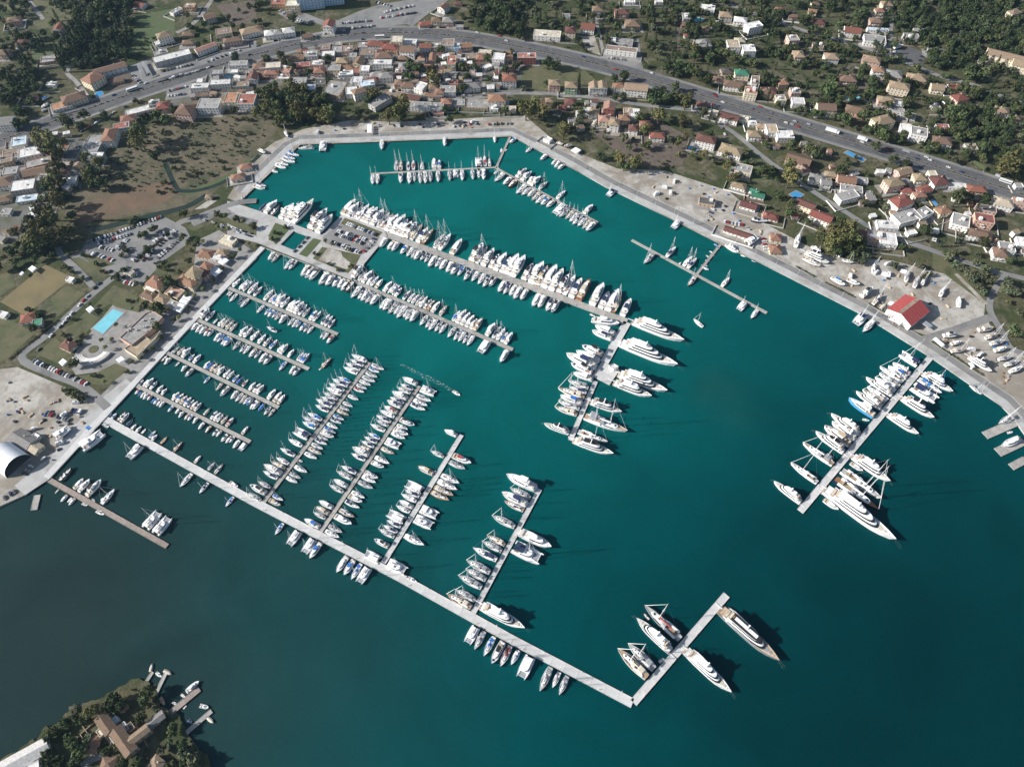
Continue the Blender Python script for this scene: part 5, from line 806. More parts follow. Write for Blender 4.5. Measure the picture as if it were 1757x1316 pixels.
for (t, x, y, W, D, an, rc, rt, st, wc) in HL:
    h = 3.0 * st + hrng.uniform(.1, .6); c = zt(t, x, y, LAND + h + (.8 if rt != 'f' else 0)); a = math.atan(math.tan(R(an)) / .6) if not (t == 10 and an <= -15) else R(-26)
    fx, fy = px(t, x, y); zn = zone(fx, fy)
    root = link('house', None, loc=(c.x, c.y, LAND), rz=a)
    mark_poly([(c.x + rot2(sx * (W / 2 + 1.2), sy * (D / 2 + 1.2), a)[0], c.y + rot2(sx * (W / 2 + 1.2), sy * (D / 2 + 1.2), a)[1]) for sx, sy in ((-1, -1), (1, -1), (1, 1), (-1, 1))])
    g = MB(); g.box(-W / 2, W / 2, -D / 2, D / 2, -.2, h)
    if rt == 'g':
        pass
    link('wall', g.mesh('wall', [M['w_' + wc]]), root)
    ov = .55; g = MB(); W2, D2 = W / 2 + ov, D / 2 + ov
    if rt == 'f':
        for (x0, x1, y0, y1) in ((-W / 2, W / 2, -D / 2, -D / 2 + .25), (-W / 2, W / 2, D / 2 - .25, D / 2), (-W / 2, -W / 2 + .25, -D / 2 + .25, D / 2 - .25), (W / 2 - .25, W / 2, -D / 2 + .25, D / 2 - .25)): g.box(x0 - .04, x1 + .04, y0 - .04, y1 + .04, h - .1, h + .55, 1)
        g.quad([(-W / 2 + .2, -D / 2 + .2, h + .12), (W / 2 - .2, -D / 2 + .2, h + .12), (W / 2 - .2, D / 2 - .2, h + .12), (-W / 2 + .2, D / 2 - .2, h + .12)], 0)
        rf = link('roof', g.mesh('roof', [M['f_' + rc], M['w_' + (wc if wc != 'red' else 'white')]]), root)
        for k in range(hrng.choice((1, 1, 2, 3)) if W * D > 70 else 0):
            m_ = hrng.choice((TANK, TANK, STAIRH)); link('solar_heater' if m_ is TANK else 'stair_house', m_, rf, (hrng.uniform(-W * .3, W * .3), hrng.uniform(-D * .28, D * .28), h + .12), hrng.choice((0, 0, math.pi / 2)))
    else:
        lx = W >= D; a_, b_ = (W2, D2) if lx else (D2, W2); rh = b_ * .42; hip = b_ * .95 if rt == 'h' else 0.0
        hip = min(hip, a_ * .98)
        def V(p, q_, z): return (p, q_, z) if lx else (-q_, p, z)
        e = h - .05
        c0, c1, c2, c3 = V(-a_, -b_, e), V(a_, -b_, e), V(a_, b_, e), V(-a_, b_, e); r0, r1 = V(-a_ + hip, 0, e + rh), V(a_ - hip, 0, e + rh)
        g.quad([c0, c1, r1, r0]); g.quad([c2, c3, r0, r1]); g.quad([c1, c2, r1], 0 if rt == 'h' else 1); g.quad([c3, c0, r0], 0 if rt == 'h' else 1)
        dn = lambda p: (p[0], p[1], p[2] - .22)
        for p, q_ in ((c0, c1), (c1, c2), (c2, c3), (c3, c0)): g.quad([dn(p), dn(q_), q_, p])
        g.quad([dn(c3), dn(c2), dn(c1), dn(c0)], 1)
        rf = link('roof', g.mesh('roof', [M['r_' + rc], M['w_' + wc]]), root)
        if hrng.random() < .6 and W > 7:
            cp = V(hrng.uniform(-.4, .4) * a_, .35 * b_, e + rh * .65); link('chimney', CHIM, rf, cp)
    if zn not in ('in the left boatyard', 'around the marina promenade') and W * D > 80 and hrng.random() < .6:
        e0, e1, e2, e3 = hrng.uniform(1, 5), hrng.uniform(1, 5), hrng.uniform(2, 6), hrng.uniform(0.5, 3)
        link('terrace', mesh1(lambda g: g.box(-W / 2 - e0, W / 2 + e1, -D / 2 - e2, D / 2 + e3, -.1, .16), 'terrace', hrng.choice(('pave', 'gravel', 'pave', 'soil'))), root)
    if zn not in ('in the left boatyard', 'around the marina promenade') and hrng.random() < .45:
        f0, f1, f2 = W / 2 + hrng.uniform(4, 9), W / 2 + hrng.uniform(4, 9), D / 2 + hrng.uniform(5, 10)
        gw = hrng.choice(('w_white', 'w_grey', 'w_tan', 'w_grey'))
        for (x0, x1, y0, y1) in ((-f0, f1, -f2, -f2 + .3), (-f0, -f0 + .3, -f2 + .3, D / 2), (f1 - .3, f1, -f2 + .3, D / 2))[:hrng.choice((1, 2, 3))]:
            link('garden_wall', mesh1(lambda g: g.box(x0, x1, y0, y1, -.1, 1.3), 'garden_wall', gw), root)
    # openings on the walls, each storey
    far_small = W * D < 55
    for (nx, ny, span, dep, rz) in ((0, -1, W, D, 0.0), (1, 0, D, W, math.pi / 2), (-1, 0, D, W, -math.pi / 2)):
        wnx, wny = rot2(nx, ny, a); vx, vy = -c.x, -c.y
        if wnx * vx + wny * vy < 0: continue
        nw = max(1, min(7, int(span / 3.4)))
        for fl in range(st):
            for k in range(nw):
                u = (k + .5) / nw * span - span / 2
                px_, py_ = (u, -D / 2) if ny else ((W / 2, u) if nx > 0 else (-W / 2, -u))
                if fl == 0 and k == nw // 2 and ny: link('door', DOORM, root, (px_, py_, .05), rz)
                else: link('window', WIN, root, (px_, py_, 3.0 * fl + 1.0), rz)
            if fl >= 1 and ny and W > 9 and hrng.random() < .55: link('balcony', BALC, root, (hrng.uniform(-.2, .2) * W, py_ if False else -D / 2, 3.0 * fl + .1), rz)
    built.append((zn, rc, rt, wc, st, fx, root))
grp = {}
for b in built: grp.setdefault((b[0], b[1], b[2], b[3]), []).append(b)
STW = {1: 'low', 2: 'two-storey', 3: 'tall'}
for (zn, rc, rt, wc), L_ in grp.items():
    L_.sort(key=lambda b: b[5])
    for i, b in enumerate(L_):
        which = '' if len(L_) == 1 else f', {ordn(i)} such from left'
        tag(b[6], f"{wc} house with {rc if rc != 'lightblue' else 'pale blue'} {RN[rt]} roof {zn}{which}", 'house', 'houses ' + zn)

# large named buildings
def cyl_shed():
    a, b = zt(20, 48, 640, LAND), zt(20, 217, 490, LAND); d = b - a; wd = d.length; ang = math.atan2(d.y, d.x); root = link('vaulted_shed', None, loc=((a.x + b.x) / 2, (a.y + b.y) / 2, LAND), rz=ang)
    n = 18; r = wd / 2; hh = 11.0; ln = 22.0; nb = 6
    for k in range(nb):
        g = MB(); y0, y1 = ln * k / nb + .03, ln * (k + 1) / nb - .03
        for i in range(n):
            q0, q1 = math.pi * i / n, math.pi * (i + 1) / n
            A, B_ = (r * math.cos(q0), hh * math.sin(q0)), (r * math.cos(q1), hh * math.sin(q1)); A2, B2 = (A[0] * .985, A[1] * .985), (B_[0] * .985, B_[1] * .985)
            g.quad([(A[0], y0, A[1]), (B_[0], y0, B_[1]), (B_[0], y1, B_[1]), (A[0], y1, A[1])]); g.quad([(A2[0], y0, A2[1]), (A2[0], y1, A2[1]), (B2[0], y1, B2[1]), (B2[0], y0, B2[1])])
            for yy in (y0, y1): g.quad([(A[0], yy, A[1]), (A2[0], yy, A2[1]), (B2[0], yy, B2[1]), (B_[0], yy, B_[1])])
        link('vault_panel', g.mesh('vault_panel', [M['gel']]), root)
    g = MB(); g.quad([(r * .98 * math.cos(math.pi * i / n), ln - .5, hh * .98 * math.sin(math.pi * i / n)) for i in range(n + 1)]); link('end_wall', g.mesh('end_wall', [M['w_grey']]), root)
    link('floor_slab', mesh1(lambda g: g.box(-r * .97, r * .97, .2, ln - .6, .05, .12), 'floor_slab', 'asph'), root)
    tag(root, 'open-ended white vaulted boat shed in the lower left boatyard', 'boat shed'); mark_poly([(a.x - 40, a.y - 5), (b.x + 4, b.y), (b.x - 20, b.y + 40), (a.x - 50, a.y + 40)])
cyl_shed()
def red_shed():
    c = zt(13, 968, 800, LAND + 8); p, q = zt(13, 840, 790, LAND + 6), zt(13, 1000, 905, LAND + 6); d = q - p; wd = d.length; ang = math.atan2(d.y, d.x); ln = 27.0
    root = link('red_roofed_shed', None, loc=(c.x, c.y, LAND), rz=ang); h, rh = 7.0, 4.2
    link('wall', mesh1(lambda g: (g.box(-wd / 2, wd / 2, -ln / 2, ln / 2, -.2, h), g.quad([(-wd / 2, -ln / 2 - .02, h), (wd / 2, -ln / 2 - .02, h), (0, -ln / 2 - .02, h + rh)]), g.quad([(wd / 2, ln / 2, h), (-wd / 2, ln / 2, h), (0, ln / 2, h + rh)])), 'wall', 'w_white'), root)
    M['r_redmetal'] = mk('red_metal_sheet', (.36, .07, .065), .5, .12, .5)
    for sg in (-1, 1):
        def slope(g):
            n = 8
            for k in range(n):
                y0, y1 = -ln / 2 - .6 + (ln + 1.2) * k / n, -ln / 2 - .6 + (ln + 1.2) * (k + 1) / n - .06
                x0 = .0 if sg > 0 else -wd * .14
                zz0 = h + rh * (1 - abs(x0) / (wd / 2)); P_ = [(x0, y0, zz0 + .15), (x0, y1, zz0 + .15), (sg * (wd / 2 + .6), y1, h - .2), (sg * (wd / 2 + .6), y0, h - .2)]
                g.quad(P_ if sg < 0 else P_[::-1])
        link('roof_slope', mesh1(slope, 'roof_slope', 'r_redmetal'), root)
    link('roof_strip', mesh1(lambda g: g.quad([(-wd * .14, -ln / 2 - .6, h + rh * .72 + .18), (0, -ln / 2 - .6, h + rh + .18), (0, ln / 2 + .6, h + rh + .18), (-wd * .14, ln / 2 + .6, h + rh * .72 + .18)]), 'roof_strip', 'f_brown'), root)
    for x in (-wd * .28, wd * .22): link('door', mesh1(lambda g: g.box(x - 2.5, x + 2.5, -ln / 2 - .12, -ln / 2 - .02, 0, 4.5), 'door', 'w_grey'), root)
    link('lean_to', mesh1(lambda g: (g.box(-wd * .05, wd * .2, -ln / 2 - 4, -ln / 2 - .1, 2.8, 3.0), [g.box(x, x + .2, -ln / 2 - 3.9, -ln / 2 - 3.7, 0, 2.8) for x in (-wd * .04, wd * .18)]), 'lean_to', 'w_white'), root)
    tag(root, 'white boatyard shed with two red roof slopes and a brown strip', 'boat shed'); mark_poly([(c.x - 20, c.y - 18), (c.x + 20, c.y - 18), (c.x + 20, c.y + 18), (c.x - 20, c.y + 18)])
red_shed()
def hotel():
    b = zt(1, 370, 75, LAND); root = link('tower_building', None, loc=(b.x, b.y + 10, LAND), rz=R(12)); W, D, h = 34, 16, 30
    link('wall', mesh1(lambda g: g.box(-W / 2, W / 2, -D / 2, D / 2, -.2, h), 'wall', 'w_blue'), root)
    link('roof', mesh1(lambda g: g.box(-W / 2 - .3, W / 2 + .3, -D / 2 - .3, D / 2 + .3, h + .01, h + .6), 'roof', 'f_white'), root)
    for f in range(9):
        for k in range(8): link('window', WIN, root, (-W / 2 + (k + .5) * W / 8, -D / 2, 3.2 * f + 1.2))
        for k in range(3): link('window', WIN, root, (W / 2, -D / 2 + (k + .5) * D / 3, 3.2 * f + 1.2), math.pi / 2)
    link('wing', mesh1(lambda g: g.box(W / 2, W / 2 + 26, -3, 9, -.2, 9), 'wing', 'w_blue'), root)
    for f in range(2):
        for k in range(7): link('window', WIN, root, (W / 2 + 2 + k * 3.5, -3, 3.2 * f + 1.4))
    tag(root, 'tall pale blue hospital-like tower cut off by the top frame edge', 'tower block'); mark_poly([(b.x - 25, b.y - 5), (b.x + 55, b.y - 5), (b.x + 55, b.y + 40), (b.x - 25, b.y + 40)])
hotel()
def flatblock(name, label, cat, t, corners, h, wall, roof, extra=None):
    P = [zt(t, x, y, LAND + h) for x, y in corners]; c = sum(P, Vector()) / len(P); root = link(name, None, loc=(c.x, c.y, LAND)); q = [(p.x - c.x, p.y - c.y) for p in P]
    ar = sum(q[i][0] * q[(i + 1) % len(q)][1] - q[(i + 1) % len(q)][0] * q[i][1] for i in range(len(q)))
    if ar < 0: q.reverse()
    link('wall', mesh1(lambda g: g.prism(q, -.2, h), 'wall', 'w_' + wall), root)
    rf = link('roof', mesh1(lambda g: g.prism(q, h + .02, h + .2, .99), 'roof', 'f_' + roof), root); link('parapet', mesh1(lambda g: [g.prism([a, b, (b[0] * .97, b[1] * .97), (a[0] * .97, a[1] * .97)], h + .21, h + .9, 1) for a, b in zip(q, q[1:] + q[:1])], 'parapet', 'w_' + wall), root)
    tag(root, label, cat); mark_poly([(p.x, p.y) for p in P]); return root, c
r_, c_ = flatblock('restaurant', 'salmon flat-roofed clubhouse beside the large marina pool', 'restaurant', 10, [(820, 1000), (1000, 830), (1040, 815), (1115, 855), (1040, 940), (900, 1050)], 4.6, 'salmon', 'grey')
for k in range(10): link('rooftop_unit', mesh1(lambda g: g.box(-1, 1, -.8, .8, 0, 1.3), 'rooftop_unit', 'w_grey'), r_, (random.uniform(-14, 14), random.uniform(-8, 8), 4.85))
flatblock('restaurant', 'long low cream pergola restaurant facing the promenade quay', 'restaurant', 10, [(850, 1075), (985, 985), (1025, 1010), (1100, 950), (1070, 1000), (935, 1130)], 3.5, 'cream', 'tan')
def canopy(label, t, corners, h, mat):
    P = [zt(t, x, y, LAND + h) for x, y in corners]; c = sum(P, Vector()) / 4; root = link('canopy', None, loc=(c.x, c.y, LAND)); q = [(p.x - c.x, p.y - c.y) for p in P]
    ar = sum(q[i][0] * q[(i + 1) % 4][1] - q[(i + 1) % 4][0] * q[i][1] for i in range(4))
    if ar < 0: q.reverse()
    for k in range(4):
        a0, a1 = Vector(q[0]).lerp(Vector(q[1]), k / 4 + .01), Vector(q[0]).lerp(Vector(q[1]), (k + 1) / 4 - .01); b0, b1 = Vector(q[3]).lerp(Vector(q[2]), k / 4 + .01), Vector(q[3]).lerp(Vector(q[2]), (k + 1) / 4 - .01)
        link('fabric_panel', mesh1(lambda g: g.prism([tuple(a0), tuple(a1), tuple(b1), tuple(b0)], h - .1, h + .35, .75, 0, bottom=True), 'fabric_panel', mat), root)
    for p in q: link('post', mesh1(lambda g: g.tube((p[0] * .95, p[1] * .95, 0), (p[0] * .95, p[1] * .95, h - .05), .08, n=5), 'post', 'alu'), root)
    tag(root, label, 'canopy', 'fabric canopies')
for lab, t, cs in (('white striped terrace canopy beside the promenade pine', 10, [(1180, 805), (1265, 695), (1320, 715), (1235, 825)]), ('white restaurant canopy beside the twin-roofed promenade house', 10, [(1420, 545), (1470, 500), (1525, 535), (1475, 580)]), ('white canopy at the top end of the promenade', 10, [(1490, 480), (1530, 440), (1570, 465), (1530, 500)]), ('small sail-like canopy beside the pool lawn', 10, [(585, 800), (620, 775), (650, 800), (615, 830)]), ('cream sail-like canopy at the lower lawn corner', 10, [(400, 1165), (430, 1135), (465, 1160), (430, 1195)]), ('cream sail canopy beside the curved stand', 10, [(790, 1145), (830, 1120), (860, 1145), (820, 1170)]), ('white marquee beside the dry sports field', 10, [(190, 525), (220, 500), (255, 520), (225, 550)]), ('small white tent at the sports field corner', 10, [(130, 560), (150, 540), (168, 552), (150, 572)]), ('white marquee standing on the top quay yard', 1, [(758, 910), (762, 852), (795, 852), (793, 910)]), ('white double-peaked tent on the right-hand quay', 2, [(395, 1030), (430, 1008), (470, 1030), (435, 1055)]), ('grey shade canopy behind the red-roofed shed', 13, [(1030, 880), (1060, 865), (1135, 915), (1105, 935)]), ('white container roof beside the quay road in the lower right yard', 13, [(1130, 1005), (1150, 990), (1215, 1045), (1195, 1060)]), ('left white tent of the yard by the marsh trees', 10, [(190, 150), (225, 130), (240, 165), (205, 185)]), ('right upper white tent of the yard by the marsh trees', 10, [(195, 100), (225, 85), (240, 115), (210, 130)]), ('green netting canopy beside the highway lay-by', 3, [(1395, 1105), (1420, 1100), (1505, 1145), (1485, 1165)]), ('silver carport roof nearer the supermarket', 0, [(965, 430), (985, 420), (1030, 495), (1005, 510)]), ('silver carport roof farther from the supermarket', 0, [(935, 445), (955, 435), (985, 500), (962, 512)]), ('blue awning on the boatyard haul-out quay', 20, [(583, 295), (605, 275), (628, 295), (605, 312)])):
    canopy(lab, t, cs, 3.2, 'green' if 'green' in lab else 'blue' if 'blue awn' in lab else 'grey' if 'silver' in lab or 'grey' in lab else 'white')
M['green_net'] = M['green']
def curved_stand():
    c = zt(10, 640, 1075, LAND); root = link('curved_stand', None, loc=(c.x, c.y, LAND))
    for k in range(5):
        def ring(g):
            r0, r1 = 10 + k * 1.6, 11.55 + k * 1.6; n = 12
            for i in range(n):
                q0, q1 = R(215 + 130 * i / n), R(215 + 130 * (i + 1) / n)
                g.prism([(r0 * math.cos(q0), r0 * math.sin(q0)), (r1 * math.cos(q0), r1 * math.sin(q0)), (r1 * math.cos(q1), r1 * math.sin(q1)), (r0 * math.cos(q1), r0 * math.sin(q1))], 0, .5 + .4 * k)
        link('step', mesh1(ring, 'step', 'w_white' if k < 3 else 'w_grey'), root)
    link('flower_bed', mesh1(lambda g: g.prism([(4.2 * math.cos(q), 4.2 * math.sin(q)) for q in [i * math.pi / 8 for i in range(16)]], .05, .3), 'flower_bed', 'lawn'), root)
    tag(root, 'curved white stepped stand around a round flower bed', 'stand')
curved_stand()
def pool(label, t, corners, mat, cope='pave'):
    P = [zt(t, x, y, LAND) for x, y in corners]; c = sum(P, Vector()) / len(P); root = link('swimming_pool', None, loc=(c.x, c.y, LAND)); q = [(p.x - c.x, p.y - c.y) for p in P]
    ar = sum(q[i][0] * q[(i + 1) % len(q)][1] - q[(i + 1) % len(q)][0] * q[i][1] for i in range(len(q)))
    if ar < 0: q.reverse()
    link('coping', mesh1(lambda g: g.prism([(x * 1.18, y * 1.18) for x, y in q], 0, .2), 'coping', cope), root); link('water', mesh1(lambda g: g.prism(q, .2, .24), 'water', mat), root)
    tag(root, label, 'pool', 'swimming pools'); mark_poly([(p.x, p.y) for p in P])
M['gel2'] = M['w_cream']
pool('large turquoise pool of the marina club', 10, [(635, 930), (775, 800), (845, 828), (705, 970)], 'pool')
pool('small blue pool beside the highway garden', 0, [(648, 640), (690, 622), (710, 645), (665, 672)], 'poolb')
pool('kidney pool in the upper hillside garden', 2, [(1235, 140), (1265, 122), (1310, 132), (1290, 152), (1250, 155)], 'pool')
pool('blue pool beside the darkred-roofed villa', 2, [(1195, 1015), (1215, 1000), (1268, 1025), (1245, 1042)], 'poolb')
pool('teal hotel pool above the highway', 3, [(525, 675), (535, 655), (635, 655), (625, 685), (555, 690)], 'pool')
pool('long deep blue pool below the highway', 3, [(528, 1050), (555, 1037), (668, 1090), (645, 1108)], 'poolb')
pool('bright blue pool beside the twin red-roofed villas', 13, [(150, 15), (195, -8), (245, 18), (195, 55)], 'poolb')
pool('narrow blue pool beside the orange-roofed house', 13, [(1118, 58), (1135, 50), (1165, 85), (1150, 95)], 'poolb')
pool('green pool on the highway terrace', 0, [(1500, 528), (1505, 515), (1590, 520), (1585, 540)], 'pool')
pool('tiny blue terrace pool beside the junction', 2, [(1565, 850), (1575, 840), (1600, 848), (1590, 860)], 'poolb')

# small outbuildings squeezed between the houses
orng = random.Random(17); OUT = []
for pts, n, zn in (([(440, 100), (560, 78), (880, 96), (880, 158), (690, 150), (600, 128), (440, 136)], 75, 'in the village above top quay'), ([(0, 245), (125, 225), (135, 320), (60, 380), (0, 420)], 26, 'left of the marsh'), ([(1220, 200), (1757, 350), (1757, 440), (1500, 380)], 22, 'below highway, right side'), ([(300, 110), (440, 100), (440, 180), (330, 195)], 16, 'between marsh and highway'), ([(890, 165), (1100, 182), (1090, 215), (1000, 230)], 8, 'between basin and highway')):
    P = G(pts); k = 0; tries = 0; xs = [p.x for p in P]; ys = [p.y for p in P]
    while k < n and tries < 3000:
        tries += 1; x, y = orng.uniform(min(xs), max(xs)), orng.uniform(min(ys), max(ys)); W, D = orng.uniform(4, 9), orng.uniform(4, 7); a = orng.uniform(-.35, .35)
        cs = [(x + rot2(sx * W / 2, sy * D / 2, a)[0], y + rot2(sx * W / 2, sy * D / 2, a)[1]) for sx in (-1, 0, 1) for sy in (-1, 0, 1)]
        if not inside(P, x, y) or not all(free(*c) for c in cs): continue
        k += 1; h = orng.uniform(2.6, 5.5); rc = orng.choice(('grey', 'brown', 'orange', 'tan', 'darkred', 'white', 'grey', 'brown', 'dark', 'grey', 'white')); wc = orng.choice(('white', 'grey', 'tan', 'cream', 'pink', 'grey'))
        root = link('outbuilding', None, loc=(x, y, LAND), rz=a); link('wall', mesh1(lambda g: g.box(-W / 2, W / 2, -D / 2, D / 2, -.2, h), 'wall', 'w_' + wc), root)
        tilt = orng.uniform(.1, .9)
        link('roof', mesh1(lambda g: g.quad([(-W / 2 - .3, -D / 2 - .3, h + .08), (W / 2 + .3, -D / 2 - .3, h + .08), (W / 2 + .3, D / 2 + .3, h + .08 + tilt), (-W / 2 - .3, D / 2 + .3, h + .08 + tilt)]), 'roof', ('r_' if rc != 'white' else 'f_') + rc), root)
        link('door', DOORM, root, (0, -D / 2, .05)); mark_poly([cs[0], cs[2], cs[8], cs[6]]); OUT.append((zn, rc, wc, x / (y * _c + 400), root))
og = {}
for o in OUT: og.setdefault(o[:3], []).append(o)
for (zn, rc, wc), L_ in og.items():
    L_.sort(key=lambda o: o[3])
    for i, o in enumerate(L_): tag(o[4], f"{wc} outbuilding with {rc} roof {zn}" + ('' if len(L_) == 1 else f", {ordn(i)} such from left"), 'outbuilding', 'outbuildings ' + zn)

# ------------------------------------------------------------------ vehicles
def car_mesh(kind, col):
    g = MB(); L, Wd, H = {'car': (4.4, 1.8, 1.45), 'van': (5.4, 2.0, 2.2)}[kind]
    prof = [(-L / 2, .35), (-L / 2, .95), (-L / 2 + .15, 1.0)] if kind == 'car' else []
    g.box(-L / 2, L / 2, -Wd / 2, Wd / 2, .3, .72 if kind == 'car' else 1.1, 0); g.box(-L / 2 + .05, L / 2 - .08, -Wd / 2 + .03, Wd / 2 - .03, .7 if kind == 'car' else 1.08, .95 if kind == 'car' else 1.3, 0, .95)
    for x in (-L * .3, L * .31):
        for y in (-Wd / 2 - .02, Wd / 2 - .2): g.box(x - .32, x + .32, y, y + .22, 0, .62, 1)
    return g.mesh(kind, [M['c_' + col], M['tyre']])
CARM = {(k, c): car_mesh(k, c) for k in ('car', 'van') for c in CARC}
CGL = {'car': mesh1(lambda g: g.prism([(-1.75, -.8), (.95, -.8), (.95, .8), (-1.75, .8)], .93, 1.36, .80, 0, kx=.72), 'windows', 'glass'), 'van': mesh1(lambda g: g.prism([(.6, -.92), (2.35, -.92), (2.35, .92), (.6, .92)], 1.25, 1.9, .85, 0, kx=.7, ctr=(.6, 0)), 'windows', 'glass')}
CRF = {(k, c): (mesh1(lambda g: g.box(-1.38, .58, -.66, .66, 1.34, 1.46, 0, .92), 'roof', 'c_' + c) if k == 'car' else mesh1(lambda g: g.box(-2.65, 1.3, -.96, .96, 1.25, 2.2, 0, .95), 'roof', 'c_' + c)) for k in ('car', 'van') for c in CARC}
crng = random.Random(5); CW = ['white'] * 7 + ['silver'] * 6 + ['grey'] * 5 + ['black'] * 4 + ['dark blue'] * 2 + ['red'] * 2
ncar = 0
CARQ = []
def car(p, ang, label, group):
    col = crng.choice(CW); kind = 'van' if crng.random() < .08 and col in ('white', 'silver') else 'car'
    CARQ.append((p.x * p.x + p.y * p.y, p, ang, label, group, col, kind))
def build_car(p, ang, label, group, col, kind):
    global ncar
    o = link(kind, CARM[kind, col], None, (p.x, p.y, LAND + .17), ang); link('windows', CGL[kind], o); link('roof', CRF[kind, col], o)
    tag(o, f"{col} {kind}, {label}", kind, group); ncar += 1
def carrow(phrase, t, a, b, n, perp=True, skip=.1):
    A, B_ = zt(t, *a, LAND), zt(t, *b, LAND); d = B_ - A; ang = math.atan2(d.y, d.x) + (math.pi / 2 if perp else 0); k = 0
    n = max(n, 1); step = d.length / max(1, n - 1)
    for i in range(n):
        if crng.random() < skip: continue
        p = A + d * (i / max(1, n - 1)) + Vector((crng.uniform(-.3, .3), crng.uniform(-.3, .3), 0))
        car(p, ang + crng.uniform(-.04, .04) + (math.pi if crng.random() < .5 else 0), f"{ordn(k)} in {phrase}", 'cars in ' + phrase); k += 1
carrow('the outer row of the promenade car park', 10, (600, 350), (1105, 172), 26)
carrow('the second row of the promenade car park', 10, (675, 352), (890, 290), 11)
carrow('the short third row of the promenade car park', 10, (690, 378), (770, 398), 5, skip=0)
carrow('the row beside the green strip', 10, (800, 392), (870, 325), 6)
carrow('the left row along the car park hedge', 10, (915, 465), (1130, 278), 13)
carrow('the right row along the car park hedge', 10, (975, 470), (1195, 268), 13)
carrow('the car park row beside the playground', 10, (1080, 452), (1255, 298), 11)
carrow('the small court below the car park', 10, (830, 585), (940, 562), 6); carrow('the lower line of the small court', 10, (855, 618), (915, 632), 4, skip=0)
carrow('the blue-bay row at the car park edge', 10, (645, 425), (770, 468), 7)
carrow('the kerbside line along the club street', 10, (265, 1080), (755, 545), 19, False, .25)
carrow('the angled row at the lower promenade lawn', 10, (235, 1158), (590, 1312), 20)
carrow('the palm avenue kerb, upper line', 10, (1370, 185), (1740, 292), 13, False, .2); carrow('the palm avenue kerb, lower line', 10, (1470, 230), (1750, 315), 8, False, .3)
carrow('the upper row of the island car park', 11, (615, 215), (830, 298), 19); carrow('the second row of the island car park', 11, (560, 270), (740, 325), 14); carrow('the third row of the island car park', 11, (545, 290), (725, 352), 14); carrow('the lowest row of the island car park', 11, (520, 345), (700, 412), 12); carrow('the right edge of the island car park', 11, (805, 322), (735, 405), 5)
carrow('the lane beside the enclosed dock', 11, (345, 315), (262, 405), 4, False, 0)
carrow('the top row of the tower car park', 1, (880, 88), (1070, 45), 15); carrow('the ramp row of the tower car park', 1, (850, 128), (1085, 92), 18); carrow('the long middle row of the tower car park', 1, (590, 165), (780, 147), 14); carrow('the lowest row of the tower car park', 1, (620, 205), (800, 182), 11); carrow('the corner beside the tower', 1, (820, 20), (915, 45), 6); carrow('the left court of the tower', 1, (165, 78), (225, 125), 7); carrow('the lower left court of the tower', 1, (285, 142), (370, 168), 6)
carrow('the lot beside the supermarket carports', 0, (915, 525), (960, 570), 6); carrow('the supermarket forecourt', 0, (1120, 490), (1310, 448), 9); carrow('the queue on the highway beside the supermarket', 0, (1090, 565), (1450, 462), 15, False, .05); carrow('the triangular lot below the highway', 0, (1155, 660), (1260, 650), 6); carrow('the upper line of the triangular lot', 0, (1165, 625), (1270, 598), 7); carrow('the lay-by beside the big eucalyptus', 0, (540, 915), (780, 775), 11, False, .2)
carrow('the upper forecourts along the highway', 0, (1420, 425), (1640, 350), 8)
carrow('the workshop forecourt above the highway', 2, (650, 400), (765, 412), 6); carrow('the hillside boatyard', 3, (1045, 420), (1080, 335), 4); carrow('the highway verge beside the pines', 3, (905, 1028), (1015, 1062), 5, False, 0)
carrow('the village lane', 1, (1180, 665), (1560, 660), 9, False, .3); carrow('the lot behind the top quay', 1, (1590, 855), (1740, 850), 6); carrow('the top quay yard', 1, (1350, 870), (1500, 850), 5); carrow('the boatyard row beside the left quay', 20, (320, 195), (470, 245), 9); carrow('the left boatyard fence line', 20, (495, 180), (550, 190), 4, skip=0); carrow('the shed-side line of the left boatyard', 20, (170, 615), (215, 560), 3, skip=0); carrow('the shore line below the vaulted shed', 20, (10, 790), (100, 735), 5)
carrow('the line beside the red-roofed shed', 13, (800, 850), (920, 920), 4, False, 0); carrow('the house lot above the gravel yard', 13, (1130, 325), (1185, 345), 4, skip=0); carrow('the hut lot on the right-hand quay', 12, (1370, 120), (1320, 190), 4, skip=0); carrow('the canteen lot', 12, (1450, 205), (1570, 225), 6); carrow('the yard edge behind the canteen', 12, (1715, 320), (1730, 395), 5)
carrow('the villa kerb beside the junction', 2, (1390, 795), (1450, 925), 4, False, .2)
HCAR = [(2, "1240 620,1380 650,1385 662,1435 705,1365 718,1395 730,1630 745,1690 735,950 505,480 392,1740 815,1100 600,700 480"), (3, "20 778,125 845,165 855,205 870,645 978,820 1018,1020 1090,1085 1080,1325 1180,1575 1210,185 835,280 855,1110 1100,1235 1150,840 1035"), (1, "725 228,600 218,475 238,920 208,730 275,390 255,10 320,1510 228,1665 252,1710 285"), (0, "780 655,1000 575,860 735,145 875,1710 380")]
hp = []
for t, s in HCAR:
    for it in s.split(','): x, y = map(float, it.split()); hp.append((px(t, x, y)[0], zt(t, x, y, LAND)))
hp.sort(key=lambda r: r[0])
def hwdir(p):
    i = min(range(len(HW) - 1), key=lambda k: (HW[k] - p).length); d = HW[i + 1] - HW[max(0, i - 1)]; return math.atan2(d.y, d.x)
for i, (_, p) in enumerate(hp): car(p, hwdir(p) + (math.pi if i % 2 else 0), f"{ordn(i)} from left among vehicles driving the highway", 'cars driving on the highway')
CARQ.sort(key=lambda r: r[0])
for q in CARQ[:300]: build_car(*q[1:])
mats_ = [M['c_' + c] for c in CARC] + [M['tyre'], M['glass']]; g = MB()
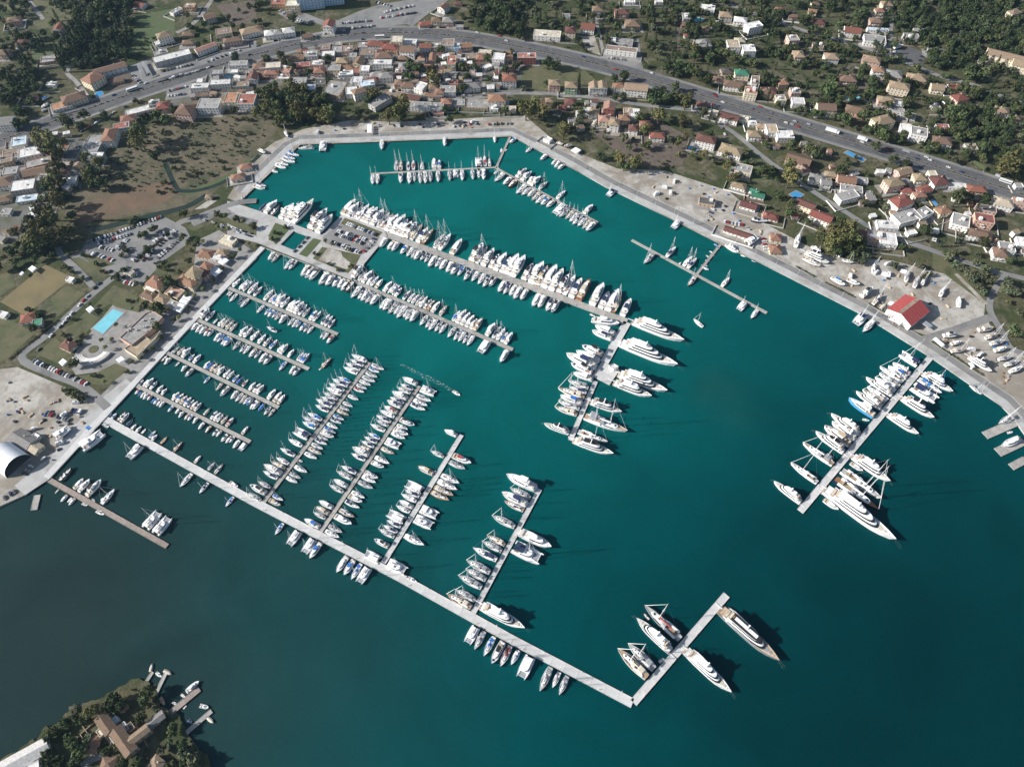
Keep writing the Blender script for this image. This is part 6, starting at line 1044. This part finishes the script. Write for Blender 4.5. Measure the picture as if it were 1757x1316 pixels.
for _, p, ang, _l, _g, col, kind in CARQ[300:]:
    Mx = Matrix.Translation((p.x, p.y, LAND + .17)) @ Matrix.Rotation(ang, 4, 'Z'); ci = list(CARC).index(col)
    for me, base in ((CARM[kind, col], ci), (CGL[kind], len(CARC) + 1), (CRF[kind, col], ci)):
        b0 = len(g.v); g.v += [tuple(Mx @ v.co) for v in me.vertices]
        for f in me.polygons: g.f.append(tuple(b0 + i for i in f.vertices)); g.m.append(len(CARC) if f.material_index == 1 else base)
tag(link('distant_traffic', g.mesh('distant_traffic', mats_)), 'mass of far-off parked cars and traffic beyond the highway', 'cars', kind='stuff')
def long_vehicle(name, t, x, y, L, label, cat, bus):
    p = zt(t, x, y, LAND); o = link(name, None, loc=(p.x, p.y, LAND + .15), rz=hwdir(p))
    link('body', mesh1(lambda g: g.box(-L / 2, L / 2 - (0 if bus else 2.6), -1.25, 1.25, .5, 3.3 if bus else 3.7, 0, .98), 'body', 'c_white'), o)
    if bus: link('window', mesh1(lambda g: g.box(-L / 2 + .3, L / 2 + .03, -1.28, 1.28, 1.6, 2.5), 'window', 'glass'), o)
    else:
        cb = link('cab', mesh1(lambda g: g.box(L / 2 - 2.3, L / 2, -1.2, 1.2, .5, 3.0, 0, .9), 'cab', 'c_white'), o); link('windscreen', mesh1(lambda g: g.box(L / 2 - .3, L / 2 + .05, -1.05, 1.05, 1.7, 2.5), 'windscreen', 'glass'), cb)
    for wx in (-L * .32, -L * .22, L * .34):
        for wy in (-1.15, .95): link('wheel', mesh1(lambda g: g.tube((wx, wy, .5), (wx, wy + .25, .5), .5, n=8), 'wheel', 'tyre'), o)
    tag(o, label, cat)
long_vehicle('lorry', 3, 440, 905, 15, 'long white lorry on the highway above the pools', 'lorry', False)
long_vehicle('lorry', 3, 645, 960, 11, 'dark-shadowed white lorry following behind the long lorry', 'lorry', False)
long_vehicle('bus', 3, 1625, 1250, 12, 'white coach at the right end of the highway', 'bus', True)
long_vehicle('bus', 0, 908, 620, 13, 'white coach at the bus stop on the left highway', 'bus', True)
long_vehicle('bus', 1, 845, 262, 12, 'white coach on the highway above the village', 'bus', True)
# service pedestals on the piers and quay lamps
PED = mesh1(lambda g: (g.box(-.18, .18, -.18, .18, 0, 1.2), g.box(-.25, .25, -.25, .25, 1.2, 1.35)), 'service_pedestal', 'w_white')
LAMP = mesh1(lambda g: (g.tube((0, 0, 0), (0, 0, 6.5), .09, .06, 5), g.box(-.1, 1.1, -.14, .14, 6.45, 6.6)), 'lamp_post', 'alu')
PNAME = {'A': 'the long pale pier', 'AR': 'the end arm', 'F3': 'the third finger pier', 'F4': 'the fourth finger pier', 'RP': 'the right-hand pier', 'U1': 'the broad superyacht arm', 'U2': 'the narrow superyacht arm', 'P2': 'the car park pier'}
for k, nm in PNAME.items():
    P, wd = PIERS[k]; n_ = 0; n2 = 0
    for a, b in zip(P[:-1], P[1:]):
        ln = (b - a).length; d = (b - a).normalized(); m_ = int(ln / 14); nn = Vector((-d.y, d.x, 0))
        for i in range(m_):
            p = a + d * (14 * (i + .6)) + nn * (wd / 2 - .7) * (1 if i % 2 else -1)
            if i % 3 == 2:
                tag(link('lamp_post', LAMP, None, (p.x, p.y, .75), math.atan2(d.y, d.x) + math.pi / 2 * (-1 if i % 2 else 1)), f'slim grey lamp post on {nm}, {ordn(n_)} from its shore end', 'lamp post', f'lamp posts on {nm}'); n_ += 1
            else:
                tag(link('service_pedestal', PED, None, (p.x, p.y, .75)), f'white service pedestal on {nm}, {ordn(n2)} from its shore end', 'pedestal', f'service pedestals on {nm}'); n2 += 1
QP = G(SHQ); n_ = 0
for a, b in zip(QP[:-1], QP[1:]):
    d = (b - a).normalized(); nn = Vector((-d.y, d.x, 0))
    for i in range(int((b - a).length / 22)):
        p = a + d * (22 * (i + .5)) + nn * 6.5; tag(link('lamp_post', LAMP, None, (p.x, p.y, LAND + .05), math.atan2(d.y, d.x) + math.pi / 2), f'slim grey lamp post along the basin quay, {ordn(n_)} from left', 'lamp post', 'lamp posts along the basin quay'); n_ += 1
r_, _ = flatblock('kiosk', 'small white kiosk on the square superyacht platform', 'kiosk', 12, [(655, 1190), (690, 1175), (722, 1195), (690, 1212)], 2.8, 'white', 'white')

# yard clutter: crates, pallets, trailers left between the laid-up boats
yrng = random.Random(29)
CRATE = {}
for nm_, mt_, dims in (('blue crate', 'blue', (1.6, 1.2, 1.1)), ('grey crate', 'grey', (2.0, 1.4, 1.0)), ('white container', 'c_white', (5.8, 2.4, 2.5)), ('brown pallet', 'wood', (1.8, 1.8, .5)), ('dark tarpaulin heap', 'black', (3.0, 2.0, .9)), ('rusty trailer', 'w_tan', (4.5, 1.8, .7)), ('timber stack', 'teak', (4.0, 1.6, .8))):
    CRATE[nm_] = (mesh1(lambda g: (g.box(-dims[0] / 2, dims[0] / 2, -dims[1] / 2, dims[1] / 2, 0, dims[2], 0, .93), g.box(-dims[0] * .42, dims[0] * .1, -dims[1] * .4, dims[1] * .3, dims[2], dims[2] * 1.35, 0, .8)), 'crate', mt_))
for pts, n, zn in (([(1130, 300), (1250, 332), (1320, 392), (1310, 420), (1100, 325)], 34, 'in the upper right yard'), ([(1330, 420), (1540, 455), (1680, 525), (1600, 560), (1480, 515)], 40, 'in the right shore yard'), ([(1610, 585), (1690, 555), (1757, 620), (1757, 700), (1690, 650)], 22, 'in the lower right yard'), ([(5, 650), (90, 670), (165, 705), (90, 790), (5, 740)], 40, 'in the left boatyard'), ([(520, 228), (600, 212), (860, 208), (860, 218), (540, 232)], 26, 'behind the top quay')):
    P = G(pts); xs = [p.x for p in P]; ys = [p.y for p in P]; L_ = []
    while len(L_) < n:
        x, y = yrng.uniform(min(xs), max(xs)), yrng.uniform(min(ys), max(ys))
        if inside(P, x, y): L_.append((x / (y * _c + 400), x, y, yrng.choice(list(CRATE)), yrng.uniform(0, 3.1)))
    L_.sort(); cnt = {}
    for _, x, y, nm_, a in L_:
        i = cnt.get(nm_, 0); cnt[nm_] = i + 1
        tag(link(nm_.split(' ', 1)[1].replace(' ', '_') if nm_ != 'timber stack' else 'timber_stack', CRATE[nm_], None, (x, y, LAND + .06), a), f'{nm_} lying {zn}, {ordn(i)} such from left', nm_.split()[-1], 'clutter ' + zn)

# ------------------------------------------------------------------ trees
trng = random.Random(21)
def crown_mesh(kind, seed):
    rr = random.Random(seed); g = MB()
    def clump(cx, cy, cz, rx, ry, rz_, n, s):
        for _ in range(n):
            while True:
                x, y, z = rr.uniform(-1, 1), rr.uniform(-1, 1), rr.uniform(-1, 1); l = math.sqrt(x * x + y * y + z * z)
                if .05 < l < 1: break
            k = (rr.uniform(.72, 1.08)) / l; p = Vector((cx + x * k * rx, cy + y * k * ry, cz + z * k * rz_)); nn = (Vector((x, y, z + .25)).normalized() + Vector((rr.gauss(0, .45), rr.gauss(0, .45), rr.gauss(0, .45)))).normalized()
            u = nn.orthogonal().normalized(); u.rotate(Matrix.Rotation(rr.uniform(0, 6.28), 3, nn)); v = nn.cross(u); e = s * rr.uniform(.6, 1.3); f_ = e * rr.uniform(.6, 1.0)
            g.quad([p - u * e - v * f_ * .3, p + v * f_ - u * .2 * e, p + u * e + v * .2 * f_, p - v * f_ + u * .15 * e])
    if kind == 'cyp':
        for i in range(7):
            z = 1.2 + i * 1.55; r = [1.1, 1.5, 1.55, 1.4, 1.15, .8, .45][i]; clump(rr.gauss(0, .1), rr.gauss(0, .1), z, r, r, 1.25, 34, .42)
        return g.mesh('crown', [M['l_cyp']])
    if kind == 'palm':
        for i in range(16):
            q = i * 2.4; dr = Vector((math.cos(q), math.sin(q), 0)); up = rr.uniform(.1, .9); pts = []
            for k in range(5): t_ = k / 4; pts.append(dr * (2.6 * t_) + Vector((0, 0, 5.4 + up * 2.2 * t_ - 3.0 * t_ * t_)))
            sd = Vector((-dr.y, dr.x, 0))
            for k in range(4):
                w0, w1 = [.2, .5, .5, .35, .05][k], [.2, .5, .5, .35, .05][k + 1]
                g.quad([pts[k] - sd * w0, pts[k + 1] - sd * w1, pts[k + 1], pts[k]]); g.quad([pts[k], pts[k + 1], pts[k + 1] + sd * w1 - Vector((0, 0, .1)), pts[k] + sd * w0 - Vector((0, 0, .1))])
        return g.mesh('crown', [M['l_palm']])
    R_, zc, zs, nl = {'broad': (3.6, 4.6, .85, 11), 'olive': (3.0, 3.3, .75, 9), 'euc': (4.2, 7.2, 1.15, 14), 'bush': (1.6, 1.2, .7, 6)}[kind]
    for i in range(nl):
        q = rr.uniform(0, 6.28); d = R_ * math.sqrt(rr.uniform(0, .62)); z = zc + rr.uniform(-.55, .55) * R_ * zs; r = R_ * rr.uniform(.30, .52) * (1.15 - .35 * d / R_)
        clump(d * math.cos(q), d * math.sin(q), z, r, r, r * .8, 34 if kind != 'bush' else 22, .50 if kind != 'bush' else .32)
    clump(0, 0, zc, R_ * .62, R_ * .62, R_ * .55 * zs, 60 if kind != 'bush' else 20, .6 if kind != 'bush' else .4)
    return g.mesh('crown', [M['l_' + kind]])
def trunk_mesh(kind):
    g = MB(); H_, r = {'broad': (4.5, .28), 'olive': (3.0, .3), 'euc': (7.5, .4), 'cyp': (3.0, .22), 'palm': (5.5, .22), 'bush': (1.0, .1)}[kind]
    g.tube((0, 0, -.3), (0, 0, H_ * .55), r, r * .75, 6); g.tube((0, 0, H_ * .55), (.1, 0, H_), r * .75, r * .4, 6)
    if kind in ('broad', 'olive', 'euc'):
        for i in range(4): q = i * 1.6 + .4; g.tube((0, 0, H_ * (.45 + .08 * i)), (math.cos(q) * 1.8, math.sin(q) * 1.8, H_ * (.85 + .06 * i)), r * .4, r * .15, 5)
    return g.mesh('trunk', [M['bark']])
KINDS = ('broad', 'olive', 'cyp', 'euc', 'palm', 'bush')
CROWN = {k: [crown_mesh(k, 100 * i + j) for j in range(4 if k not in ('palm', 'cyp') else 3)] for i, k in enumerate(KINDS)}
TRUNK = {k: trunk_mesh(k) for k in KINDS}
TREES = []      # (kind, x, y, scale, width, zone, base)
def put(k, p, s, zn, ws=1.0): TREES.append((k, p.x, p.y, s, ws, zn))
def big(t, txt, zn=None):
    for it in txt.split(','):
        q = it.split(); x, y = float(q[0]), float(q[1]); s = float(q[3]) * {'broad': 1.45, 'olive': 1.35, 'euc': 1.5, 'cyp': 1.25, 'palm': 1.2, 'bush': 1.25}[q[2]]; hz = {'broad': 4.6, 'olive': 3.3, 'euc': 7.2, 'cyp': 6, 'palm': 5, 'bush': 1}[q[2]] * s; s *= .72 if t == 30 else 1; p = zt(t, x, y, LAND + hz); fx, fy = px(t, x, y); put(q[2], p, s, zn or zone(fx, fy))
big(0, "350 960 euc 1.7,300 1010 euc 1.2,250 920 euc 1.3,430 820 euc 1.1,470 840 broad 1.2,565 785 broad 1.3,545 860 broad 1.1,710 785 broad 1.0,940 890 euc 1.7,935 960 euc 1.4,990 800 broad 1.3,1060 780 broad 1.4,1140 820 broad 1.3,1185 745 broad 1.0,745 240 broad 1.6,790 330 broad 1.5,850 360 broad 1.3,690 40 broad 1.6,640 110 broad 1.5,1610 390 broad 1.2,1300 180 broad 1.0,80 640 broad 1.5,40 680 broad 1.3,110 840 broad 1.2,170 830 broad 1.0,380 1130 euc 1.2,370 1220 euc 1.2,660 1170 olive 1.7,640 1250 broad 1.5,700 1250 broad 1.4,1060 1060 broad 1.2,930 690 bush 2.0,20 60 broad 1.2,60 210 cyp 1.1,120 300 cyp 1.0,200 380 cyp 1.2,190 430 cyp 1.1")
big(0, "440 270 cyp 1.5,470 230 cyp 1.6,500 200 cyp 1.6,530 170 cyp 1.5,430 340 cyp 1.5,455 370 cyp 1.4,410 380 cyp 1.3,480 310 cyp 1.6,505 280 cyp 1.6,540 240 cyp 1.5,560 210 cyp 1.4,400 420 cyp 1.2,425 450 cyp 1.2,570 260 cyp 1.4,520 330 cyp 1.4")
big(1, "155 370 euc .9,185 420 broad 1.1,310 325 cyp .9,245 120 broad 1.3,960 760 euc 1.6,1010 710 euc 1.5,900 780 euc 1.3,1000 790 broad 1.2,800 630 euc 1.2,760 690 broad 1.1,700 770 broad 1.1,1060 440 broad 1.5,1100 460 broad 1.4,1040 510 broad 1.3,1200 480 euc 1.2,1210 530 euc 1.2,1180 510 broad 1.2,40 640 broad 1.6,110 660 broad 1.5,170 650 broad 1.4,230 670 broad 1.4,290 680 broad 1.3,410 690 broad 1.4,460 680 broad 1.3,485 790 euc 1.1,150 770 broad 1.3,230 800 broad 1.2,60 760 bush 2,1320 810 broad 1.0,1290 740 broad .9,730 830 bush 1.6,1590 540 broad .9,1490 450 broad 1.0,1440 520 broad 1.1,1700 470 broad 1.0,355 485 broad .9,60 400 broad 1.1,1560 60 olive 1.7,1640 130 broad 1.6,1590 170 broad 1.5,1700 60 broad 1.6,1730 190 broad 1.5")
big(2, "1005 780 euc 1.35,1190 680 euc 1.3,1000 630 broad 1.6,960 670 broad 1.4,1050 660 broad 1.4,1110 650 broad 1.5,1110 590 broad 1.3,765 520 broad 1.3,700 530 broad 1.1,90 740 euc 1.5,150 720 euc 1.4,210 750 euc 1.3,60 710 broad 1.2,240 430 broad 1.4,290 440 broad 1.3,740 1080 euc 1.2,850 1100 euc 1.3,760 1130 broad 1.2,910 995 broad 1.0,460 830 olive 1.3,600 1070 olive 1.2,1310 1050 euc .8,970 190 olive 1.7,1180 210 olive 1.4,1040 200 cyp 1.0,1110 340 cyp 1.1,950 60 cyp 1.4,1250 330 euc 1.2,1280 360 olive 1.4,1330 540 broad 1.3,1200 460 broad 1.5,1130 450 broad 1.5,1250 490 broad 1.4,1060 460 broad 1.4,40 170 broad 1.3,40 230 broad 1.2,70 600 olive .9,430 730 broad .9,760 660 broad .9,705 660 broad .9,1730 980 broad 1.0,1720 1160 broad 1.5,1130 1060 bush 1.8,510 310 bush 1.5")
big(3, "1660 1110 euc 1.8,540 800 broad 1.5,790 900 broad 1.7,830 930 broad 1.4,420 240 broad 1.2,1400 490 broad 1.7,1450 510 broad 1.4,160 1210 euc 1.4,150 1130 euc 1.2,330 1040 broad 1.4,280 1010 broad 1.2,160 980 broad 1.3,430 600 broad 1.6,400 590 broad 1.3,1260 770 broad 1.8,1320 790 broad 1.6,1400 740 broad 1.5,1000 680 cyp 1.3,1020 640 cyp 1.1,950 690 broad 1.2,740 1000 broad 1.1,870 1090 broad 1.1,510 1150 broad 1.2,960 1120 broad 1.1,590 660 palm 1.1,780 880 broad 1.3,100 100 cyp 1.2,270 120 broad 1.3,1200 260 broad 1.3,1130 220 cyp 1.2,1130 400 broad 1.1,610 1080 bush 1.6,1290 1090 olive 1.2,1540 960 olive 1.0,1480 1030 olive 1.0,1050 260 cyp 1.0")
big(13, "500 250 euc 1.3,560 240 euc 1.3,450 280 euc 1.2,520 310 euc 1.4,590 310 euc 1.3,440 340 euc 1.2,540 370 broad 1.2,480 400 broad 1.2,620 380 broad 1.1,640 330 broad 1.1,370 280 euc 1.0,660 440 olive 1.2,640 460 olive 1.2,590 430 broad 1.1,1310 310 cyp 1.1,1345 305 cyp 1.2,1205 340 cyp .9,1085 250 broad 1.2,680 70 olive 1.3,90 20 broad 1.2,500 190 broad 1.0,1290 500 olive 1.2,1330 520 olive 1.2,1380 550 olive 1.3,1410 600 olive 1.3,1460 580 olive 1.2,1440 640 olive 1.2,1490 520 olive 1.2,1430 480 olive 1.0,1250 440 olive .9,1290 400 olive .9,1660 610 olive 1.3,1690 680 olive 1.3,1640 680 olive 1.2,1700 950 broad 1.3,1730 830 olive 1.2,1480 690 olive 1.1,1530 600 olive 1.1,870 500 olive 1.0,925 380 broad .8,1440 420 olive 1.0,1660 460 broad .9,1330 20 broad 1.7,1500 40 broad 1.3,1040 500 olive 1.0,1100 560 bush 2,1060 580 bush 2")
big(10, "1150 610 broad 1.35,1065 785 broad 1.2,1100 800 broad .9,1070 915 broad .9,985 780 broad .8,300 110 euc 1.6,340 170 euc 1.4,270 210 euc 1.4,210 300 euc 1.5,260 330 euc 1.3,300 290 euc 1.4,180 350 broad 1.2,350 340 broad 1.2,400 290 euc 1.3,440 260 euc 1.2,480 150 broad 1.0,380 50 euc 1.2,1250 140 broad .95,900 205 bush 2,935 180 bush 2,1540 150 palm .9,1560 240 palm .9,1490 230 palm .9,1660 190 palm .9,1480 150 bush 2,1620 180 bush 2,1730 240 bush 2.2,1700 345 palm .8,1385 330 palm .9,1350 330 broad .8,790 900 palm .8,690 1005 palm .8,715 1055 palm .9,760 1000 palm .8,840 535 broad .7,800 570 broad .7,610 760 palm .7,500 1165 broad .9,575 430 bush 1.8,970 290 bush 1.8,850 385 bush 1.6,1360 640 palm .8,1275 700 palm .8,1600 430 broad .6,1010 380 broad .8,195 800 broad .7,260 830 broad .7,230 930 broad .8,560 590 bush 1.5,490 545 bush 1.5,440 515 bush 1.5")
big(10, "1190 870 broad .5,1100 990 broad .5,1040 1065 broad .45,960 1130 palm .8,1390 655 palm .9,1450 600 broad .5,1640 385 palm .8,1580 440 broad .5,1520 520 broad .5,1330 700 palm .8,1290 790 broad .45,1220 850 palm .8,870 1230 bush 1.3,1000 1090 bush 1.2,905 1160 bush 1.2,1250 300 broad .7,1290 340 broad .6,1120 480 broad .6,1090 510 bush 1.5,1130 530 bush 1.5,1290 470 broad .7,1310 400 broad .6,1060 240 broad .7,1030 255 broad .6,1000 280 broad .6,960 300 broad .55,870 400 bush 1.6,830 430 bush 1.6,1140 285 broad .6,1000 400 broad .6,960 440 broad .55,660 490 bush 1.6,700 540 bush 1.4,640 330 bush 1.2,470 1010 broad .6,560 985 bush 1.6,430 975 bush 1.4,500 870 bush 1.2,880 740 bush 1.4,940 730 palm .7,900 790 palm .7,640 1250 bush 1.5,540 1040 bush 1.5,710 1290 palm .7,1230 545 broad .6,1010 590 broad .6,1170 700 broad .6,880 520 broad .5,930 620 bush 1.4,780 585 bush 1.6")
big(11, "130 275 bush 1.5,100 320 bush 1.6,195 240 bush 1.5,520 350 palm .8,470 325 palm .8,630 395 bush 1.5,650 510 bush 1.5,500 490 bush 1.2,560 530 bush 1.2,400 420 bush 1.2")
big(30, "605 935 euc 1.0,760 850 broad 1.4,800 880 broad 1.2,720 890 broad 1.2,940 970 broad 1.1,520 925 olive 1.3,550 980 broad 1.0,450 985 broad .9,305 1110 broad 1.0,1130 990 bush 1.8,1150 1150 olive .9,1105 1195 olive 1.0,1180 1060 broad .9,1240 1160 broad .9,900 890 bush 1.6,500 1270 broad 1.1,830 1280 broad 1.1,920 1290 broad 1.1,1260 1280 broad 1.0,1330 1270 broad .9,720 1200 broad .9,790 1170 broad .9,300 1230 broad 1.0,320 1280 broad 1.1,430 1020 broad 1.0,360 1060 broad 1.0,680 1200 bush 1.6,1280 1230 bush 1.6,1000 1210 bush 1.6,400 1300 broad 1.0,860 1090 bush 1.2")
big(20, "470 50 bush 2.0,510 75 bush 2.2,560 95 bush 2.0,440 40 bush 1.6")
ZN = [([(1180, 0), (1757, 0), (1757, 325), (1540, 258), (1320, 190), (1190, 150)], 60, 'broad olive broad cyp broad bush bush scrub scrub scrub'), ([(1520, 0), (1757, 0), (1757, 60), (1690, 110), (1640, 130), (1550, 90)], 70, 'broad olive broad cyp'), ([(1620, 150), (1757, 190), (1757, 310), (1690, 270), (1620, 210)], 55, 'broad cyp broad'), ([(780, 0), (1180, 0), (1185, 150), (1090, 110), (900, 72), (800, 52)], 50, 'broad olive broad bush cyp scrub scrub'), ([(790, 0), (900, 0), (890, 65), (820, 50)], 60, 'broad broad olive'),
 ([(140, 0), (232, 0), (232, 60), (220, 100), (120, 128), (92, 110), (125, 50)], 105, 'broad broad broad olive cyp'), ([(0, 0), (140, 0), (92, 110), (60, 190), (0, 230)], 45, 'broad cyp broad bush scrub scrub'), ([(0, 120), (70, 115), (70, 185), (0, 205)], 55, 'broad broad'), ([(440, 150), (560, 165), (572, 212), (480, 222), (440, 205)], 95, 'broad broad euc bush'), ([(100, 262), (195, 250), (165, 305), (125, 345), (30, 430), (28, 385), (80, 335)], 75, 'broad euc bush'), ([(20, 420), (100, 400), (110, 440), (60, 455), (0, 470)], 60, 'broad bush'),
 ([(880, 92), (1180, 172), (1320, 217), (1540, 284), (1757, 352), (1757, 470), (1600, 422), (1400, 322), (1250, 222), (1100, 172), (880, 152)], 42, 'broad olive broad bush bush cyp scrub scrub scrub'), ([(890, 168), (1090, 188), (1195, 205), (1310, 292), (1250, 322), (1140, 288), (1060, 268), (960, 240), (890, 208)], 44, 'broad bush olive bush euc scrub scrub scrub'), ([(1310, 280), (1500, 400), (1470, 440), (1400, 425), (1330, 370)], 30, 'broad bush'), ([(1600, 432), (1757, 482), (1757, 590), (1715, 520), (1640, 470)], 30, 'olive olive bush'), ([(0, 250), (130, 245), (130, 330), (0, 430)], 10, 'broad bush'),
 ([(110, 1240), (170, 1206), (228, 1172), (262, 1180), (300, 1232), (355, 1316), (60, 1316), (70, 1270)], 80, 'broad olive bush scrub scrub scrub'), ([(440, 100), (880, 88), (880, 200), (600, 205), (560, 160), (440, 135)], 26, 'broad bush bush scrub'), ([(200, 250), (262, 217), (440, 192), (470, 210), (430, 265), (330, 335), (200, 330), (150, 310)], 110, 'scrub scrub scrub scrub scrub scrub scrub bush bush'), ([(300, 0), (520, 0), (500, 55), (420, 75), (330, 100)], 14, 'broad bush'), ([(380, 190), (460, 185), (480, 215), (400, 205)], 40, 'bush broad'), ([(230, 60), (300, 60), (255, 100), (215, 110)], 25, 'bush'), ([(1150, 300), (1320, 340), (1317, 400), (1200, 330)], 8, 'bush'), ([(1400, 385), (1500, 395), (1480, 450), (1420, 430)], 40, 'broad bush')]
for pts, dens, kinds in ZN:
    P = G(pts); xs = [p.x for p in P]; ys = [p.y for p in P]; area = abs(sum(P[i].x * P[(i + 1) % len(P)].y - P[(i + 1) % len(P)].x * P[i].y for i in range(len(P)))) / 2; n = int(area / 1e4 * dens * 3.3); kk = kinds.split()
    for _ in range(n):
        x, y = trng.uniform(min(xs), max(xs)), trng.uniform(min(ys), max(ys))
        if not inside(P, x, y) or not free(x, y): continue
        k = trng.choice(kk); scrub = k == 'scrub'; k = 'bush' if scrub else k; s = trng.uniform(.35, .95) if scrub else trng.uniform(.85, 1.75) if k != 'bush' else trng.uniform(.8, 2.1)
        v = Vector((x, y, LAND)); q_ = v - Vector((0, 0, ALT)); dp = q_.y * _c - q_.z * _s; fx, fy = 878.5 + FPX * x / dp, 658 - FPX * (q_.y * _s + q_.z * _c) / dp
        TREES.append((k, x, y, s, trng.uniform(.85, 1.15), zone(fx, fy)))
# highway median hedge bushes
for i in range(0, len(HW) - 1):
    a, b = HW[i], HW[i + 1]; n = int((b - a).length / 2.6)
    for j in range(n):
        if trng.random() < .75: p = a.lerp(b, (j + trng.random()) / n); TREES.append(('bush', p.x, p.y, trng.uniform(.35, .6), 1.0, 'median'))
for line in (T(10, (930, 480), (1160, 275)), T(10, (1060, 490), (1110, 470)), T(13, (195, 510), (325, 585)), T(13, (395, 620), (605, 725)), T(13, (695, 765), (830, 840)), T(13, (1180, 1065), (1480, 1260)), T(10, (400, 880), (60, 1150)), T(10, (640, 200), (1080, 185)), T(2, (1160, 1040), (1290, 1100)), T(2, (1400, 1130), (1640, 1030))):
    n = int((line[1] - line[0]).length / 1.6)
    for j in range(n): p = line[0].lerp(line[1], j / n); TREES.append(('bush', p.x, p.y, trng.uniform(.5, .85), 1.0, 'hedge'))
def size_of(t): return t[3] * {'broad': 1.0, 'olive': .85, 'euc': 1.35, 'cyp': .8, 'palm': .75, 'bush': .3}[t[0]]
cand = [t for t in TREES if t[0] != 'bush']; cand.sort(key=size_of, reverse=True)
solo = set(id(t) for t in cand[:300])
TN = {'broad': ('broadleaf_tree', 'dark green broadleaf tree'), 'olive': ('olive_tree', 'grey-green olive tree'), 'euc': ('eucalyptus_tree', 'yellowish spreading eucalyptus tree'), 'cyp': ('cypress_tree', 'narrow dark cypress tree'), 'palm': ('palm_tree', 'palm tree')}
def screen_x(x, y): q = Vector((x, y, LAND - ALT)); return x / (q.y * _c - q.z * _s)
byz = {}
for t in TREES:
    if id(t) in solo: byz.setdefault((t[0], t[5]), []).append(t)
for (k, zn), L_ in byz.items():
    L_.sort(key=lambda t: screen_x(t[1], t[2]))
    for i, t in enumerate(L_):
        root = link(TN[k][0], None, loc=(t[1], t[2], LAND), rz=trng.uniform(0, 6.28), scale=(t[3] * t[4], t[3] * t[4], t[3]))
        link('trunk', TRUNK[k], root); link('crown', trng.choice(CROWN[k]), root)
        tag(root, f"{TN[k][1]} {zn}" + ('' if len(L_) == 1 else f", {ordn(i)} such from left"), 'tree', 'trees ' + zn)
rest = [t for t in TREES if id(t) not in solo]
def scatter(name, label, pts_, meshes, trunk=None):
    """one mass of small trees or bushes: shared crowns placed on points"""
    me = bpy.data.meshes.new(name); me.from_pydata([(t[1], t[2], LAND) for t in pts_], [], [])
    at_s = me.attributes.new('scl', 'FLOAT', 'POINT'); at_s.data.foreach_set('value', [t[3] for t in pts_])
    at_r = me.attributes.new('rot', 'FLOAT', 'POINT'); at_r.data.foreach_set('value', [trng.uniform(0, 6.28) for t in pts_])
    at_i = me.attributes.new('idx', 'INT', 'POINT'); at_i.data.foreach_set('value', [trng.randrange(len(meshes)) for t in pts_])
    o = link(name, me); ng = bpy.data.node_groups.new(name, 'GeometryNodeTree')
    ng.interface.new_socket('Geometry', in_out='INPUT', socket_type='NodeSocketGeometry'); ng.interface.new_socket('Geometry', in_out='OUTPUT', socket_type='NodeSocketGeometry')
    gi = ng.nodes.new('NodeGroupInput'); go = ng.nodes.new('NodeGroupOutput'); iop = ng.nodes.new('GeometryNodeInstanceOnPoints'); iop.inputs['Pick Instance'].default_value = True
    gti = ng.nodes.new('GeometryNodeGeometryToInstance')
    for i, m in enumerate(reversed(meshes)):
        lib = bpy.data.objects.new(name + '_source', m)
        oi = ng.nodes.new('GeometryNodeObjectInfo'); oi.inputs['Object'].default_value = lib
        ng.links.new(oi.outputs['Geometry'], gti.inputs[0])
    def attr(nm, ty):
        n = ng.nodes.new('GeometryNodeInputNamedAttribute'); n.data_type = ty; n.inputs['Name'].default_value = nm; return n.outputs[0]
    cx = ng.nodes.new('ShaderNodeCombineXYZ'); ng.links.new(attr('rot', 'FLOAT'), cx.inputs[2])
    ng.links.new(gi.outputs[0], iop.inputs['Points']); ng.links.new(gti.outputs[0], iop.inputs['Instance']); ng.links.new(attr('idx', 'INT'), iop.inputs['Instance Index'])
    e2r = ng.nodes.new('FunctionNodeEulerToRotation'); ng.links.new(cx.outputs[0], e2r.inputs[0]); ng.links.new(e2r.outputs[0], iop.inputs['Rotation']); ng.links.new(attr('scl', 'FLOAT'), iop.inputs['Scale']); ng.links.new(iop.outputs[0], go.inputs[0])
    md = o.modifiers.new('scatter', 'NODES'); md.node_group = ng
    tag(o, label, 'vegetation', kind='stuff')
for k, nm, lab in (('broad', 'woodland', 'mass of small dark broadleaf trees between the houses'), ('olive', 'olive_grove_foliage', 'mass of small olive trees on the slopes'), ('cyp', 'cypress_foliage', 'mass of small dark cypresses on the slopes'), ('euc', 'eucalyptus_foliage', 'mass of small yellowish eucalyptus trees'), ('bush', 'shrubbery', 'shrubs, hedges and scrub scattered over the land'), ('palm', 'palm_foliage', 'small palms along the promenade')):
    pts_ = [t for t in rest if t[0] == k]
    if not pts_: continue
    ms = []
    for c in CROWN[k]:
        me = c.copy(); ms.append(me)
    scatter(nm, lab, pts_, ms)
print('TREES', len(TREES), 'cars', ncar, 'houses', len(HL), 'objects', len(bpy.data.objects))

# ------------------------------------------------------------------ haze
hm = bpy.data.materials.new('haze_air'); hm.use_nodes = True; hn = hm.node_tree.nodes; hn.clear()
ho = hn.new('ShaderNodeOutputMaterial'); hv = hn.new('ShaderNodeVolumePrincipled'); hv.inputs['Color'].default_value = (.42, .70, 1.0, 1); hv.inputs['Density'].default_value = HAZE; hv.inputs['Anisotropy'].default_value = .2
hm.node_tree.links.new(hv.outputs[0], ho.inputs['Volume'])
g = MB(); g.box(-2400, 2400, -1200, 2800, -4, 515)
tag(link('haze', g.mesh('haze', [hm])), 'pale blue haze filling the air over the bay', 'haze', kind='stuff')
